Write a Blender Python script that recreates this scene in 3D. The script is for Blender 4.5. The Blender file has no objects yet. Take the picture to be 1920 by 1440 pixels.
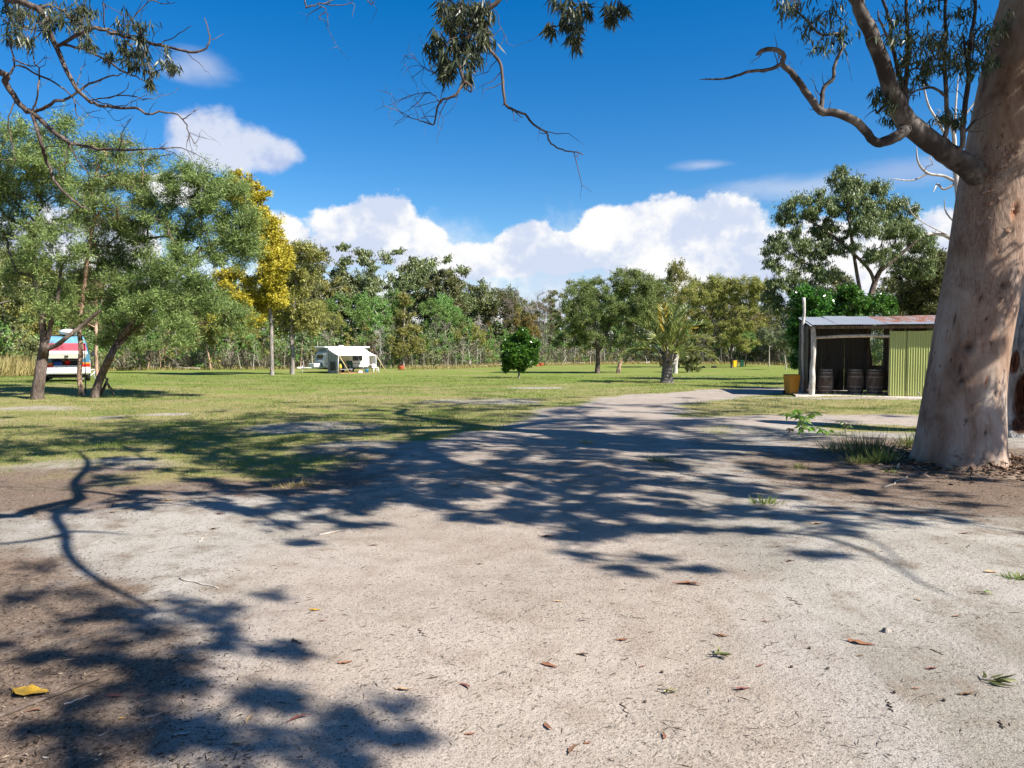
import bpy, math, random
import numpy as np
from mathutils import Vector, Matrix

random.seed(7)
SC = bpy.context.scene
COL = SC.collection
R = math.radians

# ------------------------------------------------------------------ camera
FPX = 1423.0                      # focal length in pixels of a 1920 wide frame
EYE = 1.6
PITCH = math.atan(65.0 / FPX)
cam_d = bpy.data.cameras.new('camera')
cam_d.sensor_width = 36.0
cam_d.lens = 36.0 * FPX / 1920.0
cam_d.clip_start = 0.05
cam_d.clip_end = 3000.0
cam = bpy.data.objects.new('camera', cam_d)
COL.objects.link(cam)
cam.location = (0, 0, EYE)
cam.rotation_euler = (math.pi / 2 - PITCH, 0, 0)
SC.camera = cam

# ------------------------------------------------------------------ light
SUN_EL, SUN_PHI = R(43.0), R(31.0)      # elevation; angle from +X towards the camera side (-Y)
TS = np.array([math.cos(SUN_EL) * math.cos(SUN_PHI), -math.cos(SUN_EL) * math.sin(SUN_PHI), math.sin(SUN_EL)])
sun_d = bpy.data.lights.new('sun', 'SUN')
sun_d.energy = 5.0
sun_d.angle = R(0.53)
sun_d.color = (1.0, 0.955, 0.875)
sun = bpy.data.objects.new('sun', sun_d)
COL.objects.link(sun)
sun.rotation_euler = Vector(TS).to_track_quat('Z', 'Y').to_euler()
sun.location = (30, -20, 40)
SKY_STRENGTH = 0.070
SKY_SAT = 1.5
CLOUD_BRIGHT = 0.46
SC.view_settings.view_transform = 'Standard'
SC.view_settings.look = 'None'
SC.view_settings.gamma = 1.0
SC.view_settings.use_curve_mapping = False
SC.view_settings.exposure = 1.12


# ------------------------------------------------------------------ pixel helpers (photo pixels, 1920 x 1440)
CP, SP = math.cos(PITCH), math.sin(PITCH)


def ray(px, py):
    x = (px - 960.0) / FPX
    y = -(py - 720.0) / FPX
    return np.array([x, CP + y * SP, -SP + y * CP])


def P(px, py, d):
    r = ray(px, py)
    return np.array([0, 0, EYE]) + r * (d / r[1])


def proj(p):
    q = np.asarray(p, float) - np.array([0, 0, EYE])
    zc = q[1] * CP - q[2] * SP
    yc = q[1] * SP + q[2] * CP
    return 960 + FPX * q[0] / zc, 720 - FPX * yc / zc


def sstep(a, b, x):
    t = np.clip((np.asarray(x, float) - a) / (b - a), 0, 1)
    return t * t * (3 - 2 * t)


def T(x, y):
    """height of the ground"""
    x = np.asarray(x, float)
    y = np.asarray(y, float)
    z = -0.35 * sstep(40, 60, y)
    z = z + 0.16 * np.exp(-((x + 20) / 7) ** 2 - ((y - 32) / 5) ** 2)
    near = np.clip(1.25 - y / 60.0, 0.25, 1.0)
    z = z + near * (0.020 * np.sin(0.9 * x + 0.6 * y + 1.0) + 0.017 * np.sin(-0.7 * x + 1.3 * y + 2.0)
                    + 0.011 * np.sin(2.1 * x + 1.1 * y) + 0.008 * np.sin(1.7 * x - 2.6 * y + 0.7))
    z = z + 0.07 * np.exp(-((x - 6.4) / 1.7) ** 2 - ((y - 11.0) / 1.7) ** 2)
    return z


def G(px, py):
    r = ray(px, py)
    s = 1.6 / -r[2]
    for _ in range(60):
        x, y = r[0] * s, r[1] * s
        s = s * 0.4 + 0.6 * ((EYE - float(T(x, y))) / -r[2])
    return np.array([r[0] * s, r[1] * s, float(T(r[0] * s, r[1] * s))])


def on_ground(x, y, up=0.0):
    return np.array([x, y, float(T(x, y)) + up])


def at(px, d, up=0.0):
    """point of the ground in the column px at distance d"""
    x = (px - 960.0) / FPX * d
    return on_ground(x, d, up)


def caster(px, py, h):
    g = G(px, py)
    k = h / TS[2]
    return g + TS * k


# ------------------------------------------------------------------ node helpers
class NT:
    def __init__(self, tree):
        self.t = tree
        self.n = tree.nodes
        self.l = tree.links

    def new(self, kind, **kw):
        n = self.n.new(kind)
        for k, v in kw.items():
            setattr(n, k, v)
        return n

    def put(self, sock, v):
        if isinstance(v, bpy.types.NodeSocket):
            self.l.new(v, sock)
        elif v is not None:
            if isinstance(v, tuple) and len(v) == 3 and sock.type == 'RGBA':
                v = v + (1,)
            sock.default_value = v

    def m(self, op, a, b=None, c=None, clamp=False):
        n = self.new('ShaderNodeMath', operation=op, use_clamp=clamp)
        for i, v in enumerate((a, b, c)):
            if v is not None:
                self.put(n.inputs[i], v)
        return n.outputs[0]

    def vm(self, op, a, b=None, c=None):
        n = self.new('ShaderNodeVectorMath', operation=op)
        for i, v in enumerate((a, b, c)):
            if v is not None:
                self.put(n.inputs[i], v)
        return n.outputs[1] if op in ('LENGTH', 'DOT_PRODUCT') else n.outputs[0]

    def mix(self, f, a, b, blend='MIX'):
        n = self.new('ShaderNodeMix', data_type='RGBA', blend_type=blend)
        self.put(n.inputs[0], f)
        self.put(n.inputs[6], a)
        self.put(n.inputs[7], b)
        return n.outputs[2]

    def noise(self, vec, scale, detail=3.0, rough=0.55, dist=0.0, out=0):
        n = self.new('ShaderNodeTexNoise')
        if vec is not None:
            self.put(n.inputs['Vector'], vec)
        n.inputs['Scale'].default_value = scale
        n.inputs['Detail'].default_value = detail
        n.inputs['Roughness'].default_value = rough
        n.inputs['Distortion'].default_value = dist
        return n.outputs[out]

    def ss(self, x, a, b):
        n = self.new('ShaderNodeMapRange', interpolation_type='SMOOTHSTEP')
        self.put(n.inputs[0], x)
        n.inputs[1].default_value = a
        n.inputs[2].default_value = b
        return n.outputs[0]

    def ramp(self, f, stops):
        n = self.new('ShaderNodeValToRGB')
        el = n.color_ramp.elements
        while len(el) < len(stops):
            el.new(0.5)
        for e, (p, c) in zip(el, stops):
            e.position = p
            e.color = tuple(c) + (1,)
        self.put(n.inputs[0], f)
        return n.outputs[0]

    def mapping(self, vec, scale=(1, 1, 1), rot=(0, 0, 0)):
        n = self.new('ShaderNodeMapping')
        self.put(n.inputs[0], vec)
        n.inputs['Scale'].default_value = scale
        n.inputs['Rotation'].default_value = rot
        return n.outputs[0]

    def bump(self, h, strength=0.4, dist=0.02):
        n = self.new('ShaderNodeBump')
        n.inputs['Strength'].default_value = strength
        n.inputs['Distance'].default_value = dist
        self.put(n.inputs['Height'], h)
        return n.outputs[0]


def new_mat(name):
    m = bpy.data.materials.new(name)
    m.use_nodes = True
    nt = NT(m.node_tree)
    b = m.node_tree.nodes['Principled BSDF']
    return m, nt, b


# ------------------------------------------------------------------ sky with clouds (world)
def make_world():
    w = bpy.data.worlds.new('World')
    SC.world = w
    w.use_nodes = True
    nt = NT(w.node_tree)
    nt.n.clear()
    out = nt.new('ShaderNodeOutputWorld')
    sky = nt.new('ShaderNodeTexSky', sky_type='NISHITA')
    sky.sun_disc = False
    sky.sun_elevation = SUN_EL
    # Blender's sky: rotation is measured clockwise from +Y
    sky.sun_rotation = math.atan2(TS[0], TS[1])
    sky.altitude = 60
    sky.air_density = 1.0
    sky.dust_density = 0.25
    sky.ozone_density = 2.2
    hs = nt.new('ShaderNodeHueSaturation')
    hs.inputs['Saturation'].default_value = SKY_SAT
    hs.inputs['Hue'].default_value = 0.506
    nt.l.new(sky.outputs[0], hs.inputs['Color'])
    bg = nt.new('ShaderNodeBackground')
    bg.inputs[1].default_value = SKY_STRENGTH
    nt.l.new(hs.outputs[0], bg.inputs[0])

    tc = nt.new('ShaderNodeTexCoord')
    d = tc.outputs['Generated']
    sx = nt.new('ShaderNodeSeparateXYZ')
    nt.l.new(d, sx.inputs[0])
    az = nt.m('ARCTAN2', sx.outputs[0], sx.outputs[1])
    el = nt.m('ARCSINE', sx.outputs[2])
    cx = nt.new('ShaderNodeCombineXYZ')
    nt.l.new(az, cx.inputs[0])
    nt.l.new(el, cx.inputs[1])
    A = cx.outputs[0]

    def azel(px, py):
        r = ray(px, py)
        r = r / np.linalg.norm(r)
        return math.atan2(r[0], r[1]), math.asin(r[2])

    def group(blobs, vec):
        cur = None
        for (px, py, rx, ry) in blobs:
            a, e = azel(px, py)
            ix, iy = FPX / rx, FPX / ry
            v = nt.vm('MULTIPLY_ADD', vec, (ix, iy, 0), (-a * ix, -e * iy, 0))
            ln = nt.vm('LENGTH', v)
            if cur is None:
                cur = ln
            else:
                n = nt.new('ShaderNodeMath', operation='SMOOTH_MIN')
                nt.l.new(cur, n.inputs[0])
                nt.l.new(ln, n.inputs[1])
                n.inputs[2].default_value = 0.25
                cur = n.outputs[0]
        return nt.m('SUBTRACT', 1.0, cur)

    cumulus = [(540, 455, 80, 60), (640, 440, 90, 65), (705, 420, 78, 58), (770, 460, 62, 48), (850, 505, 80, 32),
               (985, 455, 62, 40), (930, 490, 110, 38), (1060, 480, 80, 38), (1165, 445, 78, 62), (1240, 422, 92, 62),
               (1350, 424, 84, 60), (1300, 490, 170, 60), (1400, 480, 60, 60), (120, 500, 200, 90), (330, 355, 50, 30),
               (1620, 500, 220, 90), (1790, 450, 110, 60)]
    soft = [(385, 260, 78, 58), (440, 275, 80, 48), (505, 292, 72, 40), (350, 240, 40, 34)]
    faint = [(375, 122, 62, 34), (340, 130, 40, 26), (1500, 352, 230, 26), (1320, 310, 70, 12), (1720, 320, 150, 30)]

    n1 = nt.noise(nt.mapping(d, (1, 1, 1.15)), 9.0, 7.0, 0.60)
    n2 = nt.noise(d, 30.0, 5.0, 0.6)
    nn = nt.m('ADD', nt.m('MULTIPLY', nt.m('SUBTRACT', n1, 0.5), 1.5), nt.m('MULTIPLY', nt.m('SUBTRACT', n2, 0.5), 0.7))
    dens = nt.m('ADD', group(cumulus, A), nn)
    # low bank of cloud all along the horizon
    lowb = nt.m('ADD', nt.m('MULTIPLY', nt.m('SUBTRACT', 0.135, el), 9.0), nt.m('MULTIPLY', nn, 1.0))
    m_c = nt.ss(dens, 0.0, 0.22)
    m_l = nt.m('MULTIPLY', nt.ss(lowb, -0.3, 0.7), 0.88)
    ns = nt.m('ADD', nt.m('MULTIPLY', nt.m('SUBTRACT', n1, 0.5), 1.5), nt.m('MULTIPLY', nt.m('SUBTRACT', n2, 0.5), 0.5))
    m_s = nt.m('MULTIPLY', nt.ss(nt.m('ADD', group(soft, A), ns), 0.0, 0.42), 0.82)
    nf = nt.m('MULTIPLY', nt.m('SUBTRACT', nt.noise(nt.mapping(d, (1, 1, 3.0)), 7.0, 5.0, 0.6), 0.5), 1.6)
    m_f = nt.m('MULTIPLY', nt.ss(nt.m('ADD', group(faint, A), nf), -0.1, 1.0), 0.45)
    # scattered cumulus everywhere else (beyond about 40 degrees to either side)
    aside = nt.ss(nt.m('ABSOLUTE', az), 0.72, 0.95)
    g1 = nt.noise(nt.mapping(d, (1, 1, 2.2)), 3.2, 7.0, 0.58)
    m_g = nt.m('MULTIPLY', nt.m('MULTIPLY', nt.ss(nt.m('ADD', g1, nt.m('MULTIPLY', el, -0.10)), 0.56, 0.66), aside), 0.9)

    # shade: thick parts (and parts away from the sun) are greyer
    dl = nt.vm('ADD', d, (0.030, -0.012, 0.030))
    n1b = nt.noise(nt.mapping(dl, (1, 1, 1.15)), 9.0, 7.0, 0.60)
    lit = nt.m('SUBTRACT', n1, n1b)
    body = nt.noise(nt.vm('ADD', d, (3.1, 0.4, 1.7)), 8.0, 4.0, 0.55)
    sh = nt.m('ADD', nt.m('MULTIPLY', lit, 2.6), nt.m('MULTIPLY', nt.m('SUBTRACT', 0.52, body), 2.2))
    sh = nt.ss(sh, -0.30, 0.20)
    ccol = nt.mix(sh, (0.66, 0.74, 0.92), (1.0, 1.0, 1.0))
    scol = nt.mix(sh, (0.58, 0.64, 0.86), (0.84, 0.86, 0.95))
    mask = nt.m('MAXIMUM', nt.m('MAXIMUM', m_c, m_l), m_g)
    m2 = nt.m('MAXIMUM', m_s, m_f)
    cb = nt.new('ShaderNodeBackground')
    nt.l.new(ccol, cb.inputs[0])
    cb.inputs[1].default_value = CLOUD_BRIGHT
    sb = nt.new('ShaderNodeBackground')
    nt.l.new(scol, sb.inputs[0])
    sb.inputs[1].default_value = CLOUD_BRIGHT
    mx0 = nt.new('ShaderNodeMixShader')
    nt.l.new(m2, mx0.inputs[0])
    nt.l.new(bg.outputs[0], mx0.inputs[1])
    nt.l.new(sb.outputs[0], mx0.inputs[2])
    mx = nt.new('ShaderNodeMixShader')
    nt.l.new(mask, mx.inputs[0])
    nt.l.new(mx0.outputs[0], mx.inputs[1])
    nt.l.new(cb.outputs[0], mx.inputs[2])
    nt.l.new(mx.outputs[0], out.inputs[0])
    w.cycles.sampling_method = 'MANUAL'
    w.cycles.sample_map_resolution = 1024


make_world()


# ------------------------------------------------------------------ mesh helpers
def mk(name, verts, polys, mats=None, rnd=None, mask=None, smooth=False, midx=None):
    """verts (N,3); polys: list of int arrays (M,k)"""
    me = bpy.data.meshes.new(name)
    verts = np.asarray(verts, np.float32).reshape(-1, 3)
    me.vertices.add(len(verts))
    me.vertices.foreach_set('co', verts.ravel())
    polys = [np.asarray(p, np.int32) for p in polys if len(p)]
    loops = np.concatenate([p.ravel() for p in polys]) if polys else np.zeros(0, np.int32)
    cnt = np.concatenate([np.full(len(p), p.shape[1], np.int32) for p in polys]) if polys else np.zeros(0, np.int32)
    start = np.concatenate([[0], np.cumsum(cnt)[:-1]]).astype(np.int32) if len(cnt) else cnt
    me.loops.add(len(loops))
    me.loops.foreach_set('vertex_index', loops)
    me.polygons.add(len(cnt))
    me.polygons.foreach_set('loop_start', start)
    me.polygons.foreach_set('loop_total', cnt)
    if smooth:
        me.polygons.foreach_set('use_smooth', np.ones(len(cnt), bool))
    for m in (mats or []):
        me.materials.append(m)
    if midx is not None:
        me.polygons.foreach_set('material_index', np.asarray(midx, np.int32))
    if rnd is not None:
        a = me.attributes.new('rnd', 'FLOAT', 'POINT')
        a.data.foreach_set('value', np.asarray(rnd, np.float32))
    if mask is not None:
        a = me.attributes.new('mask', 'FLOAT_COLOR', 'POINT')
        a.data.foreach_set('color', np.asarray(mask, np.float32).ravel())
    me.update(calc_edges=True)
    return me


def tag(o, label=None, cat=None, group=None, kind=None):
    if label:
        o['label'] = label
    if cat:
        o['category'] = cat
    if group:
        o['group'] = group
    if kind:
        o['kind'] = kind
    return o


def obj(name, me, parent=None, loc=None, rot=None, scale=None):
    o = bpy.data.objects.new(name, me)
    COL.objects.link(o)
    if parent is not None:
        o.parent = parent
    if loc is not None:
        o.location = [float(v) for v in loc]
    if rot is not None:
        o.rotation_euler = rot
    if scale is not None:
        o.scale = scale if hasattr(scale, '__len__') else (scale,) * 3
    return o


def thing(name, loc, label, cat, group=None, rz=0.0):
    o = obj(name, None, loc=loc, rot=(0, 0, rz))
    o.empty_display_size = 0.2
    return tag(o, label, cat, group)


class MB:
    """collects simple solids into one mesh"""
    def __init__(self):
        self.v, self.f, self.mi, self.sm = [], [], [], []

    def add(self, vs, fs, mi=0, smooth=False):
        b = len(self.v)
        self.v += [tuple(map(float, p)) for p in vs]
        for f in fs:
            self.f.append([b + i for i in f])
            self.mi.append(mi)
            self.sm.append(smooth)

    def box(self, lo, hi, mi=0, bev=0.0, rot=None):
        x0, y0, z0 = lo
        x1, y1, z1 = hi
        b = min(bev, (x1 - x0) * .45, (y1 - y0) * .45, (z1 - z0) * .45)
        if b <= 0:
            vs = [(x, y, z) for z in (z0, z1) for y in (y0, y1) for x in (x0, x1)]
            fs = [(0, 2, 3, 1), (4, 5, 7, 6), (0, 1, 5, 4), (2, 6, 7, 3), (0, 4, 6, 2), (1, 3, 7, 5)]
        else:
            # chamfered along the vertical edges and the top
            def ring(x0, y0, x1, y1, c, z):
                return [(x0 + c, y0, z), (x1 - c, y0, z), (x1, y0 + c, z), (x1, y1 - c, z), (x1 - c, y1, z), (x0 + c, y1, z), (x0, y1 - c, z), (x0, y0 + c, z)]
            rs = [ring(x0 + b, y0 + b, x1 - b, y1 - b, b * .4, z0), ring(x0, y0, x1, y1, b, z0 + b), ring(x0, y0, x1, y1, b, z1 - b), ring(x0 + b, y0 + b, x1 - b, y1 - b, b * .4, z1)]
            vs = [p for r in rs for p in r]
            fs = [tuple(range(7, -1, -1)), tuple(range(24, 32))]
            for k in range(3):
                for i in range(8):
                    j = (i + 1) % 8
                    fs.append((k * 8 + i, k * 8 + j, k * 8 + 8 + j, k * 8 + 8 + i))
        if rot is not None:
            c = Vector(((x0 + x1) / 2, (y0 + y1) / 2, (z0 + z1) / 2))
            vs = [tuple(rot @ (Vector(p) - c) + c) for p in vs]
        self.add(vs, fs, mi)

    def tube(self, pts, rad, sides=8, mi=0, cap=True, smooth=True):
        v, q = tube_arrays(np.asarray(pts, float), np.broadcast_to(np.asarray(rad, float), (len(pts),)), sides)
        fs = [tuple(r) for r in q]
        n = len(pts)
        self.add(v, fs, mi, smooth)
        if cap:
            b = len(self.v) - len(v)
            self.f.append([b + i for i in range(sides - 1, -1, -1)])
            self.f.append([b + (n - 1) * sides + i for i in range(sides)])
            self.mi += [mi, mi]
            self.sm += [False, False]

    def lathe(self, prof, seg=20, mi=0, c=(0, 0, 0), axis='z', smooth=True, cap=True):
        vs = []
        for (r, z) in prof:
            for i in range(seg):
                a = 2 * math.pi * i / seg
                p = (r * math.cos(a), r * math.sin(a), z)
                if axis == 'x':
                    p = (p[2], p[0], p[1])
                elif axis == 'y':
                    p = (p[1], p[2], p[0])
                vs.append((p[0] + c[0], p[1] + c[1], p[2] + c[2]))
        fs = []
        for k in range(len(prof) - 1):
            for i in range(seg):
                j = (i + 1) % seg
                fs.append((k * seg + i, k * seg + j, (k + 1) * seg + j, (k + 1) * seg + i))
        self.add(vs, fs, mi, smooth)
        if cap:
            b = len(self.v) - len(vs)
            self.f.append([b + i for i in range(seg - 1, -1, -1)])
            self.f.append([b + (len(prof) - 1) * seg + i for i in range(seg)])
            self.mi += [mi, mi]
            self.sm += [False, False]

    def quad(self, a, b, c, d, mi=0, thick=0.0):
        a, b, c, d = [Vector(p) for p in (a, b, c, d)]
        if thick <= 0:
            self.add([a, b, c, d], [(0, 1, 2, 3)], mi)
            return
        n = (b - a).cross(d - a).normalized() * thick
        vs = [a, b, c, d, a + n, b + n, c + n, d + n]
        self.add(vs, [(3, 2, 1, 0), (4, 5, 6, 7), (0, 1, 5, 4), (1, 2, 6, 5), (2, 3, 7, 6), (3, 0, 4, 7)], mi)

    def mesh(self, name, mats):
        me = bpy.data.meshes.new(name)
        me.from_pydata(self.v, [], self.f)
        for m in (mats if isinstance(mats, (list, tuple)) else [mats]):
            me.materials.append(m)
        me.polygons.foreach_set('material_index', np.asarray(self.mi, np.int32))
        me.polygons.foreach_set('use_smooth', np.asarray(self.sm, bool))
        me.update()
        return me

    def build(self, name, mats, parent=None, **kw):
        return obj(name, self.mesh(name, mats), parent, **kw)


def tube_arrays(pts, rad, sides):
    n = len(pts)
    t = np.gradient(pts, axis=0)
    t /= np.linalg.norm(t, axis=1)[:, None] + 1e-9
    ref = np.array([0.31, 0.87, 0.38])
    if abs(np.dot(t.mean(0), ref)) > 0.8:
        ref = np.array([0.9, -0.2, 0.38])
    u = np.cross(t, ref)
    u /= np.linalg.norm(u, axis=1)[:, None] + 1e-9
    w = np.cross(t, u)
    a = np.linspace(0, 2 * np.pi, sides, endpoint=False)
    v = pts[:, None, :] + rad[:, None, None] * (np.cos(a)[None, :, None] * u[:, None, :] + np.sin(a)[None, :, None] * w[:, None, :])
    v = v.reshape(-1, 3)
    i = np.arange(sides)
    j = (i + 1) % sides
    k = np.arange(n - 1)[:, None] * sides
    q = np.stack([k + i, k + sides + i, k + sides + j, k + j], -1).reshape(-1, 4)
    return v, q[:, ::-1]


def smooth_path(pts, per=4):
    """Catmull-Rom through the points"""
    p = np.asarray(pts, float)
    if len(p) < 3:
        t = np.linspace(0, 1, per * (len(p) - 1) + 1)[:, None]
        return p[0] * (1 - t) + p[-1] * t
    q = np.vstack([2 * p[0] - p[1], p, 2 * p[-1] - p[-2]])
    out = []
    for i in range(1, len(q) - 2):
        for s in range(per):
            t = s / per
            out.append(0.5 * (2 * q[i] + (q[i + 1] - q[i - 1]) * t + (2 * q[i - 1] - 5 * q[i] + 4 * q[i + 1] - q[i + 2]) * t ** 2
                              + (3 * q[i] - q[i - 1] - 3 * q[i + 1] + q[i + 2]) * t ** 3))
    out.append(p[-1])
    return np.array(out)


# ------------------------------------------------------------------ materials
def mat_plain(name, col, rough=0.6, metal=0.0, var=0.15, scale=6.0, bump=0.0, spec=0.4, dirt=None, trans=0.0):
    m, nt, b = new_mat(name)
    tc = nt.new('ShaderNodeTexCoord').outputs['Object']
    f = nt.noise(tc, scale, 4.0, 0.6)
    c = nt.mix(f, tuple(x * (1 - var) for x in col), tuple(min(1, x * (1 + var)) for x in col))
    if dirt is not None:
        f2 = nt.ss(nt.noise(tc, scale * 0.6, 5.0, 0.65), 0.50, 0.72)
        c = nt.mix(f2, c, dirt)
    nt.put(b.inputs['Base Color'], c)
    b.inputs['Roughness'].default_value = rough
    b.inputs['Metallic'].default_value = metal
    b.inputs['Specular IOR Level'].default_value = spec
    if bump:
        nt.put(b.inputs['Normal'], nt.bump(nt.noise(tc, scale * 3, 4.0, 0.6), bump, 0.01))
    if trans:
        tr = nt.new('ShaderNodeBsdfTranslucent')
        nt.put(tr.inputs[0], c)
        mx = nt.new('ShaderNodeMixShader')
        mx.inputs[0].default_value = trans
        out = m.node_tree.nodes['Material Output']
        nt.l.new(b.outputs[0], mx.inputs[1])
        nt.l.new(tr.outputs[0], mx.inputs[2])
        nt.l.new(mx.outputs[0], out.inputs[0])
    return m


def mat_leaf(name, cols, trans=0.35, rough=0.55, spec=0.25):
    m, nt, b = new_mat(name)
    at_ = nt.new('ShaderNodeAttribute', attribute_name='rnd').outputs['Fac']
    c = nt.ramp(at_, [(i / (len(cols) - 1), c) for i, c in enumerate(cols)])
    oi = nt.new('ShaderNodeObjectInfo').outputs['Random']
    hs = nt.new('ShaderNodeHueSaturation')
    nt.put(hs.inputs['Hue'], nt.m('MULTIPLY_ADD', oi, 0.03, 0.485))
    nt.put(hs.inputs['Value'], nt.m('MULTIPLY_ADD', oi, 0.35, 0.85))
    nt.put(hs.inputs['Color'], c)
    c = hs.outputs[0]
    nt.put(b.inputs['Base Color'], c)
    b.inputs['Roughness'].default_value = rough
    b.inputs['Specular IOR Level'].default_value = spec
    tr = nt.new('ShaderNodeBsdfTranslucent')
    nt.put(tr.inputs[0], c)
    mx = nt.new('ShaderNodeMixShader')
    mx.inputs[0].default_value = trans
    nt.l.new(b.outputs[0], mx.inputs[1])
    nt.l.new(tr.outputs[0], mx.inputs[2])
    nt.l.new(mx.outputs[0], m.node_tree.nodes['Material Output'].inputs[0])
    return m


def mat_bark(name, c1, c2, c3, scale=5.0, stretch=0.25, bump=0.6, patch=None):
    m, nt, b = new_mat(name)
    tc = nt.new('ShaderNodeTexCoord').outputs['Object']
    v = nt.mapping(tc, (1, 1, stretch))
    f = nt.noise(v, scale * 2.2, 6.0, 0.65)
    c = nt.ramp(f, [(0.30, c1), (0.5, c2), (0.68, c3)])
    if patch:
        c = nt.mix(nt.ss(nt.noise(nt.mapping(tc, (1, 1, 0.5)), scale * 0.7, 4.0, 0.6), 0.5, 0.6), c, patch)
    nt.put(b.inputs['Base Color'], c)
    b.inputs['Roughness'].default_value = 0.85
    b.inputs['Specular IOR Level'].default_value = 0.15
    nt.put(b.inputs['Normal'], nt.bump(f, bump, 0.03))
    return m


M = {}
M['bark_dark'] = mat_bark('bark_dark', (0.035, 0.026, 0.02), (0.10, 0.075, 0.06), (0.19, 0.15, 0.125), 6)
M['bark_grey'] = mat_bark('bark_grey', (0.09, 0.075, 0.062), (0.22, 0.19, 0.165), (0.36, 0.32, 0.28), 5)
M['bark_pale'] = mat_bark('bark_pale', (0.16, 0.12, 0.09), (0.40, 0.34, 0.28), (0.58, 0.53, 0.46), 4)
M['bark_patchy'] = mat_bark('bark_patchy', (0.10, 0.06, 0.04), (0.40, 0.25, 0.17), (0.55, 0.42, 0.32), 5, 0.4, 0.6, (0.07, 0.055, 0.045))
M['bark_limb'] = mat_bark('bark_limb', (0.035, 0.029, 0.027), (0.11, 0.095, 0.087), (0.25, 0.22, 0.195), 2.8, 0.6, 0.45, (0.05, 0.042, 0.039))
M['bark_dead'] = mat_bark('bark_dead', (0.24, 0.21, 0.185), (0.42, 0.38, 0.34), (0.60, 0.56, 0.50), 4)
M['palm_bark'] = mat_bark('palm_bark', (.05, .045, .042), (.13, .118, .11), (.24, .22, .205), 5, 1.2, .6)
M['bark_flake'] = mat_bark('bark_flake', (0.10, 0.055, 0.038), (0.25, 0.16, 0.115), (0.38, 0.29, 0.235), 9)
M['twig'] = mat_bark('twig', (0.10, 0.08, 0.065), (0.20, 0.165, 0.14), (0.30, 0.255, 0.22), 4)
L = {}
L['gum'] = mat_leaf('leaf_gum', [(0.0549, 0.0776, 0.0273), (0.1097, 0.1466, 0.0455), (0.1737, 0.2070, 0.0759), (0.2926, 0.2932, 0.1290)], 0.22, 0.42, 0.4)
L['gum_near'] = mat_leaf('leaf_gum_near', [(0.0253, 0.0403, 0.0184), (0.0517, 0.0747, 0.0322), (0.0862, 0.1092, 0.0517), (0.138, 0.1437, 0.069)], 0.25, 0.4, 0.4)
L['wattle'] = mat_leaf('leaf_wattle', [(0.0863, 0.1355, 0.0381), (0.1628, 0.2348, 0.0679), (0.2395, 0.3252, 0.1019), (0.3830, 0.4517, 0.1630)], 0.38)
L['green'] = mat_leaf('leaf_green', [(0.0762, 0.1523, 0.0355), (0.1428, 0.2538, 0.0592), (0.2189, 0.3553, 0.0889), (0.3237, 0.4568, 0.1481)], 0.38)
L['olive'] = mat_leaf('leaf_olive', [(0.1208, 0.1240, 0.0349), (0.2215, 0.2240, 0.0619), (0.3323, 0.3200, 0.0891), (0.4632, 0.4300, 0.1355)], 0.38)
L['dark'] = mat_leaf('leaf_dark', [(0.0513, 0.0595, 0.0213), (0.0986, 0.1116, 0.0360), (0.1577, 0.1637, 0.0557), (0.2366, 0.2232, 0.0901)], 0.22)
L['yellow'] = mat_leaf('leaf_yellow', [(0.20, 0.155, 0.018), (0.35, 0.265, 0.025), (0.47, 0.355, 0.035), (0.54, 0.44, 0.08)], 0.25)
L['glossy'] = mat_leaf('leaf_glossy', [(0.0264, 0.0780, 0.0096), (0.0480, 0.1260, 0.0144), (0.0840, 0.1920, 0.0240), (0.1440, 0.2760, 0.0420)], 0.22, 0.28, 0.55)
L['greygreen'] = mat_leaf('leaf_greygreen', [(0.1235, 0.1631, 0.0752), (0.2058, 0.2562, 0.1230), (0.2879, 0.3338, 0.1708), (0.3950, 0.4347, 0.2323)], 0.38)
L['rust'] = mat_leaf('leaf_rust', [(0.119, 0.07, 0.0224), (0.21, 0.133, 0.0364), (0.252, 0.196, 0.049), (0.182, 0.196, 0.056)], 0.25)
L['straw'] = mat_leaf('leaf_straw', [(0.20, 0.15, 0.06), (0.33, 0.25, 0.10), (0.42, 0.34, 0.15), (0.30, 0.28, 0.10)], 0.38)
L['dry'] = mat_leaf('leaf_dry', [(0.1037, 0.0821, 0.0588), (0.1728, 0.1426, 0.1050), (0.2506, 0.2160, 0.1680), (0.1469, 0.1382, 0.0756)], 0.15)
L['grass'] = mat_leaf('leaf_grass', [(0.1105, 0.1625, 0.0286), (0.1625, 0.221, 0.0442), (0.221, 0.26, 0.065), (0.364, 0.325, 0.13)], 0.38)
L['litter'] = mat_leaf('leaf_litter', [(0.018, 0.013, 0.010), (0.05, 0.034, 0.024), (0.12, 0.085, 0.055), (0.34, 0.27, 0.19)], 0.0, 0.8, 0.1)
L['palm'] = mat_leaf('leaf_palm', [(0.1036, 0.1487, 0.0451), (0.1601, 0.2099, 0.0580), (0.2355, 0.2712, 0.0772), (0.3579, 0.3498, 0.1030)], 0.25, 0.4, 0.4)
L['palm_yellow'] = mat_leaf('leaf_palm_yellow', [(0.26, 0.17, 0.02), (0.36, 0.22, 0.025), (0.46, 0.30, 0.04), (0.30, 0.25, 0.05)], 0.25, 0.4, 0.4)


# ------------------------------------------------------------------ ground masks (metres)
def dist_poly(x, y, pts):
    best = np.full(np.shape(x), 1e9)
    for a, b in zip(pts[:-1], pts[1:]):
        ax, ay, bx, by = a[0], a[1], b[0], b[1]
        t = np.clip(((x - ax) * (bx - ax) + (y - ay) * (by - ay)) / ((bx - ax) ** 2 + (by - ay) ** 2 + 1e-9), 0, 1)
        d = np.hypot(x - ax - t * (bx - ax), y - ay - t * (by - ay))
        best = np.minimum(best, d)
    return best


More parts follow.
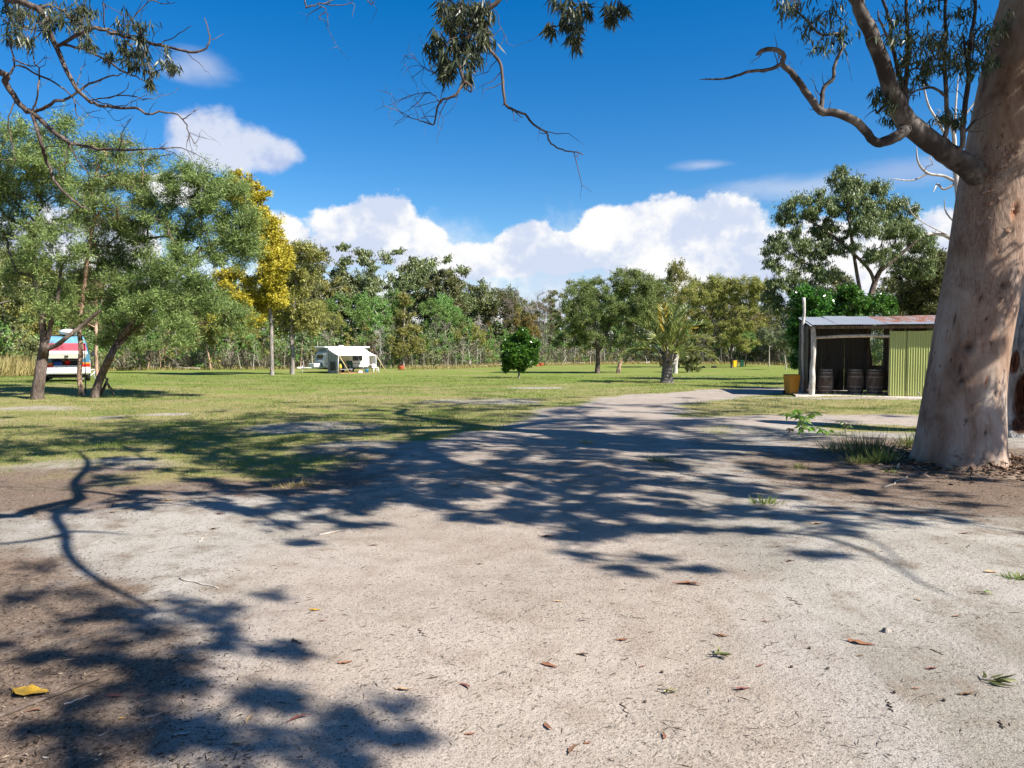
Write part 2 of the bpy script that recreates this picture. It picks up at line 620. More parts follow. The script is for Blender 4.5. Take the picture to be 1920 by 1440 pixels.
def vnoise(x, y, s, seed):
    """smooth value noise 0..1"""
    x = np.asarray(x, float) * s + seed * 17.3
    y = np.asarray(y, float) * s + seed * 9.1
    xi, yi = np.floor(x), np.floor(y)
    fx, fy = x - xi, y - yi
    fx, fy = fx * fx * (3 - 2 * fx), fy * fy * (3 - 2 * fy)

    def h(a, b):
        v = np.sin(a * 127.1 + b * 311.7 + seed * 74.7) * 43758.5453
        return v - np.floor(v)
    return (h(xi, yi) * (1 - fx) + h(xi + 1, yi) * fx) * (1 - fy) + (h(xi, yi + 1) * (1 - fx) + h(xi + 1, yi + 1) * fx) * fy


def fbm(x, y, s, seed):
    return 0.5 * vnoise(x, y, s, seed) + 0.3 * vnoise(x, y, s * 2.1, seed + 1) + 0.2 * vnoise(x, y, s * 4.3, seed + 2)


TRACK = [G(960, 1300)[:2], G(985, 1000)[:2], G(1010, 880)[:2], G(1070, 800)[:2], G(1180, 757)[:2], G(1330, 738)[:2], G(1480, 729)[:2], G(1800, 722)[:2]]
TRACK2 = [G(1100, 810)[:2], G(1300, 789)[:2], G(1500, 786)[:2], G(1720, 789)[:2], G(2100, 800)[:2]]
STRIP = [G(-200, 795)[:2], G(60, 787)[:2], G(180, 783)[:2], G(330, 776)[:2]]
APRON = [G(1440, 746)[:2], G(1560, 747)[:2], G(1740, 749)[:2]]
PATCHES = [(G(700, 840)[:2], 1.5), (G(1010, 728)[:2], 1.6), (G(900, 752)[:2], 2.2), (G(610, 803)[:2], 1.4), (G(1320, 706)[:2], 2.4), (G(60, 765)[:2], 1.6)]


def masks(x, y):
    """grass, brown litter, pale track weights 0..1"""
    x = np.asarray(x, float)
    y = np.asarray(y, float)
    n = fbm(x, y, 0.55, 3)
    n2 = fbm(x, y, 0.16, 11)
    dt = dist_poly(x, y, TRACK)
    wt = 1.9 - 0.3 * sstep(12, 24, y)
    track = 1 - sstep(wt * 0.55, wt * 1.25, dt + (n - 0.5) * 1.6)
    t2 = 1 - sstep(0.5, 1.7, dist_poly(x, y, TRACK2) + (n - 0.5) * 1.2)
    st = 0.75 * (1 - sstep(0.1, 1.0, dist_poly(x, y, STRIP) + (n - 0.42) * 2.4))
    ap = 1 - sstep(0.15, 0.75, dist_poly(x, y, APRON) + (n - 0.5) * 0.5)
    edge = 10.4 + 2.0 * sstep(-4, 1, x) + 2.0 * sstep(1, 5, x) + 1.5 * np.sin(x * 0.45)
    g = sstep(-1.3, 1.8, y - edge + (n - 0.5) * 4.5)
    # thin grass far from the track, thicker further out
    bare = np.zeros_like(g)
    for (c, r) in PATCHES:
        bare = np.maximum(bare, 1 - sstep(0.3, 1.0, np.hypot((x - c[0]) / 1.6, y - c[1]) / r + (n - 0.5) * 0.7))
    pale = np.maximum.reduce([track, t2, st, ap])
    g = g * (1 - pale) * (1 - 0.6 * bare)
    g = g * (0.72 + 0.28 * sstep(0.30, 0.62, n2 + 0.004 * (y - 20)))
    br = np.exp(-(((x - 6.3) / 3.0) ** 2 + ((y - 9.8) / 3.2) ** 2)) * 1.25
    br = np.maximum(br, 0.9 * np.exp(-(((x + 5.0) / 2.4) ** 2 + ((y - 8.6) / 1.6) ** 2)))
    br = np.maximum(br, 0.75 * np.exp(-(((x + 2.6) / 1.6) ** 2 + ((y - 3.3) / 1.5) ** 2)))
    br = np.maximum(br, 0.85 * np.exp(-((x + 1.8) / 4.2) ** 2 - ((y - 10.6) / 2.4) ** 2))
    br = np.maximum(br, 0.65 * np.exp(-((x + 18) / 3.5) ** 2 - ((y - 24.5) / 1.3) ** 2))
    br = np.maximum(br, 0.95 * sstep(-0.5, 0.9, -0.75 * (x + 2.25) - 0.66 * (y - 4.9) + (n - 0.5) * 1.2) * (1 - sstep(5.2, 6.6, y)))
    br = np.maximum(br, 0.85 * (1 - sstep(0.4, 1.9, np.abs(y - 9.8 - 0.15 * x) + (n - 0.5) * 1.8)) * (1 - sstep(1.0, 3.5, x)))
    br = np.clip(br * (0.35 + 1.25 * n), 0, 1) * (1 - 0.6 * pale)
    return g, br, pale


def make_ground():
    m, nt, b = new_mat('ground')
    pos = nt.new('ShaderNodeNewGeometry').outputs['Position']
    at_ = nt.new('ShaderNodeAttribute', attribute_name='mask')
    sp = nt.new('ShaderNodeSeparateColor')
    nt.l.new(at_.outputs['Color'], sp.inputs[0])
    g, br, pl = sp.outputs[0], sp.outputs[1], sp.outputs[2]
    nL = nt.noise(pos, 0.45, 5.0, 0.6)
    nM = nt.noise(pos, 3.5, 5.0, 0.62)
    nS = nt.noise(pos, 34.0, 4.0, 0.65)
    nF = nt.noise(pos, 130.0, 3.0, 0.6)
    sand = nt.mix(nt.ss(nL, 0.38, 0.62), (0.262, 0.240, 0.204), (0.372, 0.346, 0.306))
    sand = nt.mix(nt.ss(nM, 0.45, 0.75), sand, (0.215, 0.178, 0.140))
    # old wheel ruts: slightly greyer dusty bands along the drive
    wv = nt.noise(nt.mapping(pos, (1.6, 0.22, 1), (0, 0, 0.35)), 1.0, 3.0, 0.5)
    sand = nt.mix(nt.m('MULTIPLY', nt.ss(wv, 0.48, 0.64), 0.5), sand, (0.40, 0.365, 0.34))
    pale = nt.mix(nt.ss(nM, 0.35, 0.7), (0.395, 0.325, 0.270), (0.325, 0.262, 0.212))
    c = nt.mix(nt.m('MULTIPLY', pl, 0.65), sand, pale)
    brown = nt.mix(nt.ss(nS, 0.35, 0.65), (0.1075, 0.07052, 0.04816), (0.2107, 0.1462, 0.1049))
    fb = nt.ss(nt.m('ADD', br, nt.m('MULTIPLY', nt.m('SUBTRACT', nM, 0.5), 0.9)), 0.12, 0.75)
    c = nt.mix(nt.m('MULTIPLY', fb, 0.85), c, brown)
    straw = nt.mix(nt.ss(nM, 0.35, 0.7), (0.30, 0.25, 0.115), (0.225, 0.21, 0.075))
    lawn = nt.mix(nt.ss(nS, 0.3, 0.7), (0.115, 0.175, 0.026), (0.20, 0.25, 0.05))
    sx_ = nt.new('ShaderNodeSeparateXYZ')
    nt.l.new(pos, sx_.inputs[0])
    far = nt.ss(sx_.outputs[1], 18.0, 42.0)
    lf = nt.m('ADD', nt.m('MULTIPLY', far, 0.20), nt.m('ADD', nt.noise(nt.mapping(pos, (0.5, 1.0, 1.0)), 0.35, 5.0, 0.65), nt.m('MULTIPLY', nt.m('SUBTRACT', nM, 0.5), 0.5)))
    gc = nt.mix(nt.ss(lf, 0.50, 0.74), straw, lawn)
    nW = nt.noise(nt.mapping(pos, (0.6, 1.2, 1.0)), 0.8, 6.0, 0.68)
    gc = nt.mix(nt.m('MULTIPLY', nt.ss(nW, 0.53, 0.64), nt.m('SUBTRACT', 0.75, nt.m('MULTIPLY', far, .45))), gc, nt.mix(nS, (0.20, 0.155, 0.095), (0.29, 0.235, 0.14)))
    fg = nt.ss(nt.m('ADD', g, nt.m('MULTIPLY', nt.m('SUBTRACT', nS, 0.5), 0.7)), 0.25, 0.7)
    c = nt.mix(fg, c, gc)
    # grain and dark flecks
    c = nt.mix(nt.ss(nF, 0.30, 0.70), nt.mix(1.0, c, (0.72, 0.70, 0.68), 'MULTIPLY'), nt.mix(1.0, c, (1.16, 1.15, 1.14), 'MULTIPLY'))
    vo = nt.new('ShaderNodeTexVoronoi')
    nt.put(vo.inputs['Vector'], nt.vm('MULTIPLY_ADD', nt.noise(pos, 20.0, 2.0, 0.5, 0.0, 1), (0.03, 0.03, 0.03), pos))
    vo.inputs['Scale'].default_value = 55.0
    vr = nt.new('ShaderNodeSeparateColor')
    nt.l.new(vo.outputs['Color'], vr.inputs[0])
    fl = nt.m('MULTIPLY', nt.m('LESS_THAN', vo.outputs['Distance'], 0.38), nt.m('GREATER_THAN', vr.outputs[0], 0.66))
    c = nt.mix(nt.m('MULTIPLY', fl, 0.55), c, (0.11, 0.082, 0.062))
    nt.put(b.inputs['Base Color'], c)
    b.inputs['Roughness'].default_value = 0.95
    b.inputs['Specular IOR Level'].default_value = 0.08
    h = nt.m('ADD', nt.m('MULTIPLY', nS, 0.55), nt.m('ADD', nt.m('MULTIPLY', nF, 0.30), nt.m('MULTIPLY', nM, 0.9)))
    nt.put(b.inputs['Normal'], nt.bump(h, 0.62, 0.035))
    M['ground'] = m

    def axis(n, near, far, c=0.0):
        t = np.linspace(-1, 1, n)
        k = math.asinh(far / near)
        return c + near * np.sinh(k * t)
    xs = axis(361, 4.0, 700.0)
    ys = np.unique(np.concatenate([np.linspace(-300, -8, 20), np.linspace(-8, 2, 21), 2 + np.geomspace(0.05, 800, 330)]))
    X, Y = np.meshgrid(xs, ys)
    Z = T(X, Y)
    g_, br_, pl_ = masks(X, Y)
    v = np.stack([X, Y, Z], -1).reshape(-1, 3)
    mk_ = np.stack([g_, br_, pl_, np.ones_like(g_)], -1).reshape(-1, 4)
    nx, ny = len(xs), len(ys)
    i = (np.arange(ny - 1)[:, None] * nx + np.arange(nx - 1)[None, :])
    q = np.stack([i, i + 1, i + nx + 1, i + nx], -1).reshape(-1, 4)
    gq = mk_[q].mean(1)
    inlawn = gq[:, 0] > 0.40
    inpath = (gq[:, 2] > 0.45) & ~inlawn
    for nm, sel in (('ground', ~(inlawn | inpath)), ('lawn', inlawn), ('path', inpath)):
        qq = q[sel]
        u, inv = np.unique(qq.ravel(), return_inverse=True)
        me = mk(nm, v[u], [inv.reshape(-1, 4)], [m], mask=mk_[u], smooth=True)
        tag(obj(nm, me), kind='structure')


make_ground()


# ------------------------------------------------------------------ leaves and tree skeletons
def unit(v):
    return v / (np.linalg.norm(v, axis=-1, keepdims=True) + 1e-9)


def leaf_arrays(rng, pts, axis, length, width, sickle=False):
    """kite (or curved three segment) leaves -> verts, quads, rnd"""
    n = len(pts)
    length = np.broadcast_to(length, (n,))[:, None] * rng.uniform(0.7, 1.25, (n, 1))
    width = np.broadcast_to(width, (n,))[:, None] * rng.uniform(0.75, 1.2, (n, 1))
    a = unit(axis)
    s = unit(np.cross(a, rng.normal(size=(n, 3))))
    nn = np.cross(a, s)
    r = rng.uniform(0, 1, n)
    if not sickle:
        f = nn * width * rng.uniform(-0.5, 0.5, (n, 1))
        v = np.stack([pts, pts + a * length * 0.42 + s * width * 0.5 + f, pts + a * length, pts + a * length * 0.42 - s * width * 0.5 + f], 1).reshape(-1, 3)
        q = np.arange(n * 4).reshape(n, 4)
        return v, q, np.repeat(r, 4)
    k = rng.uniform(-0.5, 0.5, (n, 1))
    k2 = rng.uniform(-0.3, 0.3, (n, 1))
    out = []
    for t, wd in ((0.0, 0.10), (0.28, 1.0), (0.62, 0.8), (1.0, 0.04)):
        c = pts + a * length * t + (s * k + nn * k2) * length * t * t * 0.5
        out += [c + s * width * wd * 0.5 + nn * width * 0.12 * wd, c - s * width * wd * 0.5 + nn * width * 0.12 * wd]
    v = np.stack(out, 1).reshape(-1, 3)
    b = np.arange(n)[:, None] * 8
    q = np.concatenate([b + np.array([[0, 1, 3, 2]]), b + np.array([[2, 3, 5, 4]]), b + np.array([[4, 5, 7, 6]])], 0)
    return v, q, np.repeat(r, 8)


def cluster_leaves(rng, cent, rad, n, length, width, mode='rand', flat=0.75, sickle=False):
    """n leaves round every centre; twig-like strings inside each clump so that it is uneven"""
    cent = np.asarray(cent, float)
    C = len(cent)
    rad = np.broadcast_to(rad, (C,))
    per = max(3, int(n / 11))
    P_, A_ = [], []
    for c, r in zip(cent, rad):
        k = per
        d = rng.normal(size=(k, 3))
        d = unit(d) * (rng.uniform(0.15, 1.0, (k, 1)) ** 0.55)
        d[:, 2] *= flat
        tip = c + d * r
        t = rng.uniform(0.25, 1.05, (k, 11, 1))
        root = c - np.array([0, 0, 0.25 * r])
        p = root + (tip[:, None, :] - root) * t + rng.normal(size=(k, 11, 3)) * 0.09 * r
        ax = unit(tip[:, None, :] - root) * 0.7 + rng.normal(size=(k, 11, 3)) * 0.75
        if mode == 'hang':
            ax = rng.normal(size=(k, 11, 3)) * 0.42 + np.array([0, 0, -1.0])
        elif mode == 'up':
            ax = ax + np.array([0, 0, 0.55])
        P_.append(p.reshape(-1, 3))
        A_.append(ax.reshape(-1, 3))
    return leaf_arrays(rng, np.concatenate(P_), np.concatenate(A_), length, width, sickle)


class Skel:
    def __init__(self, rng):
        self.rng = rng
        self.p, self.par, self.rmin, self.tip = [], [], [], []

    def add(self, p, par, r=0.0):
        self.p.append(np.asarray(p, float))
        self.par.append(par)
        self.rmin.append(r)
        self.tip.append(0.0)
        return len(self.p) - 1

    kink = 0.0

    def poly(self, pts, radii, parent=-1, per=4):
        """a limb through the points; returns the node numbers"""
        sp = smooth_path(pts, per)
        if self.kink and len(sp) > 4:
            seg = np.linalg.norm(np.diff(sp, axis=0), axis=1).mean()
            sp[1:-1] += self.rng.normal(size=(len(sp) - 2, 3)) * seg * self.kink
        rr = np.interp(np.linspace(0, 1, len(sp)), np.linspace(0, 1, len(radii)), radii)
        ids = []
        for k, (p, r) in enumerate(zip(sp, rr)):
            if k == 0 and parent >= 0:
                ids.append(parent)
                continue
            ids.append(self.add(p, ids[-1] if ids else -1, r))
        return ids

    def twiglets(self, n, rmax, ln, rad=0.003, first=0):
        """small side twigs along the thin branches"""
        c = [i for i in range(first, len(self.p)) if self.par[i] >= 0 and 0 < self.rmin[i] < rmax]
        for i in self.rng.choice(c, min(n, len(c)), replace=False):
            d = unit(self.p[i] - self.p[self.par[i]])
            v = unit(d * .6 + self.rng.normal(size=3) * .75)
            l_ = ln * self.rng.uniform(.3, 1.0)
            a = self.add(self.p[i] + v * l_ * .4, i, rad)
            a = self.add(self.p[i] + v * l_ * .75 + self.rng.normal(size=3) * l_ * .10, a, rad * .7)
            self.add(self.p[i] + v * l_ + self.rng.normal(size=3) * l_ * .16, a, rad * .4)
            if self.rng.uniform() < .5:
                self.add(self.p[a] + unit(v + self.rng.normal(size=3) * .8) * l_ * .4, a, rad * .4)

    def nearest(self, p, up=0.0, first=0):
        A = np.array(self.p[first:])
        d = np.linalg.norm(A - p, axis=1) + up * np.maximum(0, A[:, 2] - p[2])
        return int(np.argmin(d)) + first

    def attach(self, c, w=1.0, up=0.8, wob=0.10, seg=0.6, first=0, arch=0.08):
        c = np.asarray(c, float)
        k = self.nearest(c, up, first)
        a = self.p[k]
        d = c - a
        ln = np.linalg.norm(d)
        n = max(2, min(9, int(ln / seg) + 1))
        # leave the parent in its own direction first
        pd = a - self.p[self.par[k]] if self.par[k] >= 0 else np.array([0, 0, 1.0])
        pd = pd / (np.linalg.norm(pd) + 1e-9)
        prev = k
        off = np.zeros(3)
        for i in range(1, n + 1):
            t = i / n
            q = a + d * t + pd * ln * 0.22 * t * (1 - t) * 2 + np.array([0, 0, 1.0]) * ln * arch * 4 * t * (1 - t)
            if i < n:
                off = off * 0.6 + self.rng.normal(size=3) * wob * ln / n
                q = q + off
            prev = self.add(q, prev)
        self.tip[prev] += w
        return prev

    def attach_all(self, cents, **kw):
        cents = np.asarray(cents, float)
        base = np.array(self.p)
        d = [np.min(np.linalg.norm(base - c, axis=1)) for c in cents]
        return [self.attach(cents[i], **kw) for i in np.argsort(d)]

    def radii(self, r_tip=0.012, power=2.2, cap=None):
        n = len(self.p)
        acc = np.zeros(n)
        kids = np.zeros(n, int)
        for i in range(n - 1, -1, -1):
            acc[i] += self.tip[i]
            if self.par[i] >= 0:
                acc[self.par[i]] += max(acc[i], 0.38)
                kids[self.par[i]] += 1
        r = r_tip * np.maximum(acc, 0.6) ** (1 / power)
        rm = np.array(self.rmin)
        r = np.where(rm > 0, rm, r)
        for i in range(n):
            if self.par[i] >= 0:
                r[i] = min(r[i], r[self.par[i]])
        return r

    def tubes(self, r, sel=None, thin=4):
        """verts, quads of all the branches"""
        n = len(self.p)
        kids = [[] for _ in range(n)]
        for i in range(n):
            if self.par[i] >= 0:
                kids[self.par[i]].append(i)
        V, Q, b = [], [], 0
        starts = [(i, -1) for i in range(n) if self.par[i] < 0]
        while starts:
            i, frm = starts.pop()
            chain = ([frm] if frm >= 0 else []) + [i]
            while kids[chain[-1]]:
                ks = sorted(kids[chain[-1]], key=lambda k: -r[k])
                main = ks[0]
                for k in ks[1:]:
                    starts.append((k, chain[-1]))
                chain.append(main)
            if len(chain) < 2:
                continue
            pts = np.array([self.p[c] for c in chain])
            rr = np.array([r[c] for c in chain])
            if frm >= 0:
                rr[0] = min(rr[0], rr[1] * 1.15)
            rr[-1] *= 0.5
            mx = rr.max()
            sides = 10 if mx > 0.14 else 7 if mx > 0.05 else 5 if mx > 0.02 else thin
            v, q = tube_arrays(pts, rr, sides)
            V.append(v)
            Q.append(q + b)
            b += len(v)
        return np.concatenate(V), np.concatenate(Q)


def twigs_arrays(rng, cents, rad, k, r=0.006, flat=0.8):
    """thin straight twigs inside leaf clumps"""
    V, Q, b = [], [], 0
    for c, R_ in zip(cents, np.broadcast_to(rad, (len(cents),))):
        for _ in range(k):
            d = unit(rng.normal(size=3)) * R_ * rng.uniform(0.6, 1.1)
            d[2] *= flat
            mid = c + d * 0.5 + rng.normal(size=3) * 0.1 * R_
            v, q = tube_arrays(np.array([c - [0, 0, 0.2 * R_], mid, c + d]), np.array([r, r * 0.8, r * 0.35]), 3)
            V.append(v)
            Q.append(q + b)
            b += len(v)
    return np.concatenate(V), np.concatenate(Q)


def join_vq(parts):
    V, Q, b = [], [], 0
    for v, q in parts:
        V.append(v)
        Q.append(q + b)
        b += len(v)
    return np.concatenate(V), np.concatenate(Q)


def in_lobes(rng, lobes, per, shell=0.5):
    """cluster centres in ellipsoids (c, r3)"""
    out = []
    for (c, r) in lobes:
        d = unit(rng.normal(size=(per, 3))) * (rng.uniform(shell ** 3, 1.0, (per, 1)) ** (1 / 3.0))
        out.append(np.asarray(c) + d * np.asarray(r))
    return np.concatenate(out)


# ------------------------------------------------------------------ forest tree kinds (about 10 m high, shared meshes)
def forest_kind(kind, seed):
    rng = np.random.default_rng(seed)
    sk = Skel(rng)
    lean = rng.normal(size=2) * 0.5
    H = 10.0
    ll, lw, nl, cr = 0.25, 0.10, 110, 0.85
    mode = 'rand'
    rt = 0.016
    if kind == 'tall':          # open eucalypt: clumps of leaves high on bare limbs
        sk.poly([(0, 0, -0.1), (lean[0] * .3, lean[1] * .3, 3), (lean[0] * .4, lean[1], 6), (lean[0], lean[1], 8.6)], [0.20, 0.15, 0.11, 0.05])
        c = []
        for k in range(11):
            a = rng.uniform(0, 6.28)
            z = rng.uniform(5.2, 10.0)
            rr = rng.uniform(0.5, 2.2) * (1.15 - 0.06 * max(0, z - 6))
            c.append((lean[0] + rr * math.cos(a), lean[1] + rr * math.sin(a), z))
        c = np.array(c)
        c = np.concatenate([c, c + rng.normal(size=c.shape) * 0.75, c + rng.normal(size=c.shape) * 0.9])
        cr, nl, mode = 0.72, 210, 'hang'
    elif kind == 'bushy':
        sk.poly([(0, 0, -0.1), (lean[0] * .5, lean[1] * .5, 1.6), (lean[0], lean[1], 5)], [0.16, 0.12, 0.06])
        lob = [((rng.normal() * 1.3, rng.normal() * 1.3, z), (1.7, 1.7, 1.35)) for z in (2.4, 3.5, 4.6, 5.7, 6.8, 7.8, 8.7)]
        c = in_lobes(rng, lob, 11)
        cr, nl = 0.80, 170
    elif kind == 'cone':
        sk.poly([(0, 0, -0.1), (0, 0, 4), (lean[0] * .3, lean[1] * .3, 9)], [0.13, 0.09, 0.03])
        z = rng.uniform(1.5, 9.7, 62)
        a = rng.uniform(0, 6.28, 62)
        rr = 1.9 * ((10.2 - z) / 8.5) ** 0.55 * rng.uniform(0.35, 1.0, 62)
        c = np.stack([rr * np.cos(a), rr * np.sin(a), z], -1)
        cr, nl = 0.75, 170
    elif kind == 'round':
        sk.poly([(0, 0, -0.1), (lean[0] * .3, lean[1] * .3, 1.8), (lean[0], lean[1], 4)], [0.17, 0.13, 0.08])
        lob = [((rng.normal() * 1.7, rng.normal() * 1.7, rng.uniform(4.3, 8.2)), (1.6, 1.6, 1.3)) for _ in range(7)]
        c = in_lobes(rng, lob, 10)
        cr, nl, mode = 0.82, 180, 'hang'
    elif kind == 'dead':
        sk.poly([(0, 0, -0.1), (lean[0] * .4, lean[1] * .4, 3), (lean[0], lean[1], 7.5)], [0.13, 0.10, 0.04])
        z = rng.uniform(2.0, 10.0, 75)
        a = rng.uniform(0, 6.28, 75)
        rr = 1.7 * rng.uniform(0.3, 1.0, 75)
        c = np.stack([rr * np.cos(a) + lean[0] * .5, rr * np.sin(a) + lean[1] * .5, z], -1)
        nl, rt = 0, 0.018
    elif kind == 'sapling':
        sk.poly([(0, 0, -0.1), (lean[0] * .6, lean[1] * .6, 3.5), (lean[0] * .8, lean[1], 7.5)], [0.085, 0.065, 0.03], per=5)
        z = rng.uniform(4.4, 9.6, 15)
        a = rng.uniform(0, 6.28, 15)
        rr = rng.uniform(0.2, 1.1, 15)
        c = np.stack([rr * np.cos(a) + lean[0] * .7, rr * np.sin(a) + lean[1] * .8, z], -1)
        cr, nl, mode = 0.6, 80, 'hang'
    sk.attach_all(c, up=1.1, wob=0.25, seg=0.8)
    r = sk.radii(rt)
    parts = [sk.tubes(r)]
    if kind == 'dead':
        parts.append(twigs_arrays(rng, c, 0.9, 7, 0.012))
    v, q = join_vq(parts)
    trunk = mk('trunk', v, [q], [M['bark_grey']], smooth=True)
    crown = None
    if nl:
        keep = c
        v, q, rn = cluster_leaves(rng, keep, cr * rng.uniform(0.75, 1.25, len(keep)), nl, ll, lw, mode)
        crown = mk('crown', v, [q], [L['green']], rnd=rn)
    return trunk, crown


KINDS = {}
for k_, (kd, seeds) in enumerate([('tall', (1, 2, 3)), ('bushy', (4, 5, 6)), ('cone', (7, 8)), ('round', (9, 10)), ('dead', (11, 12)), ('sapling', (13, 14, 15))]):
    KINDS[kd] = [forest_kind(kd, 100 + s) for s in seeds]


def forest_tree(name, kind, var, px, d, top, label, leaf='green', bark='bark_grey', width=1.0, group=None, rz=None, base=None, cat='tree'):
    """a tree in the pixel column px at distance d, its top at pixel row top"""
    g = base if base is not None else at(px, d)
    h = EYE + (655 - top) / FPX * d - g[2] if top is not None else 8.0
    t = thing(name, g, label, cat, group, rz if rz is not None else random.uniform(0, 6.28))
    s = h / 10.3
    t.scale = (s * width, s * width, s)
    tr, cr = KINDS[kind][var % len(KINDS[kind])]
    o = obj('trunk', tr, t)
    o.material_slots[0].link = 'OBJECT'
    o.material_slots[0].material = M[bark]
    if cr is not None:
        o = obj('crown', cr, t)
        o.material_slots[0].link = 'OBJECT'
        o.material_slots[0].material = L[leaf]
    return t


# ------------------------------------------------------------------ the big gum beside the drive
def gum_bark():
    m, nt, b = new_mat('gum_bark')
    tc = nt.new('ShaderNodeTexCoord').outputs['Object']
    at_ = nt.new('ShaderNodeAttribute', attribute_name='mask')
    sp = nt.new('ShaderNodeSeparateColor')
    nt.l.new(at_.outputs['Color'], sp.inputs[0])
    f1 = nt.noise(nt.mapping(tc, (1, 1, 0.42)), 2.1, 6.0, 0.62, 0.6)
    f2 = nt.noise(nt.mapping(tc, (1, 1, 0.30)), 12.0, 6.0, 0.68, 0.8)
    f3 = nt.noise(nt.mapping(tc, (1, 1, 0.30)), 42.0, 5.0, 0.7, 0.6)
    c = nt.ramp(f1, [(0.30, (0.118, 0.066, 0.043)), (0.42, (0.245, 0.157, 0.108)), (0.54, (0.340, 0.250, 0.190)), (0.70, (0.400, 0.345, 0.295))])
    c = nt.mix(nt.ss(f2, 0.50, 0.72), c, nt.mix(1.0, c, (0.74, 0.60, 0.52), 'MULTIPLY'))
    fl = nt.ss(nt.m('ADD', f3, nt.m('MULTIPLY', f2, 0.35)), 0.80, 0.87)
    c = nt.mix(nt.m('MULTIPLY', fl, 0.75), c, (0.16, 0.095, 0.07))
    # fine cracks running up the trunk and small dark pits
    wv = nt.new('ShaderNodeTexVoronoi', feature='DISTANCE_TO_EDGE')
    nt.put(wv.inputs['Vector'], nt.vm('MULTIPLY_ADD', nt.noise(tc, 3.0, 4.0, .6, 0, 1), (.35, .35, .35), nt.mapping(tc, (1, 1, .16))))
    wv.inputs['Scale'].default_value = 5.0
    crack = nt.m('MULTIPLY', nt.m('LESS_THAN', wv.outputs['Distance'], 0.006), nt.ss(f2, .5, .62))
    c = nt.mix(nt.m('MULTIPLY', crack, .45), c, (0.07, 0.04, 0.03))
    pv = nt.new('ShaderNodeTexVoronoi')
    nt.put(pv.inputs['Vector'], nt.vm('MULTIPLY_ADD', nt.noise(tc, 14.0, 3.0, .6, 0, 1), (.10, .10, .10), nt.mapping(tc, (1, 1, .45))))
    pv.inputs['Scale'].default_value = 15.0
    pr = nt.new('ShaderNodeSeparateColor')
    nt.l.new(pv.outputs['Color'], pr.inputs[0])
    pit = nt.m('MULTIPLY', nt.ss(nt.m('SUBTRACT', .26, pv.outputs['Distance']), 0.0, .1), nt.m('GREATER_THAN', pr.outputs[0], .88))
    c = nt.mix(nt.m('MULTIPLY', pit, .8), c, (0.085, 0.05, 0.036))
    # rough, half shed bark: redder and stringy
    rg = nt.ss(nt.m('ADD', sp.outputs[2], nt.m('MULTIPLY', nt.m('SUBTRACT', f2, 0.5), 0.9)), 0.35, 0.75)
    rc = nt.mix(nt.ss(f3, 0.38, 0.62), (0.105, 0.058, 0.04), (0.30, 0.205, 0.155))
    c = nt.mix(nt.m('MULTIPLY', rg, 0.55), c, rc)
    c = nt.mix(sp.outputs[0], c, (0.055, 0.033, 0.024))
    c = nt.mix(sp.outputs[1], c, (0.36, 0.14, 0.06))
    nt.put(b.inputs['Base Color'], c)
    b.inputs['Roughness'].default_value = 0.75
    b.inputs['Specular IOR Level'].default_value = 0.2
    h = nt.m('SUBTRACT', nt.m('ADD', nt.m('MULTIPLY', f2, nt.m('MULTIPLY_ADD', rg, 0.9, 0.25)), nt.m('MULTIPLY', f3, 0.22)), nt.m('MULTIPLY', pit, .25))
    nt.put(b.inputs['Normal'], nt.bump(h, 0.6, 0.03))
    M['gum_bark'] = m
    m2, nt, b = new_mat('burnt_bark')
    tc = nt.new('ShaderNodeTexCoord').outputs['Object']
    at_ = nt.new('ShaderNodeAttribute', attribute_name='mask')
    sp = nt.new('ShaderNodeSeparateColor')
    nt.l.new(at_.outputs['Color'], sp.inputs[0])
    f2 = nt.noise(nt.mapping(tc, (1, 1, 0.14)), 11.0, 6.0, 0.65)
    f3 = nt.noise(nt.mapping(tc, (1, 1, 0.10)), 30.0, 4.0, 0.65)
    out = nt.ramp(f2, [(0.34, (0.10, 0.095, 0.09)), (0.5, (0.30, 0.285, 0.27)), (0.66, (0.48, 0.46, 0.43))])
    ins = nt.ramp(f3, [(0.34, (0.018, 0.010, 0.008)), (0.55, (0.12, 0.050, 0.030)), (0.72, (0.24, 0.105, 0.06))])
    c = nt.mix(nt.ss(nt.m('ADD', sp.outputs[0], nt.m('MULTIPLY', nt.m('SUBTRACT', f2, 0.5), 0.5)), 0.35, 0.55), out, ins)
    nt.put(b.inputs['Base Color'], c)
    b.inputs['Roughness'].default_value = 0.9
    b.inputs['Specular IOR Level'].default_value = 0.1
    nt.put(b.inputs['Normal'], nt.bump(nt.m('ADD', f2, nt.m('MULTIPLY', f3, 0.7)), 0.9, 0.06))
    M['burnt_bark'] = m2


gum_bark()


